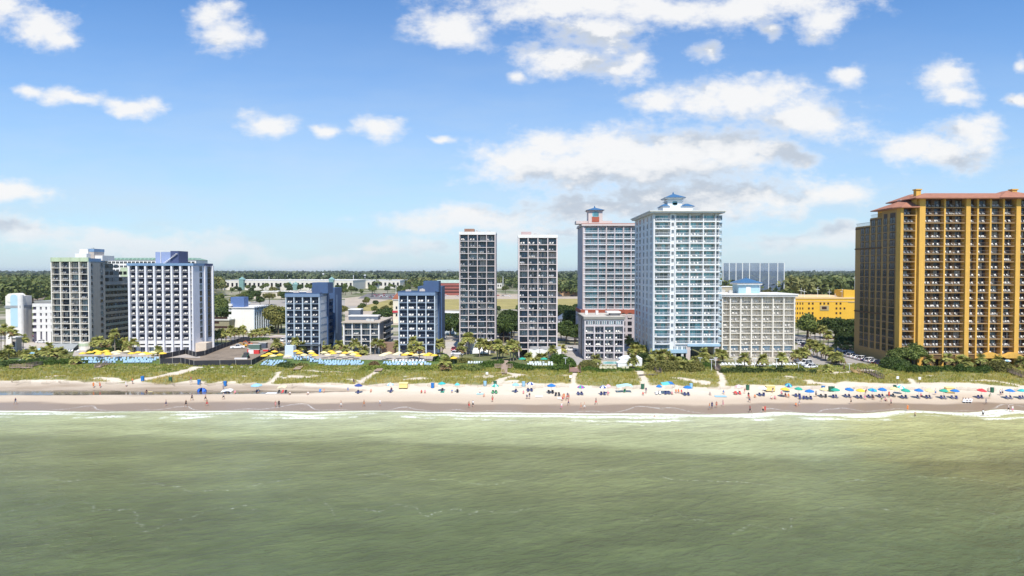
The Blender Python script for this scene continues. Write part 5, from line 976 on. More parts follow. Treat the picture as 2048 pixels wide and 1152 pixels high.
# ============================================================= TREES
GRP = {}
def tzone(desc, px0, px1, y0, y1, n, h0, h1, kinds=('dark','mid','olive'), front=0):
    out = []
    for i in range(n):
        for _ in range(20):
            px_ = random.uniform(px0, px1); u = random.random(); py = y0+(y1-y0)*u; Y = float(dp(py)); X = float(xp(px_, Y))
            if all(math.hypot(o.location.x-X, o.location.y-Y) > h0*.42 for o in out): break
        out.append(tree(X, Y, random.uniform(h0, h1), random.choice(kinds), group='broadleaf trees'))
    name_rank(out, '{1} tree, {0} from the left '+desc); return out
tzone('in the woods at the far left edge', -60, 104, 583, 628, 32, 10, 15, ('mid','olive','dark','mid'))
tzone('right of the white-piered tower', 424, 466, 612, 650, 12, 10, 15, ('dark','mid'))
tzone('behind the blank white-walled hotel', 466, 575, 592, 622, 18, 8, 13, ('dark','mid','olive'))
tzone('in front of the convention center', 446, 690, 577, 589, 30, 9, 14, ('dark','mid'))
tzone('in the park behind the blue hotels', 680, 880, 574, 592, 34, 9, 13, ('dark','mid','mid'))
tzone('left of the blue hotel', 640, 800, 604, 640, 13, 6, 9, ('dark','mid','olive'))
tzone('beside the navy hotel rear road', 545, 570, 660, 668, 4, 12, 15, ('dark','olive'))
tzone('right behind the grey midrise', 752, 796, 626, 650, 5, 8, 11, ('dark',))
tzone('left of the left twin tower', 886, 922, 652, 686, 9, 8, 12, ('dark',))
tzone('between the twin towers', 994, 1036, 648, 690, 14, 9, 13, ('dark',))
tzone('right of the right twin tower', 1116, 1160, 634, 690, 16, 8, 12, ('dark',))
tzone('beyond the twin towers meadow', 880, 1165, 572, 589, 38, 9, 13, ('mid','dark','olive'))
tzone('on the near edge of the meadow', 990, 1160, 617, 630, 6, 5, 7, ('dark','mid'))
tzone('in the woods behind the yellow garage', 1440, 1725, 574, 606, 50, 11, 15, ('mid','dark','olive','mid'))
tzone('in front of the yellow garage', 1612, 1712, 668, 690, 9, 9, 12, ('dark','mid','dark'))
tzone('beside the orange tower car park', 1668, 1715, 692, 702, 6, 5, 7, ('dark',))
tzone('at the orange tower corner', 1790, 1830, 731, 740, 4, 6.5, 8.5, ('mid',))
# far woods as one mass each
def woods(name, label, specs, size, seed, m, q=26):
    rng = np.random.default_rng(seed); P = []
    for (pa, pb, Ya, Yb, n, h) in specs:
        Y = Ya*(Yb/Ya)**rng.random(n); X = (pa+(pb-pa)*rng.random(n)-1024)/F*Y; hh = h*(.35+.85*fbm(X, Y, 260, 5)+.35*rng.random(n)); r = hh*.42
        for k in range(q):
            u = rng.normal(size=(n, 3)); u /= np.linalg.norm(u, axis=1)[:, None]; u[:, 2] = np.abs(u[:, 2])
            P.append(np.stack([X+u[:, 0]*r, Y+u[:, 1]*r, 2+hh*.45+u[:, 2]*hh*.52], -1))
    P = np.concatenate(P); V, Q = leafquads(P, size, rng, up=.3); return tag(ob(name, npmesh(name, V, Q, m)), label, 'woods', kind='stuff')
woods('far_woods', 'continuous dark green forest reaching the horizon', [(-300, 2350, 1500, 5000, 9000, 19)], 4.6, 3, GR['far_leaf'], 14)
woods('far_tree_line', 'dark bluish tree line on the horizon', [(-300, 2350, 5000, 9000, 3200, 24)], 11., 5, GR['far_leaf'], 10)
woods('middle_woods', 'mid green woods filling the middle distance', [(-250, 440, 850, 1600, 1700, 21), (1110, 1240, 850, 1500, 600, 15), (1420, 2300, 700, 1600, 3300, 20), (-200, 104, 620, 1000, 260, 19), (640, 1160, 1250, 1600, 700, 15)], 2.0, 4, GR['wood_leaf'], 34)
# ============================================================= PALMS
PL = {'beside the left hotels': [(69,681,648),(77,681,650),(82,680,647),(92,679,645),(38,679,655),(10,704,648),(25,706,652),(5,728,702),(55,722,700),(107,718,697),(18,718,690),(88,716,694),(120,712,694),(150,729,712,1),(30,697,660),(46,700,668),(2,700,655),(66,714,692),(98,704,684),(130,719,700),(190,700,676),(240,703,680),(256,706,684),(198,703,673),(230,706,657),(226,704,672),(250,700,675),(267,708,676),(212,700,680),(315,712,692)],
 'along the fence by the white-piered tower': [(417,690,668),(425,692,664),(434,689,661),(443,690,658),(452,687,660),(462,682,651),(470,684,656),(478,681,655),(487,676,652),(505,677,660),(512,679,658),(520,677,657),(531,671,656),(544,667,653)],
 'before the navy hotel and grey midrise': [(552,708,678),(604,709,683),(656,709,690),(692,711,690),(727,710,692),(590,710,674),(618,706,678),(633,707,684),(643,706,683),(677,707,681),(710,709,678),(750,709,676),(763,709,679)],
 'in front of the blue hotel': [(798,710,681),(828,718,673),(839,720,685),(869,710,679),(880,709,678),(822,712,690)],
 'around the left twin tower': [(891,742,713,1),(924,722,685),(933,710,667),(939,709,666),(959,714,677),(967,712,679),(977,712,682),(995,719,680),(999,717,683),(1006,716,690)],
 'around the right twin tower': [(1021,722,682),(1027,722,679),(1033,719,684),(1104,718,690),(1124,710,689),(1058,721,706),(1078,720,708),(1088,720,709)],
 'around the small grey block': [(1256,692,672),(1268,712,690),(1192,734,709),(1266,737,709),(1262,697,676),(1271,705,684),(1278,712,690),(1285,716,690),(1292,714,692)],
 'in front of the tall white tower': [(1300,740,716),(1322,742,712),(1365,742,722),(1380,740,720),(1306,722,700),(1318,735,699),(1327,737,698),(1335,733,702),(1345,738,712),(1392,732,713),(1408,725,696),(1356,736,716),(1407,728,706)],
 'in front of the cream hotel': [(1436,726,698),(1446,725,700),(1489,734,706),(1526,734,708),(1563,734,704),(1592,727,699),(1604,723,695),(1611,723,694),(1655,745,736,1)],
 'lining the car park before the orange tower': [(1596,671,639),(1619,708,678),(1627,711,680),(1634,714,685),(1643,717,687),(1651,720,691),(1659,723,694),(1668,727,704),(1673,729,706),(1678,731,704),(1621,676,644),(1630,684,652),(1640,686,650),(1648,688,652),(1656,692,662),(1673,703,680),(1693,708,682),(1711,709,683),(1729,712,687),(1740,715,687),(1753,716,692),(1766,721,694)],
 'in front of the orange tower': [(1857,736,709),(1895,736,707),(1922,734,711),(1961,736,708),(1992,734,710),(2043,736,713),(1935,735,714)]}
for z_, lst in PL.items():
    for p_ in lst: palm(p_[0], p_[1], p_[2], z_, len(p_) > 3)
for z_, lst in PALM_GROUPS.items(): name_rank(lst, '{1} cabbage palm, {0} from the left '+z_)
# ============================================================= HEDGES AND BUSHES
hedge([(84,731),(100,731),(125,728),(138,726)], 2.6, 1.7, 'bright green clipped hedge beside the leftmost boardwalk')
hedge([(150,727),(175,726),(205,724)], 1.6, 1.0, 'low green hedge below the leftmost blue lounger block')
hedge([(0,733),(30,730),(60,727),(100,721)], 2.6, 1.5, 'dark shrubbery band at the far left edge', 'leaf_dark', 'shrubbery', 'shrubbery')
hedge([(0,716),(20,714),(60,711),(98,706)], 3., 2.2, 'olive shrubs below the far left palms', 'leaf_olive', 'shrubbery', 'shrubbery')
hedge([(182,708),(205,706),(255,701)], 2.6, 1.8, 'dark green shrubs between the two left towers', 'leaf_dark', 'shrubbery', 'shrubbery')
hedge([(735,738),(770,737),(820,737),(868,739)], 3.6, .9, 'bright green low shrub bank below the blue hotel loungers', 'dune_leaf', 'shrubbery', 'shrubbery', .2)
hedge([(874,722),(890,721),(905,722)], 2.2, 1.9, 'dark rounded hedge right of the blue hotel umbrellas')
hedge([(905,727),(925,726),(938,724)], 2., 1.6, 'olive rounded bushes left of the left twin tower garden', 'leaf_olive', 'bushes', 'bushes')
hedge([(905,741),(925,742),(948,741),(960,739)], 2.6, 1.5, 'dark bushes at the dune edge before the left twin tower', 'leaf_mid', 'bushes', 'bushes')
hedge([(966,736),(980,734),(996,732),(1002,728)], 2.4, 1.8, 'bright bushes left of the timber boardwalk', 'hedge_leaf', 'bushes', 'bushes')
hedge([(1020,733),(1040,736),(1060,740),(1110,741),(1128,738)], 2.2, 1.4, 'green bush row below the right twin tower lawn', 'hedge_leaf', 'bushes', 'bushes')
hedge([(1112,724),(1124,727),(1136,731),(1141,735)], 3.2, 2.6, 'big rounded green hedge right of the right twin tower', 'hedge_leaf')
hedge([(1168,742),(1178,740),(1190,742),(1206,743),(1260,742),(1290,742)], 2.3, 1.0, 'low green hedge below the small grey block pool')
hedge([(1168,736),(1176,734),(1186,737)], 2.6, 2.0, 'rounded olive bush left of the small pool', 'leaf_olive', 'bush', 'bush')
hedge([(1278,730),(1288,731),(1296,733)], 3., 3.4, 'tall dark bush with reddish top beside the stairs', 'leaf_dark', 'bush', 'bush')
hedge([(1310,742),(1330,742),(1350,742),(1375,742),(1392,741)], 4., 2.8, 'dense mixed shrub thicket below the tall white tower', 'leaf_olive', 'thicket', 'thicket', .2)
hedge([(1345,735),(1365,735),(1385,736)], 3., 2.8, 'dark brownish bushes in the thicket below the tall white tower', 'leaf_dark', 'bushes', 'bushes')
hedge([(1452,745),(1480,744),(1520,744),(1560,744),(1600,745),(1625,746)], 2.8, 1.3, 'dark green hedge below the cream hotel pool deck', 'leaf_dark')
hedge([(1398,734),(1420,736)], 2.2, 1.5, 'small green bushes right of the thicket', 'hedge_leaf', 'bushes', 'bushes')
hedge([(1800,742),(1830,746),(1870,744),(1920,744),(1960,745),(1985,744)], 3.2, 2.0, 'long glossy green hedge in front of the orange tower')
hedge([(1985,744),(2000,745),(2012,743)], 3.4, 3.0, 'tall olive shrubs at the right end of the orange tower hedge', 'leaf_olive', 'shrubbery', 'shrubbery')
hedge([(1775,734),(1790,738),(1806,740)], 3.6, 3.0, 'very dark shrubs under the trees at the orange tower corner', 'leaf_dark', 'shrubbery', 'shrubbery')
hedge([(500,682),(520,681),(545,679)], 2.4, 1.2, 'green hedge on the rear road behind the building site')
# ============================================================= BEACH AND POOL FURNITURE
def flatmat(n, c, r=.6): return mat(n, c, r, .06, .5)
UC = {k: flatmat('canvas_'+k, v, .8) for k, v in {'yellow': (.78, .52, .06), 'pale': (.80, .68, .32), 'cream': (.74, .64, .42), 'blue': (.02, .17, .50), 'navy': (.04, .07, .26), 'teal': (.04, .42, .42), 'green': (.03, .34, .24), 'red': (.62, .05, .06), 'purple': (.36, .05, .40),
      'white': (.78, .80, .82), 'turquoise': (.12, .52, .55), 'sky': (.28, .50, .66), 'aqua': (.40, .68, .72), 'pink': (.72, .42, .44), 'darkgreen': (.03, .12, .07)}.items()}
POLE = flatmat('pole_metal', (.55, .53, .48), .4); UCO = {}
def umb_mesh(c, c2=None, r=1.25, n=8):
    k = (c, c2, r)
    if k not in UCO:
        mb = MB(); pr = [(0.02, .5), (r*.45, .36), (r*.85, .10), (r, 0.)]
        for i in range(n):
            a, b_ = 2*math.pi*i/n, 2*math.pi*(i+1)/n
            for (ra, za), (rb, zb_) in zip(pr, pr[1:]):
                s_ = .10*rb; mb.quad((ra*math.cos(a), ra*math.sin(a), za), (rb*math.cos(a), rb*math.sin(a), zb_), (rb*math.cos(b_), rb*math.sin(b_), zb_), (ra*math.cos(b_), ra*math.sin(b_), za), (i % 2) if c2 else 0)
            mb.quad((r*math.cos(a), r*math.sin(a), 0), (r*math.cos(a), r*math.sin(a), -.14), (r*math.cos(b_), r*math.sin(b_), -.14), (r*math.cos(b_), r*math.sin(b_), 0), (i % 2) if c2 else 0)
        mb.lathe([(.04, .5), (.03, .62), (.005, .64)], 6)
        pm = MB(); pm.tube((0, 0, -2.1), (0, 0, .48), .028, n=6)
        for i in range(n): a = 2*math.pi*i/n; pm.tube((0, 0, -.1), (r*.6*math.cos(a), r*.6*math.sin(a), .23), .012, n=3)
        UCO[k] = (mb.mesh('canopy', [UC[c], UC[c2 or c]]), pm.mesh('pole', POLE))
    return UCO[k]
def umbrella(x, y, z, c, label, cat='umbrella', group='beach umbrellas', c2=None, r=1.25, h=2.1, tilt=0., rz=0):
    r *= .82; cm, pm = umb_mesh(c, c2, r); o = thing('beach_umbrella' if group == 'beach umbrellas' else 'parasol', label, cat, (x, y, z), random.random(), group)
    a = ob('canopy', cm, o, (0, 0, h)); b_ = ob('pole', pm, o, (0, 0, h), sc=(1, 1, h/2.1)); o.rotation_euler = (tilt, random.uniform(-.06, .06), rz); return o
# balcony chairs
def chair_mesh(c):
    mb = MB(); mb.box(-.27, .27, -.26, .26, .38, .43); mb.add([(-.27,.24,.42),(.27,.24,.42),(.27,.30,.42),(-.27,.30,.42),(-.25,.42,.98),(.25,.42,.98),(.25,.47,.98),(-.25,.47,.98)], [(0,3,2,1),(4,5,6,7),(0,1,5,4),(1,2,6,5),(2,3,7,6),(3,0,4,7)])
    for sx_ in (-.27, .23):
        mb.box(sx_, sx_+.04, -.26, .3, .60, .64)
        for sy_ in (-.25, .24): mb.box(sx_, sx_+.04, sy_, sy_+.04, 0, .6)
    return mb.mesh('balcony_chair', c)
CHW = chair_mesh(flatmat('chair_white', (.80, .78, .74))); CH.sort(key=lambda c: math.hypot(c[0], c[1]-0)*(1+.000*c[2])); q3 = CH[:300]; seen = {}
words_ = ['leftmost white chair', 'second white chair', 'third white chair', 'fourth white chair', 'fifth white chair']
for (x, y, z, rz, lab, cc, q) in q3: tag(ob('balcony_chair', CHW, None, (x, y, z), rz), lab.format(words_[min(q, 4)]).strip().replace('  ', ' '), 'chair', 'chairs on the hotel balconies')
rest = CH[300:]
if rest:
    co = np.array([tuple(v.co) for v in CHW.vertices]); fs = np.array([list(p.vertices) for p in CHW.polygons]); A = np.array([(c[0], c[1], c[2], c[3]) for c in rest]); cs, sn = np.cos(A[:, 3])[:, None], np.sin(A[:, 3])[:, None]
    V = np.stack([co[:, 0]*cs-co[:, 1]*sn+A[:, :1], co[:, 0]*sn+co[:, 1]*cs+A[:, 1:2], co[:, 2]+A[:, 2:3]], -1).reshape(-1, 3); Q = (fs[None]+np.arange(len(A))[:, None, None]*len(co)).reshape(-1, 4)
    tag(ob('balcony_chairs', npmesh('balcony_chairs', V, Q, CHW.materials[0])), 'many small white chairs on the more distant hotel balconies', 'chairs', kind='stuff')
print('chairs', len(CH))
# sun loungers
def lounger_mesh(m):
    mb = MB(); mb.box(-.32, .32, -1.0, .25, .30, .36, 0); mb.add([(-.32,.25,.30),(.32,.25,.30),(.32,.25,.36),(-.32,.25,.36),(-.32,.95,.78),(.32,.95,.78),(.32,.92,.84),(-.32,.92,.84)], [(0,1,2,3),(7,6,5,4),(0,4,5,1),(1,5,6,2),(2,6,7,3),(3,7,4,0)], 0)
    for sx_ in (-.34, .29):
        mb.box(sx_, sx_+.05, -1., .95, .24, .30, 1)
        for sy_ in (-.85, .6): mb.box(sx_, sx_+.05, sy_, sy_+.05, 0, .24, 1)
    return mb.mesh('sun_lounger', [m, FRM['white']])
LGM = {'blue': lounger_mesh(flatmat('sling_blue', (.27, .42, .55))), 'white': lounger_mesh(flatmat('sling_white', (.72, .75, .78))), 'pale': lounger_mesh(flatmat('sling_pale', (.50, .56, .56)))}
def row(p0, p1, n, col, desc, jit=.15, rz=0., miss=.06):
    a, b_ = at(*p0), at(*p1); k = 0
    for i in range(n):
        if random.random() < miss: continue
        k += 1; u = i/(n-1) if n > 1 else 0; x = a[0]+(b_[0]-a[0])*u+random.uniform(-jit, jit); y = a[1]+(b_[1]-a[1])*u+random.uniform(-jit, jit)
        tag(ob('sun_lounger', LGM[col], None, (x, y, gz(x, y)+.03), rz+random.uniform(-.12, .12)), '%s sun lounger, %s from left, %s' % (col, on(k), desc), 'sun lounger', 'sun loungers in rows on the hotel lawns')
BL = 'lounger block below the leftmost towers'
row((158,727),(233,726.5),16,'blue','front row of the '+BL,rz=.5); row((164,723),(248,722.5),17,'blue','second row of the '+BL,rz=.5); row((172,719.5),(256,719),16,'blue','third row of the '+BL,rz=.5)
row((248,726.5),(302,726),12,'blue','front row of the block left of the black fence',rz=.5); row((256,723),(310,722),12,'blue','second row of the block left of the black fence',rz=.5); row((266,719.5),(316,718.5),10,'blue','third row of the block left of the black fence',rz=.5)
row((524,731),(548,732.5),5,'blue','front row of the block right of the building site'); row((528,728),(562,729),7,'blue','second row of the block right of the building site'); row((532,724.5),(570,725.5),8,'blue','third row of the block right of the building site')
B3_ = 'block before the grey midrise'
row((652,731.5),(722,731.5),16,'blue','front row of the '+B3_); row((640,728.5),(726,728.5),18,'blue','second row of the '+B3_); row((622,725),(720,725.5),19,'blue','third row of the '+B3_); row((590,720.5),(640,722),9,'blue','rear row of the '+B3_,rz=.4); row((586,716.5),(622,718),7,'blue','last row of the '+B3_,rz=.4)
row((776,731.5),(860,731.5),17,'blue','front row of the block before the blue hotel',miss=.3); row((790,731.2),(850,731.2),10,'white','front row of the block before the blue hotel',miss=.2); row((768,728),(850,728),15,'blue','second row of the block before the blue hotel'); row((786,725),(846,724.5),10,'white','third row of the block before the blue hotel')
row((938,728),(970,728),7,'pale','left twin tower garden'); row((1056,732),(1103,732),10,'pale','front row of the right twin tower lawn'); row((1060,728.5),(1103,728.5),9,'pale','second row of the right twin tower lawn'); row((1446,731),(1590,731.5),22,'white','row on the cream hotel pool deck'); row((131,704),(154,704),5,'white','terrace row under the leftmost tower awning')
row((40,722),(78,722),4,'pale','far left lawn')
# yellow parasols
ps = []
for px_, py, c in [(166,713,'yellow'),(180,711,'yellow'),(192,708,'yellow'),(196,714,'yellow'),(199,710,'yellow'),(212,708,'yellow'),(215,712,'yellow'),(217,715,'yellow'),(228,711,'cream'),(234,714,'cream'),(236,709,'pale'),(254,709,'cream'),(263,713,'yellow'),(276,711,'yellow'),(284,715,'cream'),(290,712,'yellow'),(298,714,'yellow'),(306,711,'pale'),(326,713,'yellow'),
    (549,709,'yellow'),(538,714,'yellow'),(529,718,'yellow'),(546,718,'pale'),(560,716,'yellow'),(575,719,'cream'),(593,708,'yellow'),(600,712,'yellow'),(608,716,'pale'),(621,709,'pale'),(624,713,'yellow'),(631,717,'yellow'),(648,711,'pale'),(655,716,'cream'),(662,709,'yellow'),(667,713,'yellow'),(678,710,'cream'),(686,717,'cream'),(690,712,'yellow'),(702,710,'pale'),(706,715,'pale'),(711,712,'yellow'),(716,718,'yellow'),
    (764,717,'cream'),(770,714,'cream'),(778,712,'pale'),(792,715,'cream'),(798,712,'cream'),(809,716,'yellow'),(815,713,'pale'),(824,714,'yellow'),(832,716,'pale'),(846,715,'pale'),(853,717,'yellow'),(858,714,'yellow'),(869,717,'yellow')]:
    X, Y, Z = at(px_, py+6); o = umbrella(X, Y, Z, c, 'x', 'parasol', 'yellow parasols among the hotel loungers', r=1.65, h=2.2); o['look'] = {'yellow': 'golden yellow', 'cream': 'cream', 'pale': 'pale yellow'}[c]; o['z'] = 0 if px_ < 330 else 1 if px_ < 730 else 2; ps.append(o)
for k, dsc in enumerate(('beside the two left towers', 'before the navy hotel and grey midrise', 'before the blue hotel')):
    g_ = [o for o in ps if o['z'] == k]; name_rank(g_, '{1} parasol, {0} from the left '+dsc)
for o in ps: del o['z']
for px_, py, c, lab in ((79,704,'sky','pale blue parasol on the far left lawn, rear one'),(62,712,'sky','pale blue parasol on the far left lawn, front one'),(908,722,'yellow','single yellow parasol right of the blue hotel hedge'),(1088,724,'green','green parasol on the right twin tower lawn'),(1045,724,'green','flat green parasol left of the right twin tower door'),(2013,728,'white','white and blue parasol before the orange tower')):
    X, Y, Z = at(px_, py+6); umbrella(X, Y, Z, c, lab, 'parasol', 'single parasols', r=1.6, c2='sky' if px_ == 2013 else None)
# ============================================================= PEOPLE
def skin_body(name, J, E_, m):
    """J: {joint:(x,y,z,r)}; one continuous skinned surface"""
    ks = list(J); me = bpy.data.meshes.new(name); me.from_pydata([J[k][:3] for k in ks], [(ks.index(a), ks.index(b_)) for a, b_ in E_], []); o = bpy.data.objects.new(name, me); COL.objects.link(o)
    sk = o.modifiers.new('s', 'SKIN'); sk.use_smooth_shade = True
    for i, k in enumerate(ks): r_ = J[k][3]; me.skin_vertices[0].data[i].radius = (r_, r_*(J[k][4] if len(J[k]) > 4 else 1.)); me.skin_vertices[0].data[i].use_root = (k == 'pelvis')
    sb = o.modifiers.new('u', 'SUBSURF'); sb.levels = 1; sb.render_levels = 1
    dg = bpy.context.evaluated_depsgraph_get(); me2 = bpy.data.meshes.new_from_object(o.evaluated_get(dg)); bpy.data.objects.remove(o); me2.materials.clear(); me2.materials.append(m); me2.name = name
    for p in me2.polygons: p.material_index = 0
    return me2
def human(pose):
    if pose in ('stand', 'walk', 'bend'):
        w_ = pose == 'walk'; b_ = pose == 'bend'; l1, l2 = ((.20, -.24) if w_ else (.03, -.03))
        ty, dz = (-.28, -.16) if b_ else (0, 0)
        J = {'pelvis': (0, 0, .93, .145, .75), 'waist': (0, ty*.3, 1.08+dz*.1, .125, .72), 'chest': (0, ty*.8, 1.30+dz*.6, .165, .68), 'neck': (0, ty*1.2-.0, 1.48+dz, .058), 'jaw': (0, ty*1.4-.02, 1.56+dz*1.1, .075), 'head': (0, ty*1.5-.01, 1.65+dz*1.1, .095), 'crown': (0, ty*1.55, 1.73+dz*1.1, .06), 'nose': (0, ty*1.4-.115, 1.60+dz*1.1, .014)}
        E_ = [('pelvis', 'waist'), ('waist', 'chest'), ('chest', 'neck'), ('neck', 'jaw'), ('jaw', 'head'), ('head', 'crown'), ('jaw', 'nose')]
        for s, l in ((1, l1), (-1, l2)):
            S = 'LR'[s > 0]; J.update({S+'hip': (s*.09, 0, .88, .10), S+'knee': (s*.10, -l*.9-(.05 if l > .1 else 0), .49, .062), S+'calf': (s*.10, -l*1.0+(.02 if l < 0 else 0), .34, .055), S+'ank': (s*.10, -l*1.5+.02, .08, .038), S+'toe': (s*.11, -l*1.5-.15, .03, .03, .7)})
            a = -l*1.0; J.update({S+'sho': (s*.19, ty*.95, 1.42+dz*.85, .055), S+'elb': (s*.25, ty*1.1+(a*.4), 1.14+dz*.9, .042), S+'wri': (s*.26, ty*1.3+a*.9-.08, .90+dz*.8, .028), S+'palm': (s*.26, ty*1.3+a-.10, .83+dz*.8, .034, .5), S+'fin': (s*.26, ty*1.3+a-.11, .75+dz*.8, .016), S+'fi2': (s*.26, ty*1.3+a-.07, .75+dz*.8, .014), S+'thu': (s*.25, ty*1.3+a-.15, .81+dz*.8, .012)})
            E_ += [('pelvis', S+'hip'), (S+'hip', S+'knee'), (S+'knee', S+'calf'), (S+'calf', S+'ank'), (S+'ank', S+'toe'), ('chest', S+'sho'), (S+'sho', S+'elb'), (S+'elb', S+'wri'), (S+'wri', S+'palm'), (S+'palm', S+'fin'), (S+'palm', S+'fi2'), (S+'palm', S+'thu')]
    else:       # sitting, 'sit' on the ground, 'chair' in a low chair
        z0 = .12 if pose == 'sit' else .36; kz = z0+.33 if pose == 'sit' else z0+.10
        J = {'pelvis': (0, 0, z0, .145, .8), 'waist': (0, .07, z0+.17, .125, .75), 'chest': (0, .10, z0+.38, .165, .7), 'neck': (0, .08, z0+.55, .058), 'jaw': (0, .05, z0+.63, .075), 'head': (0, .06, z0+.72, .095), 'crown': (0, .07, z0+.80, .06), 'nose': (0, -.05, z0+.67, .014)}
        E_ = [('pelvis', 'waist'), ('waist', 'chest'), ('chest', 'neck'), ('neck', 'jaw'), ('jaw', 'head'), ('head', 'crown'), ('jaw', 'nose')]
        for s in (1, -1):
            S = 'LR'[s > 0]; J.update({S+'hip': (s*.10, -.05, z0, .10), S+'knee': (s*.13, -.44, kz, .062), S+'calf': (s*.13, -.55, max(.1, kz-.16), .055), S+'ank': (s*.12, -.72, .07, .038), S+'toe': (s*.12, -.86, .06, .03, .7), S+'sho': (s*.19, .10, z0+.49, .055), S+'elb': (s*.25, .02, z0+.23, .042), S+'wri': (s*.20, -.22, z0+.24, .028), S+'palm': (s*.18, -.29, z0+.22, .034, .5), S+'fin': (s*.17, -.36, z0+.20, .016), S+'fi2': (s*.20, -.35, z0+.20, .014), S+'thu': (s*.14, -.30, z0+.24, .012)})
            E_ += [('pelvis', S+'hip'), (S+'hip', S+'knee'), (S+'knee', S+'calf'), (S+'calf', S+'ank'), (S+'ank', S+'toe'), ('chest', S+'sho'), (S+'sho', S+'elb'), (S+'elb', S+'wri'), (S+'wri', S+'palm'), (S+'palm', S+'fin'), (S+'palm', S+'fi2'), (S+'palm', S+'thu')]
    return J, E_
SK = [flatmat('skin_light', (.60, .36, .25)), flatmat('skin_tan', (.44, .24, .15)), flatmat('skin_brown', (.20, .11, .07))]
HAIR = [flatmat('hair_brown', (.07, .04, .025)), flatmat('hair_fair', (.45, .32, .16)), flatmat('hair_black', (.015, .012, .01))]
CLO = {k: flatmat('cloth_'+k, v, .8) for k, v in {'red': (.6, .05, .05), 'navy': (.03, .04, .14), 'black': (.015, .015, .02), 'white': (.75, .75, .74), 'blue': (.06, .2, .5), 'orange': (.75, .22, .05), 'teal': (.03, .35, .36), 'pink': (.7, .25, .35), 'grey': (.3, .3, .32), 'green': (.08, .3, .12)}.items()}
BOD = {}
for pose in ('stand', 'walk', 'bend', 'sit', 'chair'):
    J, E_ = human(pose); BOD[pose] = (skin_body('body', J, E_, SK[0]), J)
def garment(pose, fn, m, out=.018):
    me, J = BOD[pose]; vs = [v.co.copy()+v.normal*out for v in me.vertices]; fs = [tuple(p.vertices) for p in me.polygons if fn(p.center, J)]
    used = sorted({i for f in fs for i in f}); mp = {u: i for i, u in enumerate(used)}; r_ = bpy.data.meshes.new('garment'); r_.from_pydata([vs[u] for u in used], [], [tuple(mp[i] for i in f) for f in fs]); r_.materials.append(m)
    r_.polygons.foreach_set('use_smooth', [True]*len(fs)); return r_
def dist(c, p): return math.dist(c, p[:3])
def f_shorts(c, J): return (c.z < J['pelvis'][2]+.12 and (c.z > J['Lknee'][2]+.08 if J['pelvis'][2] > .6 else c.y > -.30 and c.z < J['pelvis'][2]+.1+(.25 if c.y < -.12 else 0))) and abs(c.x) < .22 and c.z < J['chest'][2]-.14
def f_top(c, J): return J['pelvis'][2]+.04 < c.z < J['neck'][2]-.0 and abs(c.x) < .2 and c.y > J['chest'][1]-.2
def f_bikini(c, J): return abs(c.x) < .17 and (abs(c.z-J['chest'][2]-.02) < .06 or abs(c.z-J['pelvis'][2]+.02) < .10) and c.y > J['chest'][1]-.22
def f_hair(c, J): h = J['head']; return dist(c, h) < .2 and (c.z > h[2]+.03 or (c.y > h[1]+.03 and c.z > h[2]-.1))
GCACHE = {}; BCACHE = {}
people = []
def person(px_, py, pose, skin, hair, top, bottom, facing, where, s=1., sink=0.):
    X, Y, Z = at(px_, py); o = thing('person', 'person', 'person', (X, Y, Z-sink), R(facing), 'people on the beach'); o.scale = (s, s, s)
    k = (pose, skin)
    if k not in BCACHE: me = BOD[pose][0].copy(); me.materials[0] = SK[skin]; BCACHE[k] = me
    ob('body', BCACHE[k], o)
    for nm, fn, m in (('hair', f_hair, HAIR[hair]), ('shorts', f_shorts, CLO.get(bottom)), ('shirt' if top != 'bikini' else 'swimsuit', f_top if top != 'bikini' else f_bikini, CLO.get(top if top != 'bikini' else bottom))):
        if m is None or (top == 'bikini' and nm == 'shorts'): continue
        kk = (pose, nm, m.name)
        if kk not in GCACHE: GCACHE[kk] = garment(pose, fn, m, .022 if nm != 'hair' else .012)
        ob(nm, GCACHE[kk], o)
    v = {'stand': 'standing', 'walk': 'walking', 'bend': 'bending', 'sit': 'sitting', 'chair': 'seated'}[pose]
    cl = ('%s swimsuit' % bottom) if top == 'bikini' else ('%s shirt, %s shorts' % (top, bottom) if top else 'bare chest, %s shorts' % bottom)
    o['label'] = '%s person, %s, %s' % (v, cl, where); people.append(o); return o
Pp = person
Pp(31,809,'walk',1,0,'navy','grey',90,'alone near the water at the far left'); Pp(187,776,'stand',0,1,'orange','orange',200,'left of two wading in the tidal pool'); Pp(200,776,'stand',0,0,'orange','red',160,'right of two wading in the tidal pool'); Pp(252,774,'stand',0,1,'white','white',0,'alone in the tidal pool middle'); Pp(265,768,'stand',1,0,'orange','grey',0,'at the tidal pool far edge'); Pp(293,785,'sit',1,2,'black','navy',0,'beside the yellow and turquoise mats'); Pp(332,812,'walk',0,0,'grey','navy',-60,'near the water below the white-piered tower')
Pp(372,813,'walk',1,2,'black','black',90,'nearest the water below the blue tent'); Pp(384,801,'walk',1,0,'navy','black',90,'just below the blue tent'); Pp(411,802,'walk',0,0,None,'black',90,'left one of a close pair below the blue tent'); Pp(414,812,'walk',1,0,None,'red',90,'right one of a close pair below the blue tent'); Pp(447,799,'walk',0,0,'white','black',90,'right below the white shade cloth'); Pp(551,815,'stand',1,0,'bikini','pink',0,'left of two at the wet sand below the building site'); Pp(558,814,'stand',2,2,'black','black',0,'right of two at the wet sand')
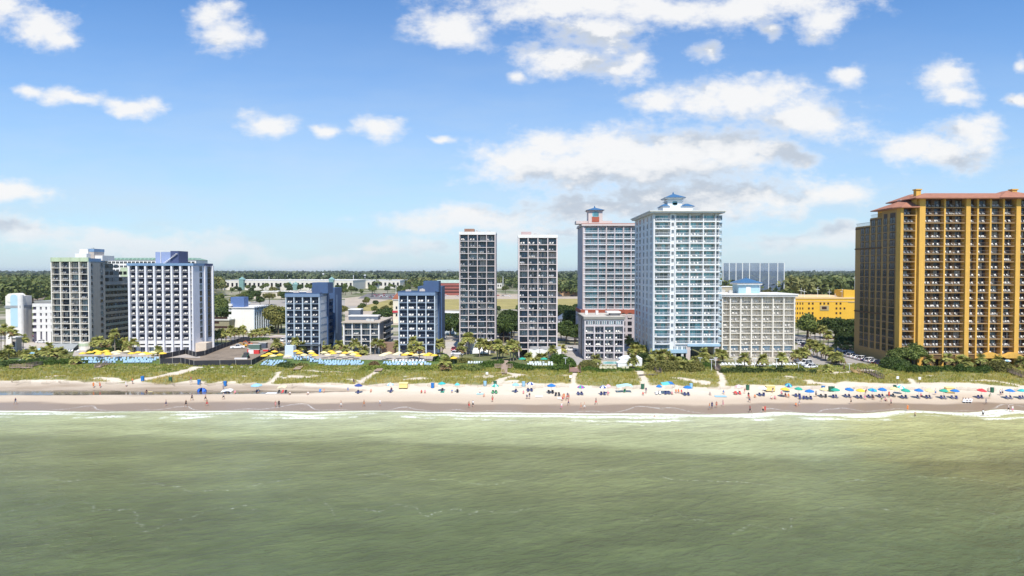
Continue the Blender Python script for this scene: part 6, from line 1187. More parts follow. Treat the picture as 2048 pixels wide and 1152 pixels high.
Pp(682,814,'walk',0,0,None,'white',90,'below the navy hotel at the water edge'); Pp(447,781,'stand',1,0,'grey','grey',0,'behind the white shade cloth'); Pp(470,788,'chair',0,1,'pink','red',0,'right of the white shade cloth'); Pp(517,786,'chair',0,0,'white','navy',0,'right of the flat blue umbrella'); Pp(580,789,'sit',1,0,'white','black',0,'right of the beige canopy'); Pp(616,789,'sit',0,1,'white','grey',0,'between beige canopy and blue chair'); Pp(648,785,'chair',0,0,'bikini','orange',0,'beside the pale blue chair'); Pp(696,784,'stand',0,0,'blue','blue',0,'left of the navy umbrella',.8); Pp(382,765,'walk',1,0,'red','grey',90,'on the upper sand left of the blue bin')
Pp(728,813,'walk',1,2,'bikini','orange',90,'left of two below the navy umbrella'); Pp(760,812,'stand',0,1,'white','grey',0,'right of two below the navy umbrella'); Pp(742,784,'sit',0,0,'bikini','red',0,'right of the navy umbrella'); Pp(708,768,'bend',1,2,'black','navy',0,'at the sand path mouth'); Pp(783,783,'chair',1,0,'red','navy',0,'under the white striped umbrella'); Pp(843,786,'sit',1,0,'red','black',0,'left of a pair behind the left twin tower beach'); Pp(850,786,'sit',0,1,'pink','red',0,'right of a pair on the sand'); Pp(938,816,'walk',1,0,None,'red',180,'left of a couple below the left twin tower'); Pp(946,814,'walk',0,2,'white','black',180,'right of a couple below the left twin tower'); Pp(968,793,'sit',0,0,None,'orange',0,'below the green canopy'); Pp(985,804,'stand',1,0,None,'red',200,'alone below the left twin tower right edge'); Pp(904,785,'sit',0,0,'blue','grey',0,'left of the small teal umbrella'); Pp(960,787,'chair',0,1,'white','blue',0,'left of the green canopy'); Pp(1047,787,'sit',0,0,'pink','red',0,'right of the pale blue umbrella')
Pp(1054,798,'stand',1,0,'white','navy',20,'left of a pair below the twin towers gap'); Pp(1059,798,'stand',0,2,'black','grey',20,'right of a pair below the twin towers gap'); Pp(1125,802,'stand',0,0,None,'red',30,'leftmost in the huddle below the right twin tower'); Pp(1128,799,'stand',1,0,'orange','orange',-30,'second in the huddle below the right twin tower'); Pp(1132,801,'bend',0,1,'bikini','pink',60,'middle of the huddle below the right twin tower'); Pp(1135,798,'stand',1,0,'navy','red',10,'fourth in the huddle below the right twin tower'); Pp(1138,800,'stand',0,0,'bikini','red',-60,'rightmost in the huddle below the right twin tower')
Pp(1123,819,'stand',0,1,'white','pink',0,'nearest the water below the huddle'); Pp(1137,811,'walk',1,0,'pink','navy',-90,'just below the huddle'); Pp(1162,819,'walk',0,0,'bikini','orange',-90,'left of two below the purple umbrella'); Pp(1169,818,'walk',0,1,None,'white',-90,'right of two below the purple umbrella'); Pp(1192,809,'walk',2,2,'navy','red',-90,'right of the purple umbrella near wet sand'); Pp(1216,790,'chair',0,0,'pink','red',0,'under the pink umbrella'); Pp(1292,787,'stand',1,0,'navy','grey',0,'left of the teal cabana'); Pp(1286,790,'sit',0,0,'red','white',0,'left of the small blue umbrella, low'); Pp(1344,789,'sit',0,0,'pink','navy',0,'right under the teal cabana'); Pp(1352,786,'chair',0,1,'orange','red',0,'left of three in orange between cabana and blue umbrella'); Pp(1357,786,'chair',1,0,'orange','orange',0,'middle of three between cabana and blue umbrella'); Pp(1363,787,'chair',0,0,'red','red',0,'right of three between cabana and blue umbrella')
Pp(1309,835,'stand',1,0,None,'red',0,'neck deep in the surf below the teal cabana',1,1.15)
Pp(1419,820,'walk',1,0,'orange','grey',90,'first of four below the cream hotel'); Pp(1424,817,'stand',2,2,'navy','navy',0,'second of four below the cream hotel'); Pp(1433,816,'stand',1,0,'bikini','red',0,'third of four below the cream hotel'); Pp(1446,813,'walk',0,1,'pink','pink',90,'fourth of four below the cream hotel'); Pp(1420,790,'sit',0,0,'grey','white',0,'left of the pale blue mat'); Pp(1447,788,'chair',0,0,'blue','white',0,'on the pale blue mat'); Pp(1469,789,'sit',1,0,'red','black',0,'left of the pink umbrella'); Pp(1489,787,'bend',0,1,'bikini','pink',0,'right of the pink umbrella'); Pp(1497,797,'stand',2,0,'black','red',0,'upper of two between pink and white umbrellas'); Pp(1499,805,'walk',1,0,None,'navy',0,'lower of two between pink and white umbrellas'); Pp(1500,825,'walk',2,0,'red','black',-90,'nearest the water left of the couple'); Pp(1510,795,'sit',0,0,'orange','orange',0,'left below the white umbrella')
Pp(1526,826,'stand',0,0,None,'black',-20,'left of the couple at the foam edge'); Pp(1530,825,'stand',1,0,'red','red',20,'right of the couple at the foam edge'); Pp(1543,798,'sit',0,1,'white','red',0,'left of two below the yellow box'); Pp(1550,798,'sit',0,0,'pink','pink',0,'right of two below the yellow box'); Pp(1545,786,'bend',1,0,'navy','white',0,'right beside the yellow storage box'); Pp(1592,812,'sit',0,0,'orange','pink',0,'left of two on the wet sand edge'); Pp(1598,812,'bend',0,1,'white','white',0,'right of two on the wet sand edge'); Pp(1632,794,'stand',1,0,'grey','black',0,'right of the big blue umbrella'); Pp(1702,808,'walk',0,0,None,'black',-90,'below the blue umbrella near the car park'); Pp(1731,789,'bend',1,0,'red','navy',0,'right of the golden umbrella')
Pp(1778,795,'stand',1,0,'red','red',0,'in red at the pale yellow umbrella'); Pp(1782,811,'walk',0,2,'pink','black',-90,'in front of the red-clad person'); Pp(1763,803,'bend',0,0,'white','green',0,'left of a low seated group'); Pp(1771,802,'sit',1,0,'pink','navy',0,'in the low group below the blue umbrella'); Pp(1730,799,'chair',0,1,'pink','white',0,'left in the group below the teal umbrella'); Pp(1746,799,'chair',1,0,'black','black',0,'right in the group below the teal umbrella'); Pp(1815,823,'stand',0,1,'orange','orange',0,'standing in the swash, orange'); Pp(1830,835,'walk',0,0,None,'black',90,'splashing in the surf',1,.3); Pp(1972,809,'walk',2,0,'white','grey',-90,'below the red umbrella, upper'); Pp(1966,833,'stand',2,2,'white','black',0,'in the swash below the red umbrella'); Pp(2017,823,'walk',0,0,'white','black',60,'left of two at the right edge water'); Pp(2025,825,'stand',0,1,'white','pink',0,'right of two at the right edge water'); Pp(2001,791,'stand',0,0,'white','navy',0,'left of two near the right edge'); Pp(2005,790,'stand',0,0,'white','black',0,'right of two near the right edge'); Pp(1979,797,'bend',0,1,'white','green',0,'right of the red umbrella')
Pp(1871,790,'stand',0,0,'white','blue',0,'between pale yellow and green umbrellas'); Pp(1927,803,'chair',0,0,'black','navy',40,'on the left white beach lounger'); Pp(1932,804,'chair',1,2,'black','black',40,'on the middle white beach lounger'); Pp(1938,804,'chair',0,0,'navy','black',40,'on the right white beach lounger'); Pp(1842,793,'sit',1,0,'pink','red',0,'right beneath the blue umbrella'); Pp(1563,790,'chair',0,0,'pink','red',0,'left beneath the bright yellow umbrella'); Pp(1571,794,'chair',1,0,'red','pink',0,'in the middle beneath the bright yellow umbrella'); Pp(1577,795,'chair',0,1,'orange','navy',0,'right beneath the bright yellow umbrella')
Pp(1608,738,'stand',2,2,'black','black',0,'x') if False else None
Pp(1688,741,'stand',1,2,'black','black',0,'alone on the orange tower car park')
# beach chairs, umbrellas
def bchair(m):
    mb = MB(); mb.box(-.28, .28, -.3, .25, .24, .28, 0); mb.add([(-.28,.22,.26),(.28,.22,.26),(.28,.27,.26),(-.28,.27,.26),(-.27,.55,.92),(.27,.55,.92),(.27,.60,.90),(-.27,.60,.90)], [(0,3,2,1),(4,5,6,7),(0,1,5,4),(1,2,6,5),(2,3,7,6),(3,0,4,7)], 0)
    for sx_ in (-.31, .28):
        mb.box(sx_, sx_+.03, -.3, .35, .46, .49, 1); mb.tube((sx_, -.3, 0), (sx_, .3, .47), .015, n=4, mi=1); mb.tube((sx_, .35, 0), (sx_, -.25, .47), .015, n=4, mi=1)
    return mb.mesh('beach_chair', [m, POLE])
BC = {k: bchair(v) for k, v in (('navy', CLO['navy']), ('black', CLO['black']), ('blue', CLO['blue']), ('green', CLO['green']), ('white', CLO['white']), ('red', CLO['red']))}
def chairs(px_, py, n, col, where, gap=.95):
    X, Y, Z = at(px_, py); 
    for i in range(n):
        x = X+(i-(n-1)/2)*gap; c = col[i % len(col)] if isinstance(col, (list, tuple)) else col
        w_ = ('' if n == 1 else ('left ', 'right ')[i] if n == 2 else ('left ', 'middle ', 'right ')[i] if n == 3 else on(i+1)+' ')
        tag(ob('beach_chair', BC[c], None, (x, Y, gz(x, Y)-.01), random.uniform(-.35, .35)), '%slow %s beach chair %s' % (w_, c, where), 'chair', 'low beach chairs')
for px_, py, c, c2, r, cc, n, lab in [(975,783,None,0,0,0,0,0)][:0]+[
    (513,786,'sky',None,1.9,'navy',1,'wide flat sky blue umbrella below the building site'),(716,787,'navy',None,1.35,'navy',1,'navy umbrella below the grey midrise'),(781,785,'white','sky',1.2,'navy',1,'white umbrella with pale blue stripes below the blue hotel'),(884,783,'teal',None,1.35,'black',1,'bright teal umbrella left of the left twin tower beach'),(915,785,'turquoise',None,.9,'black',1,'small turquoise umbrella below the left twin tower'),
    (990,787,'aqua','green',1.25,'green',2,'pale green canopy umbrella with two chairs'),(1031,785,'sky',None,1.2,'navy',1,'pale blue umbrella in the gap between the twin towers'),(1061,783,'navy','white',1.3,'navy',2,'navy and white segmented umbrella below the right twin tower'),(1103,787,'blue',None,1.45,'black',2,'blue umbrella below the right twin tower'),(1162,790,'purple','green',1.25,'navy',2,'purple umbrella with green edge'),(1207,790,'navy','white',1.2,'navy',2,'navy and white umbrella left of the pink one'),(1216,788,'pink',None,1.,'red',0,'small pale pink umbrella right of a navy one'),(1318,789,'blue',None,1.,'white',2,'small dark blue umbrella left of the teal cabana'),(1375,791,'blue',None,1.4,'navy',2,'blue umbrella right of the teal cabana'),
    (1478,789,'pink','white',1.35,'red',2,'faded pink umbrella below the cream hotel'),(1525,792,'white',None,1.35,'navy',2,'white umbrella left of the yellow storage box'),(1570,795,'yellow',None,1.5,'navy',0,'bright yellow umbrella, first of the rental row'),(1576,784,'turquoise','navy',1.2,'navy',0,'tilted turquoise umbrella behind the yellow one'),(1597,794,'green',None,1.3,'navy',2,'green umbrella between yellow and big blue'),(1620,799,'blue',None,1.5,'navy',2,'largest blue umbrella of the rental row'),(1649,795,'pale',None,1.35,'black',2,'pale yellow umbrella right of the largest blue one'),(1672,796,'green',None,1.4,'navy',2,'green umbrella, middle of the rental row'),(1698,795,'blue',None,1.4,'navy',2,'blue umbrella between green and golden ones'),(1721,797,'yellow',None,1.4,'navy',2,'golden umbrella below the car park'),(1744,796,'teal','blue',1.4,'navy',2,'teal umbrella with blue segments'),(1765,795,'blue',None,1.35,'navy',2,'blue umbrella left of the red-clad person'),(1789,794,'pale',None,1.5,'black',1,'pale yellow umbrella right of the red-clad person'),(1799,787,'turquoise','white',1.3,'navy',0,'tilted turquoise umbrella behind the rental row'),(1811,797,'green',None,1.4,'navy',2,'green umbrella before the orange tower corner'),(1838,797,'blue',None,1.35,'navy',1,'blue umbrella left of a pale yellow one, orange tower beach'),(1859,797,'pale',None,1.35,'navy',2,'pale yellow umbrella, orange tower beach'),(1889,798,'green',None,1.35,'navy',2,'green umbrella below the right yellow storage box'),(1911,798,'blue',None,1.35,'navy',2,'blue umbrella left of the three white loungers'),(1963,797,'red',None,1.4,'navy',2,'red umbrella, the only one on the beach'),(2021,798,'blue',None,1.4,'navy',2,'blue umbrella near the right edge'),(2046,798,'teal',None,1.35,'navy',2,'teal umbrella cut by the right edge')]:
    X, Y, Z = at(px_, py); umbrella(X, Y+.3, Z, c, lab, c2=c2, r=r, tilt=random.uniform(.0, .14) if 'tilted' not in lab else .4)
    if n: chairs(px_-(1 if n > 1 else 0), py+.5, n, cc, 'under the '+lab.split(' below')[0].split(', ')[0])
chairs(640, 785, 1, 'blue', 'left of the person in orange'); chairs(564, 787, 3, ['black', 'red', 'black'], 'under the beige canopy'); chairs(1249, 785, 1, 'green', 'under the aqua canopy'); chairs(1604, 799, 2, 'navy', 'in front of the green rental umbrella'); chairs(1115, 792, 2, 'black', 'right of the blue umbrella below the right twin tower'); chairs(1335, 789, 2, 'navy', 'under the teal cabana'); chairs(454, 785, 2, 'blue', 'under the white shade cloth')
for i in range(3):
    X, Y, Z = at(1929+i*6, 805); tag(ob('beach_lounger', LGM['white'], None, (X, Y, Z), -.7), '%s white beach lounger with a person, right of the last rental umbrellas' % ('left', 'middle', 'right')[i], 'lounger', 'white loungers on the beach')
# tents and canopies
def tent(px_, py, lab):
    X, Y, Z = at(px_, py); o = thing('beach_tent', lab, 'tent', (X, Y, Z)); mb = MB(); n = 8
    for i in range(n):
        a, b_ = math.pi*(.05+i*.9/n)+math.pi*0, math.pi*(.05+(i+1)*.9/n)
        for (ra, za), (rb, zb_) in zip([(1.4, 0), (1.3, .6), (.85, 1.1), (.05, 1.32)], [(1.3, .6), (.85, 1.1), (.05, 1.32), (.0, 1.33)]):
            mb.quad((ra*math.cos(a), ra*math.sin(a), za), (ra*math.cos(b_), ra*math.sin(b_), za), (rb*math.cos(b_), rb*math.sin(b_), zb_), (rb*math.cos(a), rb*math.sin(a), zb_))
    for s in (-1, 1): mb.add([(s*1.35, .15, 0), (s*.5, -.75, 0), (s*.3, -.3, 1.15), (s*.1, 0, 1.3), (s*1.1, .1, .85)], [(0,1,2,3,4)])
    mb.obj('shell', flatmat('tent_blue', (.02, .12, .50)), o); mb = MB(); mb.box(-1.2, 1.2, -.7, 1., 0, .03); mb.obj('floor', flatmat('tent_floor', (.12, .25, .5)), o)
tent(403, 785, 'blue domed beach tent left of the building site beach')
def canopy(px_, py, w_, d, h, c, lab, wave=.3, poles=True, c2=None):
    X, Y, Z = at(px_, py); o = thing('shade_canopy', lab, 'canopy', (X, Y, Z)); mb = MB(); n = 8
    for i in range(n):
        u, v = i/n, (i+1)/n; z_ = lambda t_: h+wave*math.sin(math.pi*t_)-.12*math.sin(6*t_); mi = 1 if c2 and u >= .55 else 0
        mb.quad((-w_/2+w_*u, -d/2, z_(u)-.35), (-w_/2+w_*v, -d/2, z_(v)-.35), (-w_/2+w_*v, d/2, z_(v)), (-w_/2+w_*u, d/2, z_(u)), mi)
    mb.obj('fabric', [UC[c], UC[c2 or c]], o)
    if poles:
        for sx_ in (-1, 1):
            for sy_ in (-1, 1): mb = MB(); mb.tube((sx_*(w_/2-.05), sy_*(d/2-.05), -.2), (sx_*(w_/2-.05), sy_*(d/2-.05), h-(.3 if sy_ < 0 else 0)), .025, n=5); mb.obj('leg', POLE, o)
canopy(564, 786, 2.2, 2.2, 1.75, 'cream', 'beige shade canopy below the navy hotel'); canopy(454, 786, 2.8, 1.8, .75, 'white', 'low white shade cloth right of the blue tent', .25); canopy(1249, 785, 4.2, 2., 1.9, 'aqua', 'wide billowing aqua canopy left of the teal cabana', .35); canopy(1335, 788, 3.2, 2.8, 2.9, 'turquoise', 'big turquoise and blue square cabana', .2, True, 'blue')
for px_, py, c, w_, lab in ((298,785,'pale',1.3,'yellow beach mat left of the turquoise one'),(305,785,'turquoise',1.5,'turquoise beach mat beside the yellow one'),(543,787,'white',2.8,'long white beach blanket left of the beige canopy'),(1078,793,'white',2.0,'white board lying on the sand below the right twin tower'),(1119,797,'white',1.0,'small white board near the huddle'),(1441,793,'sky',3.0,'pale blue beach mat below the cream hotel'),(1530,0,'white',0,''),(960,788,'aqua',1.8,'pale aqua towel left of the green canopy'),(885,784,'green',1.0,'green towel under the teal umbrella')):
    if not w_: continue
    X, Y, Z = at(px_, py); mb = MB(); mb.box(-w_/2, w_/2, -.8, .8, .0, .05); n_ = 'beach_mat'; o = mb.obj(n_, UC[c], None, (X, Y, Z+.06)); o.rotation_euler = (R(2.5), 0, 0); tag(o, lab, 'beach mat')
# storage boxes, bins, signs
def lbox(px_, py, lab):
    X, Y, Z = at(px_, py); o = thing('storage_box', lab, 'storage box', (X, Y, Z), 0, 'yellow beach storage boxes'); mb = MB(); mb.box(-1.15, 1.15, -.6, .6, .25, 1.45); [mb.box(-1.15+i*.38, -1.13+i*.38, -.62, -.601, .3, 1.4) for i in range(7)]; mb.obj('case', flatmat('box_yellow', (.80, .62, .24)), o)
    mb = MB(); mb.add([(-1.25,-.7,1.45),(1.25,-.7,1.45),(1.25,.7,1.62),(-1.25,.7,1.62),(-1.25,-.7,1.52),(1.25,-.7,1.52),(1.25,.7,1.69),(-1.25,.7,1.69)], [(0,3,2,1),(4,5,6,7),(0,1,5,4),(1,2,6,5),(2,3,7,6),(3,0,4,7)]); mb.obj('lid', flatmat('lid_yellow', (.82, .68, .32)), o); mb = MB(); mb.box(-1.1, -.9, -.5, .5, -.1, .25); mb.box(.9, 1.1, -.5, .5, -.1, .25); mb.obj('skid', BARK, o)
lbox(807, 777, 'yellow storage box below the blue hotel'); lbox(1540, 783, 'yellow storage box below the cream hotel'); lbox(1899, 786, 'yellow storage box on the orange tower beach')
BINM = {}
def bin_(px_, py, c, lab):
    if c not in BINM: mb = MB(); mb.lathe([(.3, 0), (.33, .1), (.36, 1.05), (.38, 1.06), (.38, 1.14), (.02, 1.2)], 12); b1 = mb.mesh('drum', UC[c]); mb = MB(); mb.tube((.42, 0, -.2), (.42, 0, 1.3), .04, n=5); BINM[c] = (b1, mb.mesh('post', BARK))
    X, Y, Z = at(px_, py); o = thing('trash_bin', lab, 'bin', (X, Y, Z), 0, 'drum bins on the upper beach'); o.scale = (1.25, 1.25, 1.2); ob('drum', BINM[c][0], o); ob('post', BINM[c][1], o)
for i, (px_, py, c) in enumerate([(285,762,'blue'),(341,764,'darkgreen'),(398,769,'blue'),(450,772,'blue'),(865,776,'blue'),(970,772,'sky'),(990,772,'darkgreen'),(1047,773,'sky'),(1285,778,'darkgreen'),(1382,777,'sky'),(1495,780,'darkgreen'),(1646,782,'blue'),(1660,783,'darkgreen'),(1665,783,'darkgreen'),(1790,780,'darkgreen'),(1984,785,'darkgreen')]): bin_(px_, py, c, '%s drum bin, %s from the left along the dune fence' % ({'blue': 'blue', 'darkgreen': 'dark green', 'sky': 'pale blue'}[c], on(i+1)))
for i, (px_, py, h) in enumerate([(974,762,2.2),(1795,774,2.6),(1839,768,1.6),(1141,764,1.5)]):
    X, Y, Z = at(px_, py); o = thing('sign_post', 'white sign on a thin post in the dunes, %s from the left' % on([1, 3, 4, 2][i]), 'sign', (X, Y, Z)); mb = MB(); mb.tube((0, 0, -.3), (0, 0, h), .05, n=5); mb.obj('post', BARK, o); mb = MB(); mb.box(-.35, .35, -.08, -.05, h-.3, h+.4); mb.obj('panel', WRL, o)
# sand fence
fm = flatmat('picket_weathered', (.36, .29, .21), .9); fr_ = random.Random(4); FP = []
for v in range(4):
    mb = MB(); n = 16; L_ = 3.4
    for i in range(n):
        x = -L_/2+L_*i/(n-1); y = abs(x)*.45*(1 if v % 2 else -1); h = fr_.uniform(.55, 1.0); mb.box(x-.022, x+.022, y-.01, y+.01, -.35, h)
    for z_ in (.3, .7): mb.tube((-L_/2, L_/2*.45*(1 if v % 2 else -1), z_-.05), (0, 0, z_), .012, n=3); mb.tube((0, 0, z_), (L_/2, L_/2*.45*(1 if v % 2 else -1), z_-.05), .012, n=3)
    FP.append(mb.mesh('sand_fence', fm))
sf = []
px_ = 4
while px_ < 2048:
    if not any(a < px_ < b_ for a, b_ in ((225,310),(520,545),(695,715),(1000,1020),(1140,1158),(1278,1298),(1432,1450))) and fr_.random() < .86:
        py = np.interp(px_, [0,400,700,1100,1500,2048], [766,770,772,775,778,782])+fr_.uniform(-1.5, 1.8); X, Y, Z = at(px_, py); o = tag(ob('sand_fence', FP[fr_.randrange(4)], None, (X, Y, Z), fr_.uniform(-.5, .5)), 'x', 'fence', 'slat sand fence panels at the dune foot'); o['look'] = fr_.choice(['leaning', 'half-buried', 'weathered']); sf.append(o)
    px_ += fr_.uniform(20, 30)
name_rank(sf, '{1} wooden slat fence panel, {0} from the left at the dune foot')
# sea birds resting by the pool
bm_ = MB(); bm_.lathe([(.02, -.22), (.08, -.1), (.10, .05), (.05, .18), (.01, .24)], 8); bm_.v = [(p[0], p[2], p[1]*.8+.2) for p in bm_.v]; k = len(bm_.v); bm_.lathe([(.01, 0), (.045, .04), (.045, .09), (.01, .13)], 7, (0, -.2, .24)); bm_.tube((0, -.24, .30), (0, -.33, .29), .012, .004, n=4); bm_.tube((.03, 0, 0), (.03, 0, .14), .008, n=3); bm_.tube((-.03, 0, 0), (-.03, 0, .14), .008, n=3); GM = bm_.mesh('gull', flatmat('feather_grey', (.16, .15, .15)))
gl_ = []
for i in range(34):
    X, Y, Z = at(fr_.uniform(97, 148) if i < 28 else fr_.uniform(35, 95), fr_.uniform(786.5, 789.5)); gl_.append(tag(ob('gull', GM, None, (X, Y, Z), fr_.uniform(0, 6.28), sc=1.2), 'x', 'bird', 'birds resting beside the tidal pool'))
name_rank(gl_, 'small dark bird, {} from the left on the sand below the tidal pool')
# ============================================================= CARS
def car_meshes(kind):
    L_, W_, H_ = {'sedan': (4.6, 1.82, 1.42), 'suv': (4.8, 1.92, 1.72), 'pickup': (5.6, 1.98, 1.82)}[kind]; b = MB(); l = L_/2; w_ = W_/2; hb = H_*.56
    prof = [(-l, .34), (-l+.05, hb*.80), (-l+.35, hb*.93), (-l+L_*.26, hb), (l-.5, hb), (l-.04, hb*.92), (l, .5), (l-.1, .3), (-l+.1, .28)]; n = len(prof)
    vs = [(x, -w_*(.96 if z > .5 else 1), z) for x, z in prof]+[(x, w_*(.96 if z > .5 else 1), z) for x, z in prof]; b.add(vs, [tuple(range(n)), tuple(range(2*n-1, n-1, -1))]+[(i, n+i, n+(i+1) % n, (i+1) % n) for i in range(n)])
    cab = {'sedan': [(-.95, 0), (-.25, 1), (.85, 1), (1.65, 0)], 'suv': [(-1.05, 0), (-.5, 1), (1.85, 1), (2.25, 0)], 'pickup': [(-.9, 0), (-.35, 1), (.75, 1), (.95, 0)]}[kind]
    g_ = MB(); top = H_-.06; vs = []
    for s in (-1, 1): vs += [(x, s*w_*(.90 if u == 0 else .74), hb if u == 0 else top) for x, u in cab]
    g_.add(vs, [(0,1,2,3), (7,6,5,4), (0,4,5,1), (2,6,7,3), (1,5,6,2), (3,7,4,0)])
    xs_ = [x for x, u in cab]; b.box(xs_[1]-.08, xs_[2]+.08, -w_*.75, w_*.75, top+.002, H_)
    for s in (-1, 1):
        for i, xx in ((0, None),): 
            b.tube((xs_[0], s*w_*.91, hb), (xs_[1], s*w_*.75, top), .045, n=4); b.tube((xs_[3], s*w_*.91, hb), (xs_[2], s*w_*.75, top), .055, n=4); b.tube(((xs_[1]+xs_[2])/2, s*w_*.915, hb), ((xs_[1]+xs_[2])/2, s*w_*.755, top), .04, n=4)
        b.box(xs_[0]+.25, xs_[0]+.4, s*w_*.97-.08, s*w_*.97+.08, hb+.02, hb+.16)
    if kind == 'pickup': b.box(1.05, l-.1, -w_*.8, w_*.8, hb+.002, hb+.03)
    wh_ = MB(); wh_.tube((0, -.11, 0), (0, .11, 0), .34, n=14); wh_.tube((0, -.115, 0), (0, .115, 0), .19, n=10, mi=1)
    hl = MB(); hl.box(-l-.012, -l+.1, -.18, .18, hb*.66, hb*.86); return b, g_, wh_, hl, (L_, W_, hb)
CARC = {'white': (.78, .78, .78), 'silver': (.46, .48, .50), 'black': (.02, .02, .025), 'red': (.38, .03, .04), 'navy': (.03, .05, .13), 'grey': (.18, .19, .20), 'maroon': (.20, .03, .04)}; CARM = {}; cars = []
TYRE = flatmat('tyre', (.02, .02, .02), .9); RIM = flatmat('rim_alloy', (.5, .5, .5), .3); HLM = flatmat('headlight_glass', (.7, .72, .75), .1); TLM = flatmat('tail_light_red', (.45, .02, .02), .2)
def car(px_, py, kind, c, rz, where=None):
    if (kind, c) not in CARM:
        m = MATS.get('car_'+c) or mat('car_'+c, CARC[c], .25, .02, .3, spec=.6); b, g_, wh_, hl, dm = car_meshes(kind); CARM[kind, c] = (b.mesh('car_body', m), g_.mesh('window_glass', GL['black']), wh_.mesh('wheel', [TYRE, RIM]), hl.mesh('headlight', HLM), hl.mesh('tail_light', TLM), dm)
    bm, gm, wm, hm, tm, (L_, W_, hb) = CARM[kind, c]; X, Y, Z = at(px_, py); o = thing('parked_car' if kind != 'pickup' else 'pickup_truck', where or 'x', 'car' if kind != 'pickup' else 'truck', (X, Y, Z+.04), R(rz), 'parked cars'); ob('car_body', bm, o); ob('window_glass', gm, o)
    for sx_ in (-1, 1):
        for sy_ in (-1, 1): ob('wheel', wm, o, (sx_*L_*.31, sy_*(W_/2-.1), .34))
    for sy_ in (-1, 1): ob('headlight', hm, o, (0, sy_*W_*.33, 0)); ob('tail_light', tm, o, (L_-.09, sy_*W_*.33, 0))
    o['look'] = c+' '+{'sedan': 'sedan', 'suv': 'sport utility car', 'pickup': 'pickup truck'}[kind]
    if where: o['label'] = where; del o['look']
    else: cars.append(o)
    return o
rw_ = []
for i in range(15):
    u = i/14; px_ = 1682+u*104; py = 709+u*27; c = ['red','white','silver','white','white','white','white','navy','white','silver','black','navy','white','silver','grey'][i]; cars = []; car(px_, py, ['sedan','suv','sedan','suv','sedan'][i % 5], c, 205); rw_ += cars
name_rank(rw_, '{1}, {0} from the left in the row beside the orange tower'); rw_ = []
for i in range(5): cars = []; car(1600+i*5.5, 723+i*3.3, ['suv','sedan','suv','sedan','sedan'][i], ['navy','white','white','silver','white'][i], 10+5*i); rw_ += cars
name_rank(rw_, '{1}, {0} from the left beside the cream hotel front corner'); rw_ = []
for i in range(5): cars = []; car(1592+i*7, 683+i*3.4, ['sedan','suv'][i % 2], ['grey','silver','white','navy','black'][i], 200); rw_ += cars
name_rank(rw_, '{1}, {0} from the left behind the cream hotel'); rw_ = []
car(907, 701, 'sedan', 'red', 90, 'red car in the driveway left of the left twin tower'); car(915, 710, 'suv', 'white', 170, 'white sport utility car in front of the red one near the left twin tower'); car(1142, 702, 'pickup', 'white', 190, 'white pickup truck left of the small grey block'); car(1119, 714, 'sedan', 'white', 180, 'white car right of the right twin tower screens')
car(60, 674, 'sedan', 'maroon', 180, 'dark red car under the far left palms'); car(44, 683, 'sedan', 'navy', 185, 'navy car left of the leftmost tower'); car(84, 686, 'sedan', 'white', 180, 'white car closest to the leftmost tower'); car(566, 683, 'suv', 'white', 90, 'white van-like car behind the navy hotel corner'); car(889, 676, 'sedan', 'silver', 90, 'silver car in tree shade right of the blue hotel')
for i in range(26):
    cars = []; car(fr_.uniform(744, 794), fr_.uniform(588, 596), 'sedan', fr_.choice(['white','silver','grey','black','red']), fr_.choice([0, 90])); rw_ += cars
name_rank(rw_, '{1}, {0} from the left in the distant lot behind the grey midrise'); rw_ = []
for i in range(14):
    cars = []; car(fr_.choice([fr_.uniform(1118, 1155), fr_.uniform(995, 1034), fr_.uniform(886, 916)]), fr_.uniform(590.5, 593), 'sedan', fr_.choice(['white','silver','grey','red']), 0); rw_ += cars
name_rank(rw_, '{1}, {0} from the left on the far road beyond the meadow')
# ============================================================= BUILDING SITE
FB = mat('fence_screen_black', (.035, .036, .042), .8, .25, .4)
def pfence(pts, label, m=FB, h=1.9, name='screen_fence', th=.05, post=POLE, gap=3.):
    P = [at(*p_) for p_ in pts]; o = thing(name, label, 'fence', (P[0][0], P[0][1], 2)); mb = MB(); k = 0
    for a, b_ in zip(P, P[1:]):
        d = Vector((b_[0]-a[0], b_[1]-a[1], 0)); nn = Vector((-d.y, d.x, 0)).normalized()*th/2; q = [(a[0]+nn.x, a[1]+nn.y), (b_[0]+nn.x, b_[1]+nn.y), (b_[0]-nn.x, b_[1]-nn.y), (a[0]-nn.x, a[1]-nn.y)]
        za, zb_ = a[2]-2, b_[2]-2; L0 = [(x-P[0][0], y-P[0][1]) for x, y in q]; zz = [za, zb_, zb_, za]
        mb.add([(x, y, z_-.1) for (x, y), z_ in zip(L0, zz)]+[(x, y, z_+h) for (x, y), z_ in zip(L0, zz)], [(0,1,2,3), (7,6,5,4), (0,4,5,1), (1,5,6,2), (2,6,7,3), (3,7,4,0)])
        n = max(1, int(d.length/gap))
        for i in range(n):
            x = a[0]+d.x*i/n-P[0][0]; y = a[1]+d.y*i/n-P[0][1]; z_ = za+(zb_-za)*i/n; k += 1
            if k < 60: pm = MB(); pm.tube((0, 0, -.2), (0, 0, h+.12), .05, n=5); pm.obj('post', post, o, (x-.0, y-.06, z_))
    mb.obj('panel', m, o); return o
pfence([(320,718),(320,728),(345,727),(362,726),(388,732.5),(440,731.5),(503,731),(520,722),(545,707),(572,700)], 'black screen fence around the front of the building site', gap=4)
pfence([(320,718),(345,714),(371,708),(392,714),(410,711),(440,699),(478,685),(500,683)], 'black screen fence along the palms at the back of the building site', gap=4)
sbg = flatmat('sandbag_white', (.68, .68, .66), .9); sb_ = []
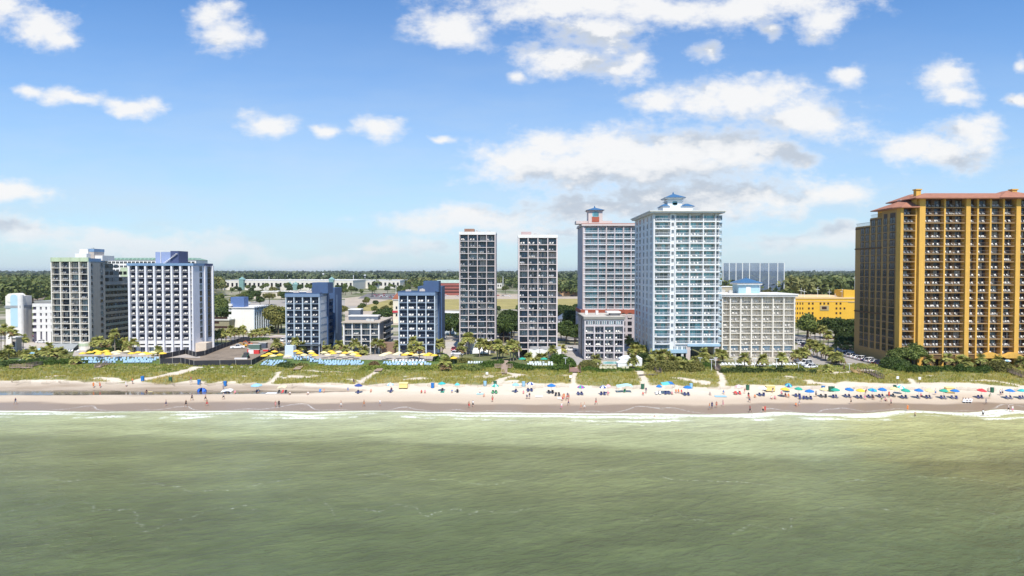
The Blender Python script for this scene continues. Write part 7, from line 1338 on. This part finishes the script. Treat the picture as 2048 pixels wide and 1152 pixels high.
for px_, py in [(374,734),(405,736),(424,735.5),(446,735),(464,735),(483,735),(502,735),(352,731)]:
    X, Y, Z = at(px_, py); mb = MB(); mb.lathe([(.05, 0), (.45, .03), (.5, .14), (.3, .24), (.04, .27)], 8); o = mb.obj('sandbag', sbg, None, (X, Y, Z)); o.scale = (1.2, .7, 1); sb_.append(tag(o, 'x', 'sandbag', 'sandbags along the black fence'))
name_rank(sb_, '{} white sandbag from the left at the foot of the black fence')
car(475, 697, 'pickup', 'white', 20, 'white pickup truck on the building site')
def digger(px_, py, c, lab, rz, s=1.):
    s *= .62
    X, Y, Z = at(px_, py); o = thing('excavator', lab, 'excavator', (X, Y, Z), R(rz)); o.scale = (s, s, s)
    for sy_ in (-1, 1):
        mb = MB(); pts = [(-1.6, .35), (-1.3, .05), (1.3, .05), (1.6, .35), (1.3, .75), (-1.3, .75)]; v_ = [(x, sy_*.95-.22, z) for x, z in pts]+[(x, sy_*.95+.22, z) for x, z in pts]; mb.add(v_, [tuple(range(6)), tuple(range(11, 5, -1))]+[(i, 6+i, 6+(i+1) % 6, (i+1) % 6) for i in range(6)]); mb.obj('track', TYRE, o)
    mb = MB(); mb.box(-1.1, 1.7, -1.05, 1.05, .85, 1.7); mb.box(.6, 1.7, -1.0, 1.0, 1.7, 2.0); mb.obj('engine_body', c, o); mb = MB(); mb.box(-1.1, .1, .1, 1.0, 1.703, 2.8); mb.obj('cab', GL['black'], o); mb = MB(); mb.box(-1.15, .15, .05, 1.05, 2.803, 2.9); mb.obj('cab_roof', c, o)
    mb = MB(); mb.tube((-1.0, -.3, 1.4), (-2.6, -.3, 3.6), .22, n=6); mb.tube((-2.6, -.3, 3.6), (-4.2, -.3, 2.9), .18, n=6); mb.obj('boom', c, o); mb = MB(); mb.tube((-4.2, -.3, 3.0), (-4.5, -.3, 1.2), .15, n=6); mb.obj('stick', c, o); mb = MB(); mb.add([(-4.2,-.8,1.3),(-4.2,.2,1.3),(-4.9,.2,1.2),(-4.9,-.8,1.2),(-4.4,-.8,.5),(-4.4,.2,.5)], [(0,1,2,3),(0,4,5,1),(3,2,5,4),(0,3,4),(1,5,2)]); mb.obj('bucket', BARK, o)
MY = flatmat('machine_yellow', (.72, .40, .04)); MO = flatmat('machine_orange', (.66, .14, .04)); MG = flatmat('machine_green', (.05, .16, .10))
digger(500, 692, MO, 'orange excavator at the back of the building site', 10); digger(555, 695, MY, 'yellow excavator beside the navy hotel', 160); digger(489, 694, MY, 'yellow excavator behind the white pickup', 30, .9)
def lift(px_, py, lab):
    X, Y, Z = at(px_, py); o = thing('skid_loader', lab, 'loader', (X, Y, Z)); mb = MB(); mb.box(-.8, .8, -1.2, 1.1, .4, 1.3); mb.box(-.7, .7, -.5, .9, 1.303, 2.2); mb.obj('machine_body', BLK, o)
    for sx_ in (-1, 1):
        for y_ in (-.7, .7): mb = MB(); mb.tube((sx_*.82, y_, .38), (sx_*1.08, y_, .38), .38, n=12); mb.obj('wheel', TYRE, o)
        mb = MB(); mb.tube((sx_*.9, 1., 1.9), (sx_*.9, -1.9, .7), .09, n=5); mb.obj('arm', MG, o)
    mb = MB(); mb.box(-3.2, 1.4, -2.6, -2.0, .05, .55); mb.obj('blade', flatmat('blade_white', (.70, .68, .66)), o)
lift(492, 717, 'black loader with a wide white blade at the front of the building site')
def containers(px_, py, w_, d, h, m, lab, name='container'):
    X, Y, Z = at(px_, py); o = thing(name, lab, 'container', (X, Y, Z)); mb = MB(); mb.box(-w_/2, w_/2, 0, d, 0, h); [mb.box(-w_/2+i*.5, -w_/2+i*.5+.2, -.05, -.001, .1, h-.1) for i in range(int(w_/.5))]; mb.obj('shell', m, o); mb = MB(); mb.box(-w_/2-.05, w_/2+.05, -.06, d+.05, h+.002, h+.12); mb.obj('top_frame', POLE, o)
RD = flatmat('container_red', (.62, .05, .05)); containers(502, 708, 2., 1.5, 1.6, flatmat('container_white', (.75, .72, .70)), 'white site container left of the red one'); containers(512.5, 708, 2.0, 1.5, 1.6, RD, 'red site container right of the white one'); containers(497, 706, .9, .8, 1.6, RD, 'narrow red site locker'); containers(508, 701, 4.5, 2.2, 2.3, flatmat('container_green', (.10, .17, .14)), 'dark green site container'); containers(524, 697, 3.2, 2.2, 2.2, flatmat('container_slate', (.09, .11, .15)), 'slate site container right of the green one'); containers(531, 703, 2., 1.2, .8, RD, 'low red skip beside the slate container')
# ============================================================= BOARDWALKS, RAILINGS
WD = mat('timber_grey_brown', (.36, .27, .21), .9, .25, 1.5); WDD = mat('timber_dark', (.17, .13, .11), .9, .25, 1.5); WDY = mat('timber_yellow', (.45, .31, .14), .9, .2, 1.5)
def walk(pts, w_, label, m=WD, rail=True, top=None, name='boardwalk'):
    P = [at(*p_) for p_ in pts]; o = thing(name, label, 'boardwalk', (P[0][0], P[0][1], P[0][2])); mb = MB(); rl = MB(); ps = []; ox, oy, oz = P[0]
    for a, b_ in zip(P, P[1:]):
        d = Vector((b_[0]-a[0], b_[1]-a[1], 0)); L_ = d.length; d.normalize(); nn = Vector((-d.y, d.x, 0)); n = max(1, int(L_/.32))
        for i in range(n):
            u0, u1 = i/n*L_, (i+.92)/n*L_; z_ = a[2]+(b_[2]-a[2])*(i/n)+.35-oz; c_ = [Vector((a[0]-ox, a[1]-oy, 0))+d*u+nn*s*w_/2 for u, s in ((u0, -1), (u1, -1), (u1, 1), (u0, 1))]
            mb.add([(q.x, q.y, z_) for q in c_]+[(q.x, q.y, z_+.07) for q in c_], [(0,3,2,1),(4,5,6,7),(0,1,5,4),(1,2,6,5),(2,3,7,6),(3,0,4,7)])
        if rail:
            for s in (-1, 1):
                A = Vector((a[0]-ox, a[1]-oy, a[2]-oz+.4))+nn*s*w_/2; B = Vector((b_[0]-ox, b_[1]-oy, b_[2]-oz+.4))+nn*s*w_/2
                for hh in (.35, .65, .98): rl.tube(A+Vector((0, 0, hh)), B+Vector((0, 0, hh)), .05 if hh > .9 else .035, n=4)
                k = max(1, int(L_/1.4))
                for i in range(k+1): q = A+(B-A)*i/k; ps.append(q.copy())
    mb.obj('deck', m, o)
    if rail:
        rl.obj('railing', m, o); pm = MB(); pm.box(-.06, .06, -.06, .06, -.9, 1.02); me = pm.mesh('railing_post', m)
        for q in ps: ob('railing_post', me, o, q)
walk([(1011,723),(1009,735),(1008,749)], 2.0, 'straight timber boardwalk between the twin towers', WD, False, name='boardwalk'); walk([(990,737),(1004,737)], 1.6, 'short railed viewing deck left of the straight boardwalk', WD); walk([(1014,737),(1023,737)], 1.6, 'short railed viewing deck right of the straight boardwalk', WD); walk([(962,749.5),(1000,748)], .5, 'low timber edging left of the straight boardwalk foot', WDY, False, name='timber_edging')
walk([(1149,734),(1150,746)], 3.4, 'reddish timber ramp left of the small grey block', mat('timber_red', (.28, .17, .14), .9, .2, 1.5)); walk([(1297,728),(1305,735),(1318,747)], 1.5, 'dark diagonal timber stairs below the tall white tower', WDD); walk([(1278,752),(1316,751)], 1., 'low walkway at the foot of the diagonal stairs', WDD, False)
walk([(1418,732),(1428,733),(1436,742)], 1.6, 'brown timber access with posts left of the cream hotel', WDD); walk([(60,735),(84,730),(100,727)], 1.6, 'dark timber boardwalk at the far left lawn', WDD); walk([(22,738),(40,737),(58,738)], 1.8, 'railed timber lookout at the far left dunes', WD)
walk([(195,737),(205,732),(218,730)], 1.6, 'small timber crossover below the left lounger block', WD); walk([(1708,742),(1714,748),(1722,749)], 1.8, 'yellowish timber boardwalk start at the car park', WDY); walk([(1726,744),(1745,750),(1762,759)], 1.6, 'brown railed boardwalk running down from the car park', WDD); walk([(2012,742),(2030,749),(2052,757)], 2.0, 'dark railed boardwalk at the right edge', WDD)
for px_, py, lab in ((595,738,'driftwood-grey timber crossover before the navy hotel'),(757,741,'sandy timber crossover before the blue hotel')): walk([(px_-2, py+3), (px_+6, py-4)], 2.2, lab, WD, False)
tag(hedge([(588,735),(602,734),(612,733)], 1.8, 1.2, 'olive bush beside the crossover before the navy hotel', 'leaf_olive', 'bush', 'bush'), None); hedge([(745,733),(752,734)], 1.8, 1.5, 'dead-looking brown bush at the crossover before the blue hotel', 'palm_dead', 'bush', 'bush'); hedge([(563,733),(575,734),(583,735)], 2.0, 1.3, 'dark bush right of the first lounger block', 'leaf_dark', 'bush', 'bush')
# white pavilion tents and lamp posts
for px_, py, w_, h, lab in ((1262,733,7.5,2.6,'white pavilion tent right of the small pool'),(1246,735,3.4,1.5,'small white pavilion left of the big white tent')):
    X, Y, Z = at(px_, py); o = thing('pavilion_tent', lab, 'tent', (X, Y, Z)); mb = MB(); mb.box(-w_/2, w_/2, 0, 3, 0, h); mb.obj('side_wall', UC['white'], o); mb = MB(); mb.hip(-w_/2-.1, w_/2+.1, -.1, 3.1, h+.003, h+.9, 1.4); mb.obj('tent_roof', UC['white'], o)
lp = []
for px_, py, yt in ((1431,740,716),(1423,741,719),(1470,735,718),(1509,735,717),(1553,736,717),(1597,738,725),(1131,735,716),(1699,739,728),(1400,737,716)):
    X, Y, Z = at(px_, py); h = (py-yt)/F*Y; o = thing('lamp_post', 'x', 'lamp post', (X, Y, Z), 0, 'white deck lamp posts'); mb = MB(); mb.tube((0, 0, 0), (0, 0, h), .09, .07, n=6); mb.obj('shaft', WRL, o); mb = MB(); mb.box(-.7, .7, -.15, .15, h, h+.12); mb.obj('lamp_head', WRL, o); lp.append(o)
name_rank(lp, '{} white lamp post from the left near the pool decks')
for i in range(7):
    X, Y, Z = at([1202,1208.5,1215.5,1222,1230,1247,1255][i], 739); mb = MB(); mb.box(-.45, .45, 0, .5, .0, .9); mb.box(-.5, .5, -.05, .55, .902, .98); tag(mb.obj('planter_box', flatmat('planter_cream', (.75, .70, .52)), None, (X, Y, Z)), '%s cream planter from the left below the small grey block' % on(i+1), 'planter', 'cream planters in a row')

for o in SC.objects:
    if o.parent is None and 'label' in o and len(o['label'].split()) > 16: print('LONG', o.name, o['label'])
# ============================================================= AIR
HAZE = 4e-5
if HAZE > 0:
    mb = MB(); mb.box(-11000, 11000, -950, 15000, -4.2, 67); hz = mb.obj('haze', None); hz.data.materials.clear()
    m = bpy.data.materials.new('haze_air'); m.use_nodes = True; t = NT(m.node_tree); pv = t.n('ShaderNodeVolumePrincipled'); o = t.n('ShaderNodeOutputMaterial'); t.l(pv.outputs[0], o.inputs['Volume'])
    pv.inputs['Density'].default_value = HAZE; pv.inputs['Color'].default_value = (.80, .88, 1, 1); pv.inputs['Anisotropy'].default_value = .2; hz.data.materials.append(m); tag(hz, 'thin bluish haze over the far woods', 'haze', kind='stuff')
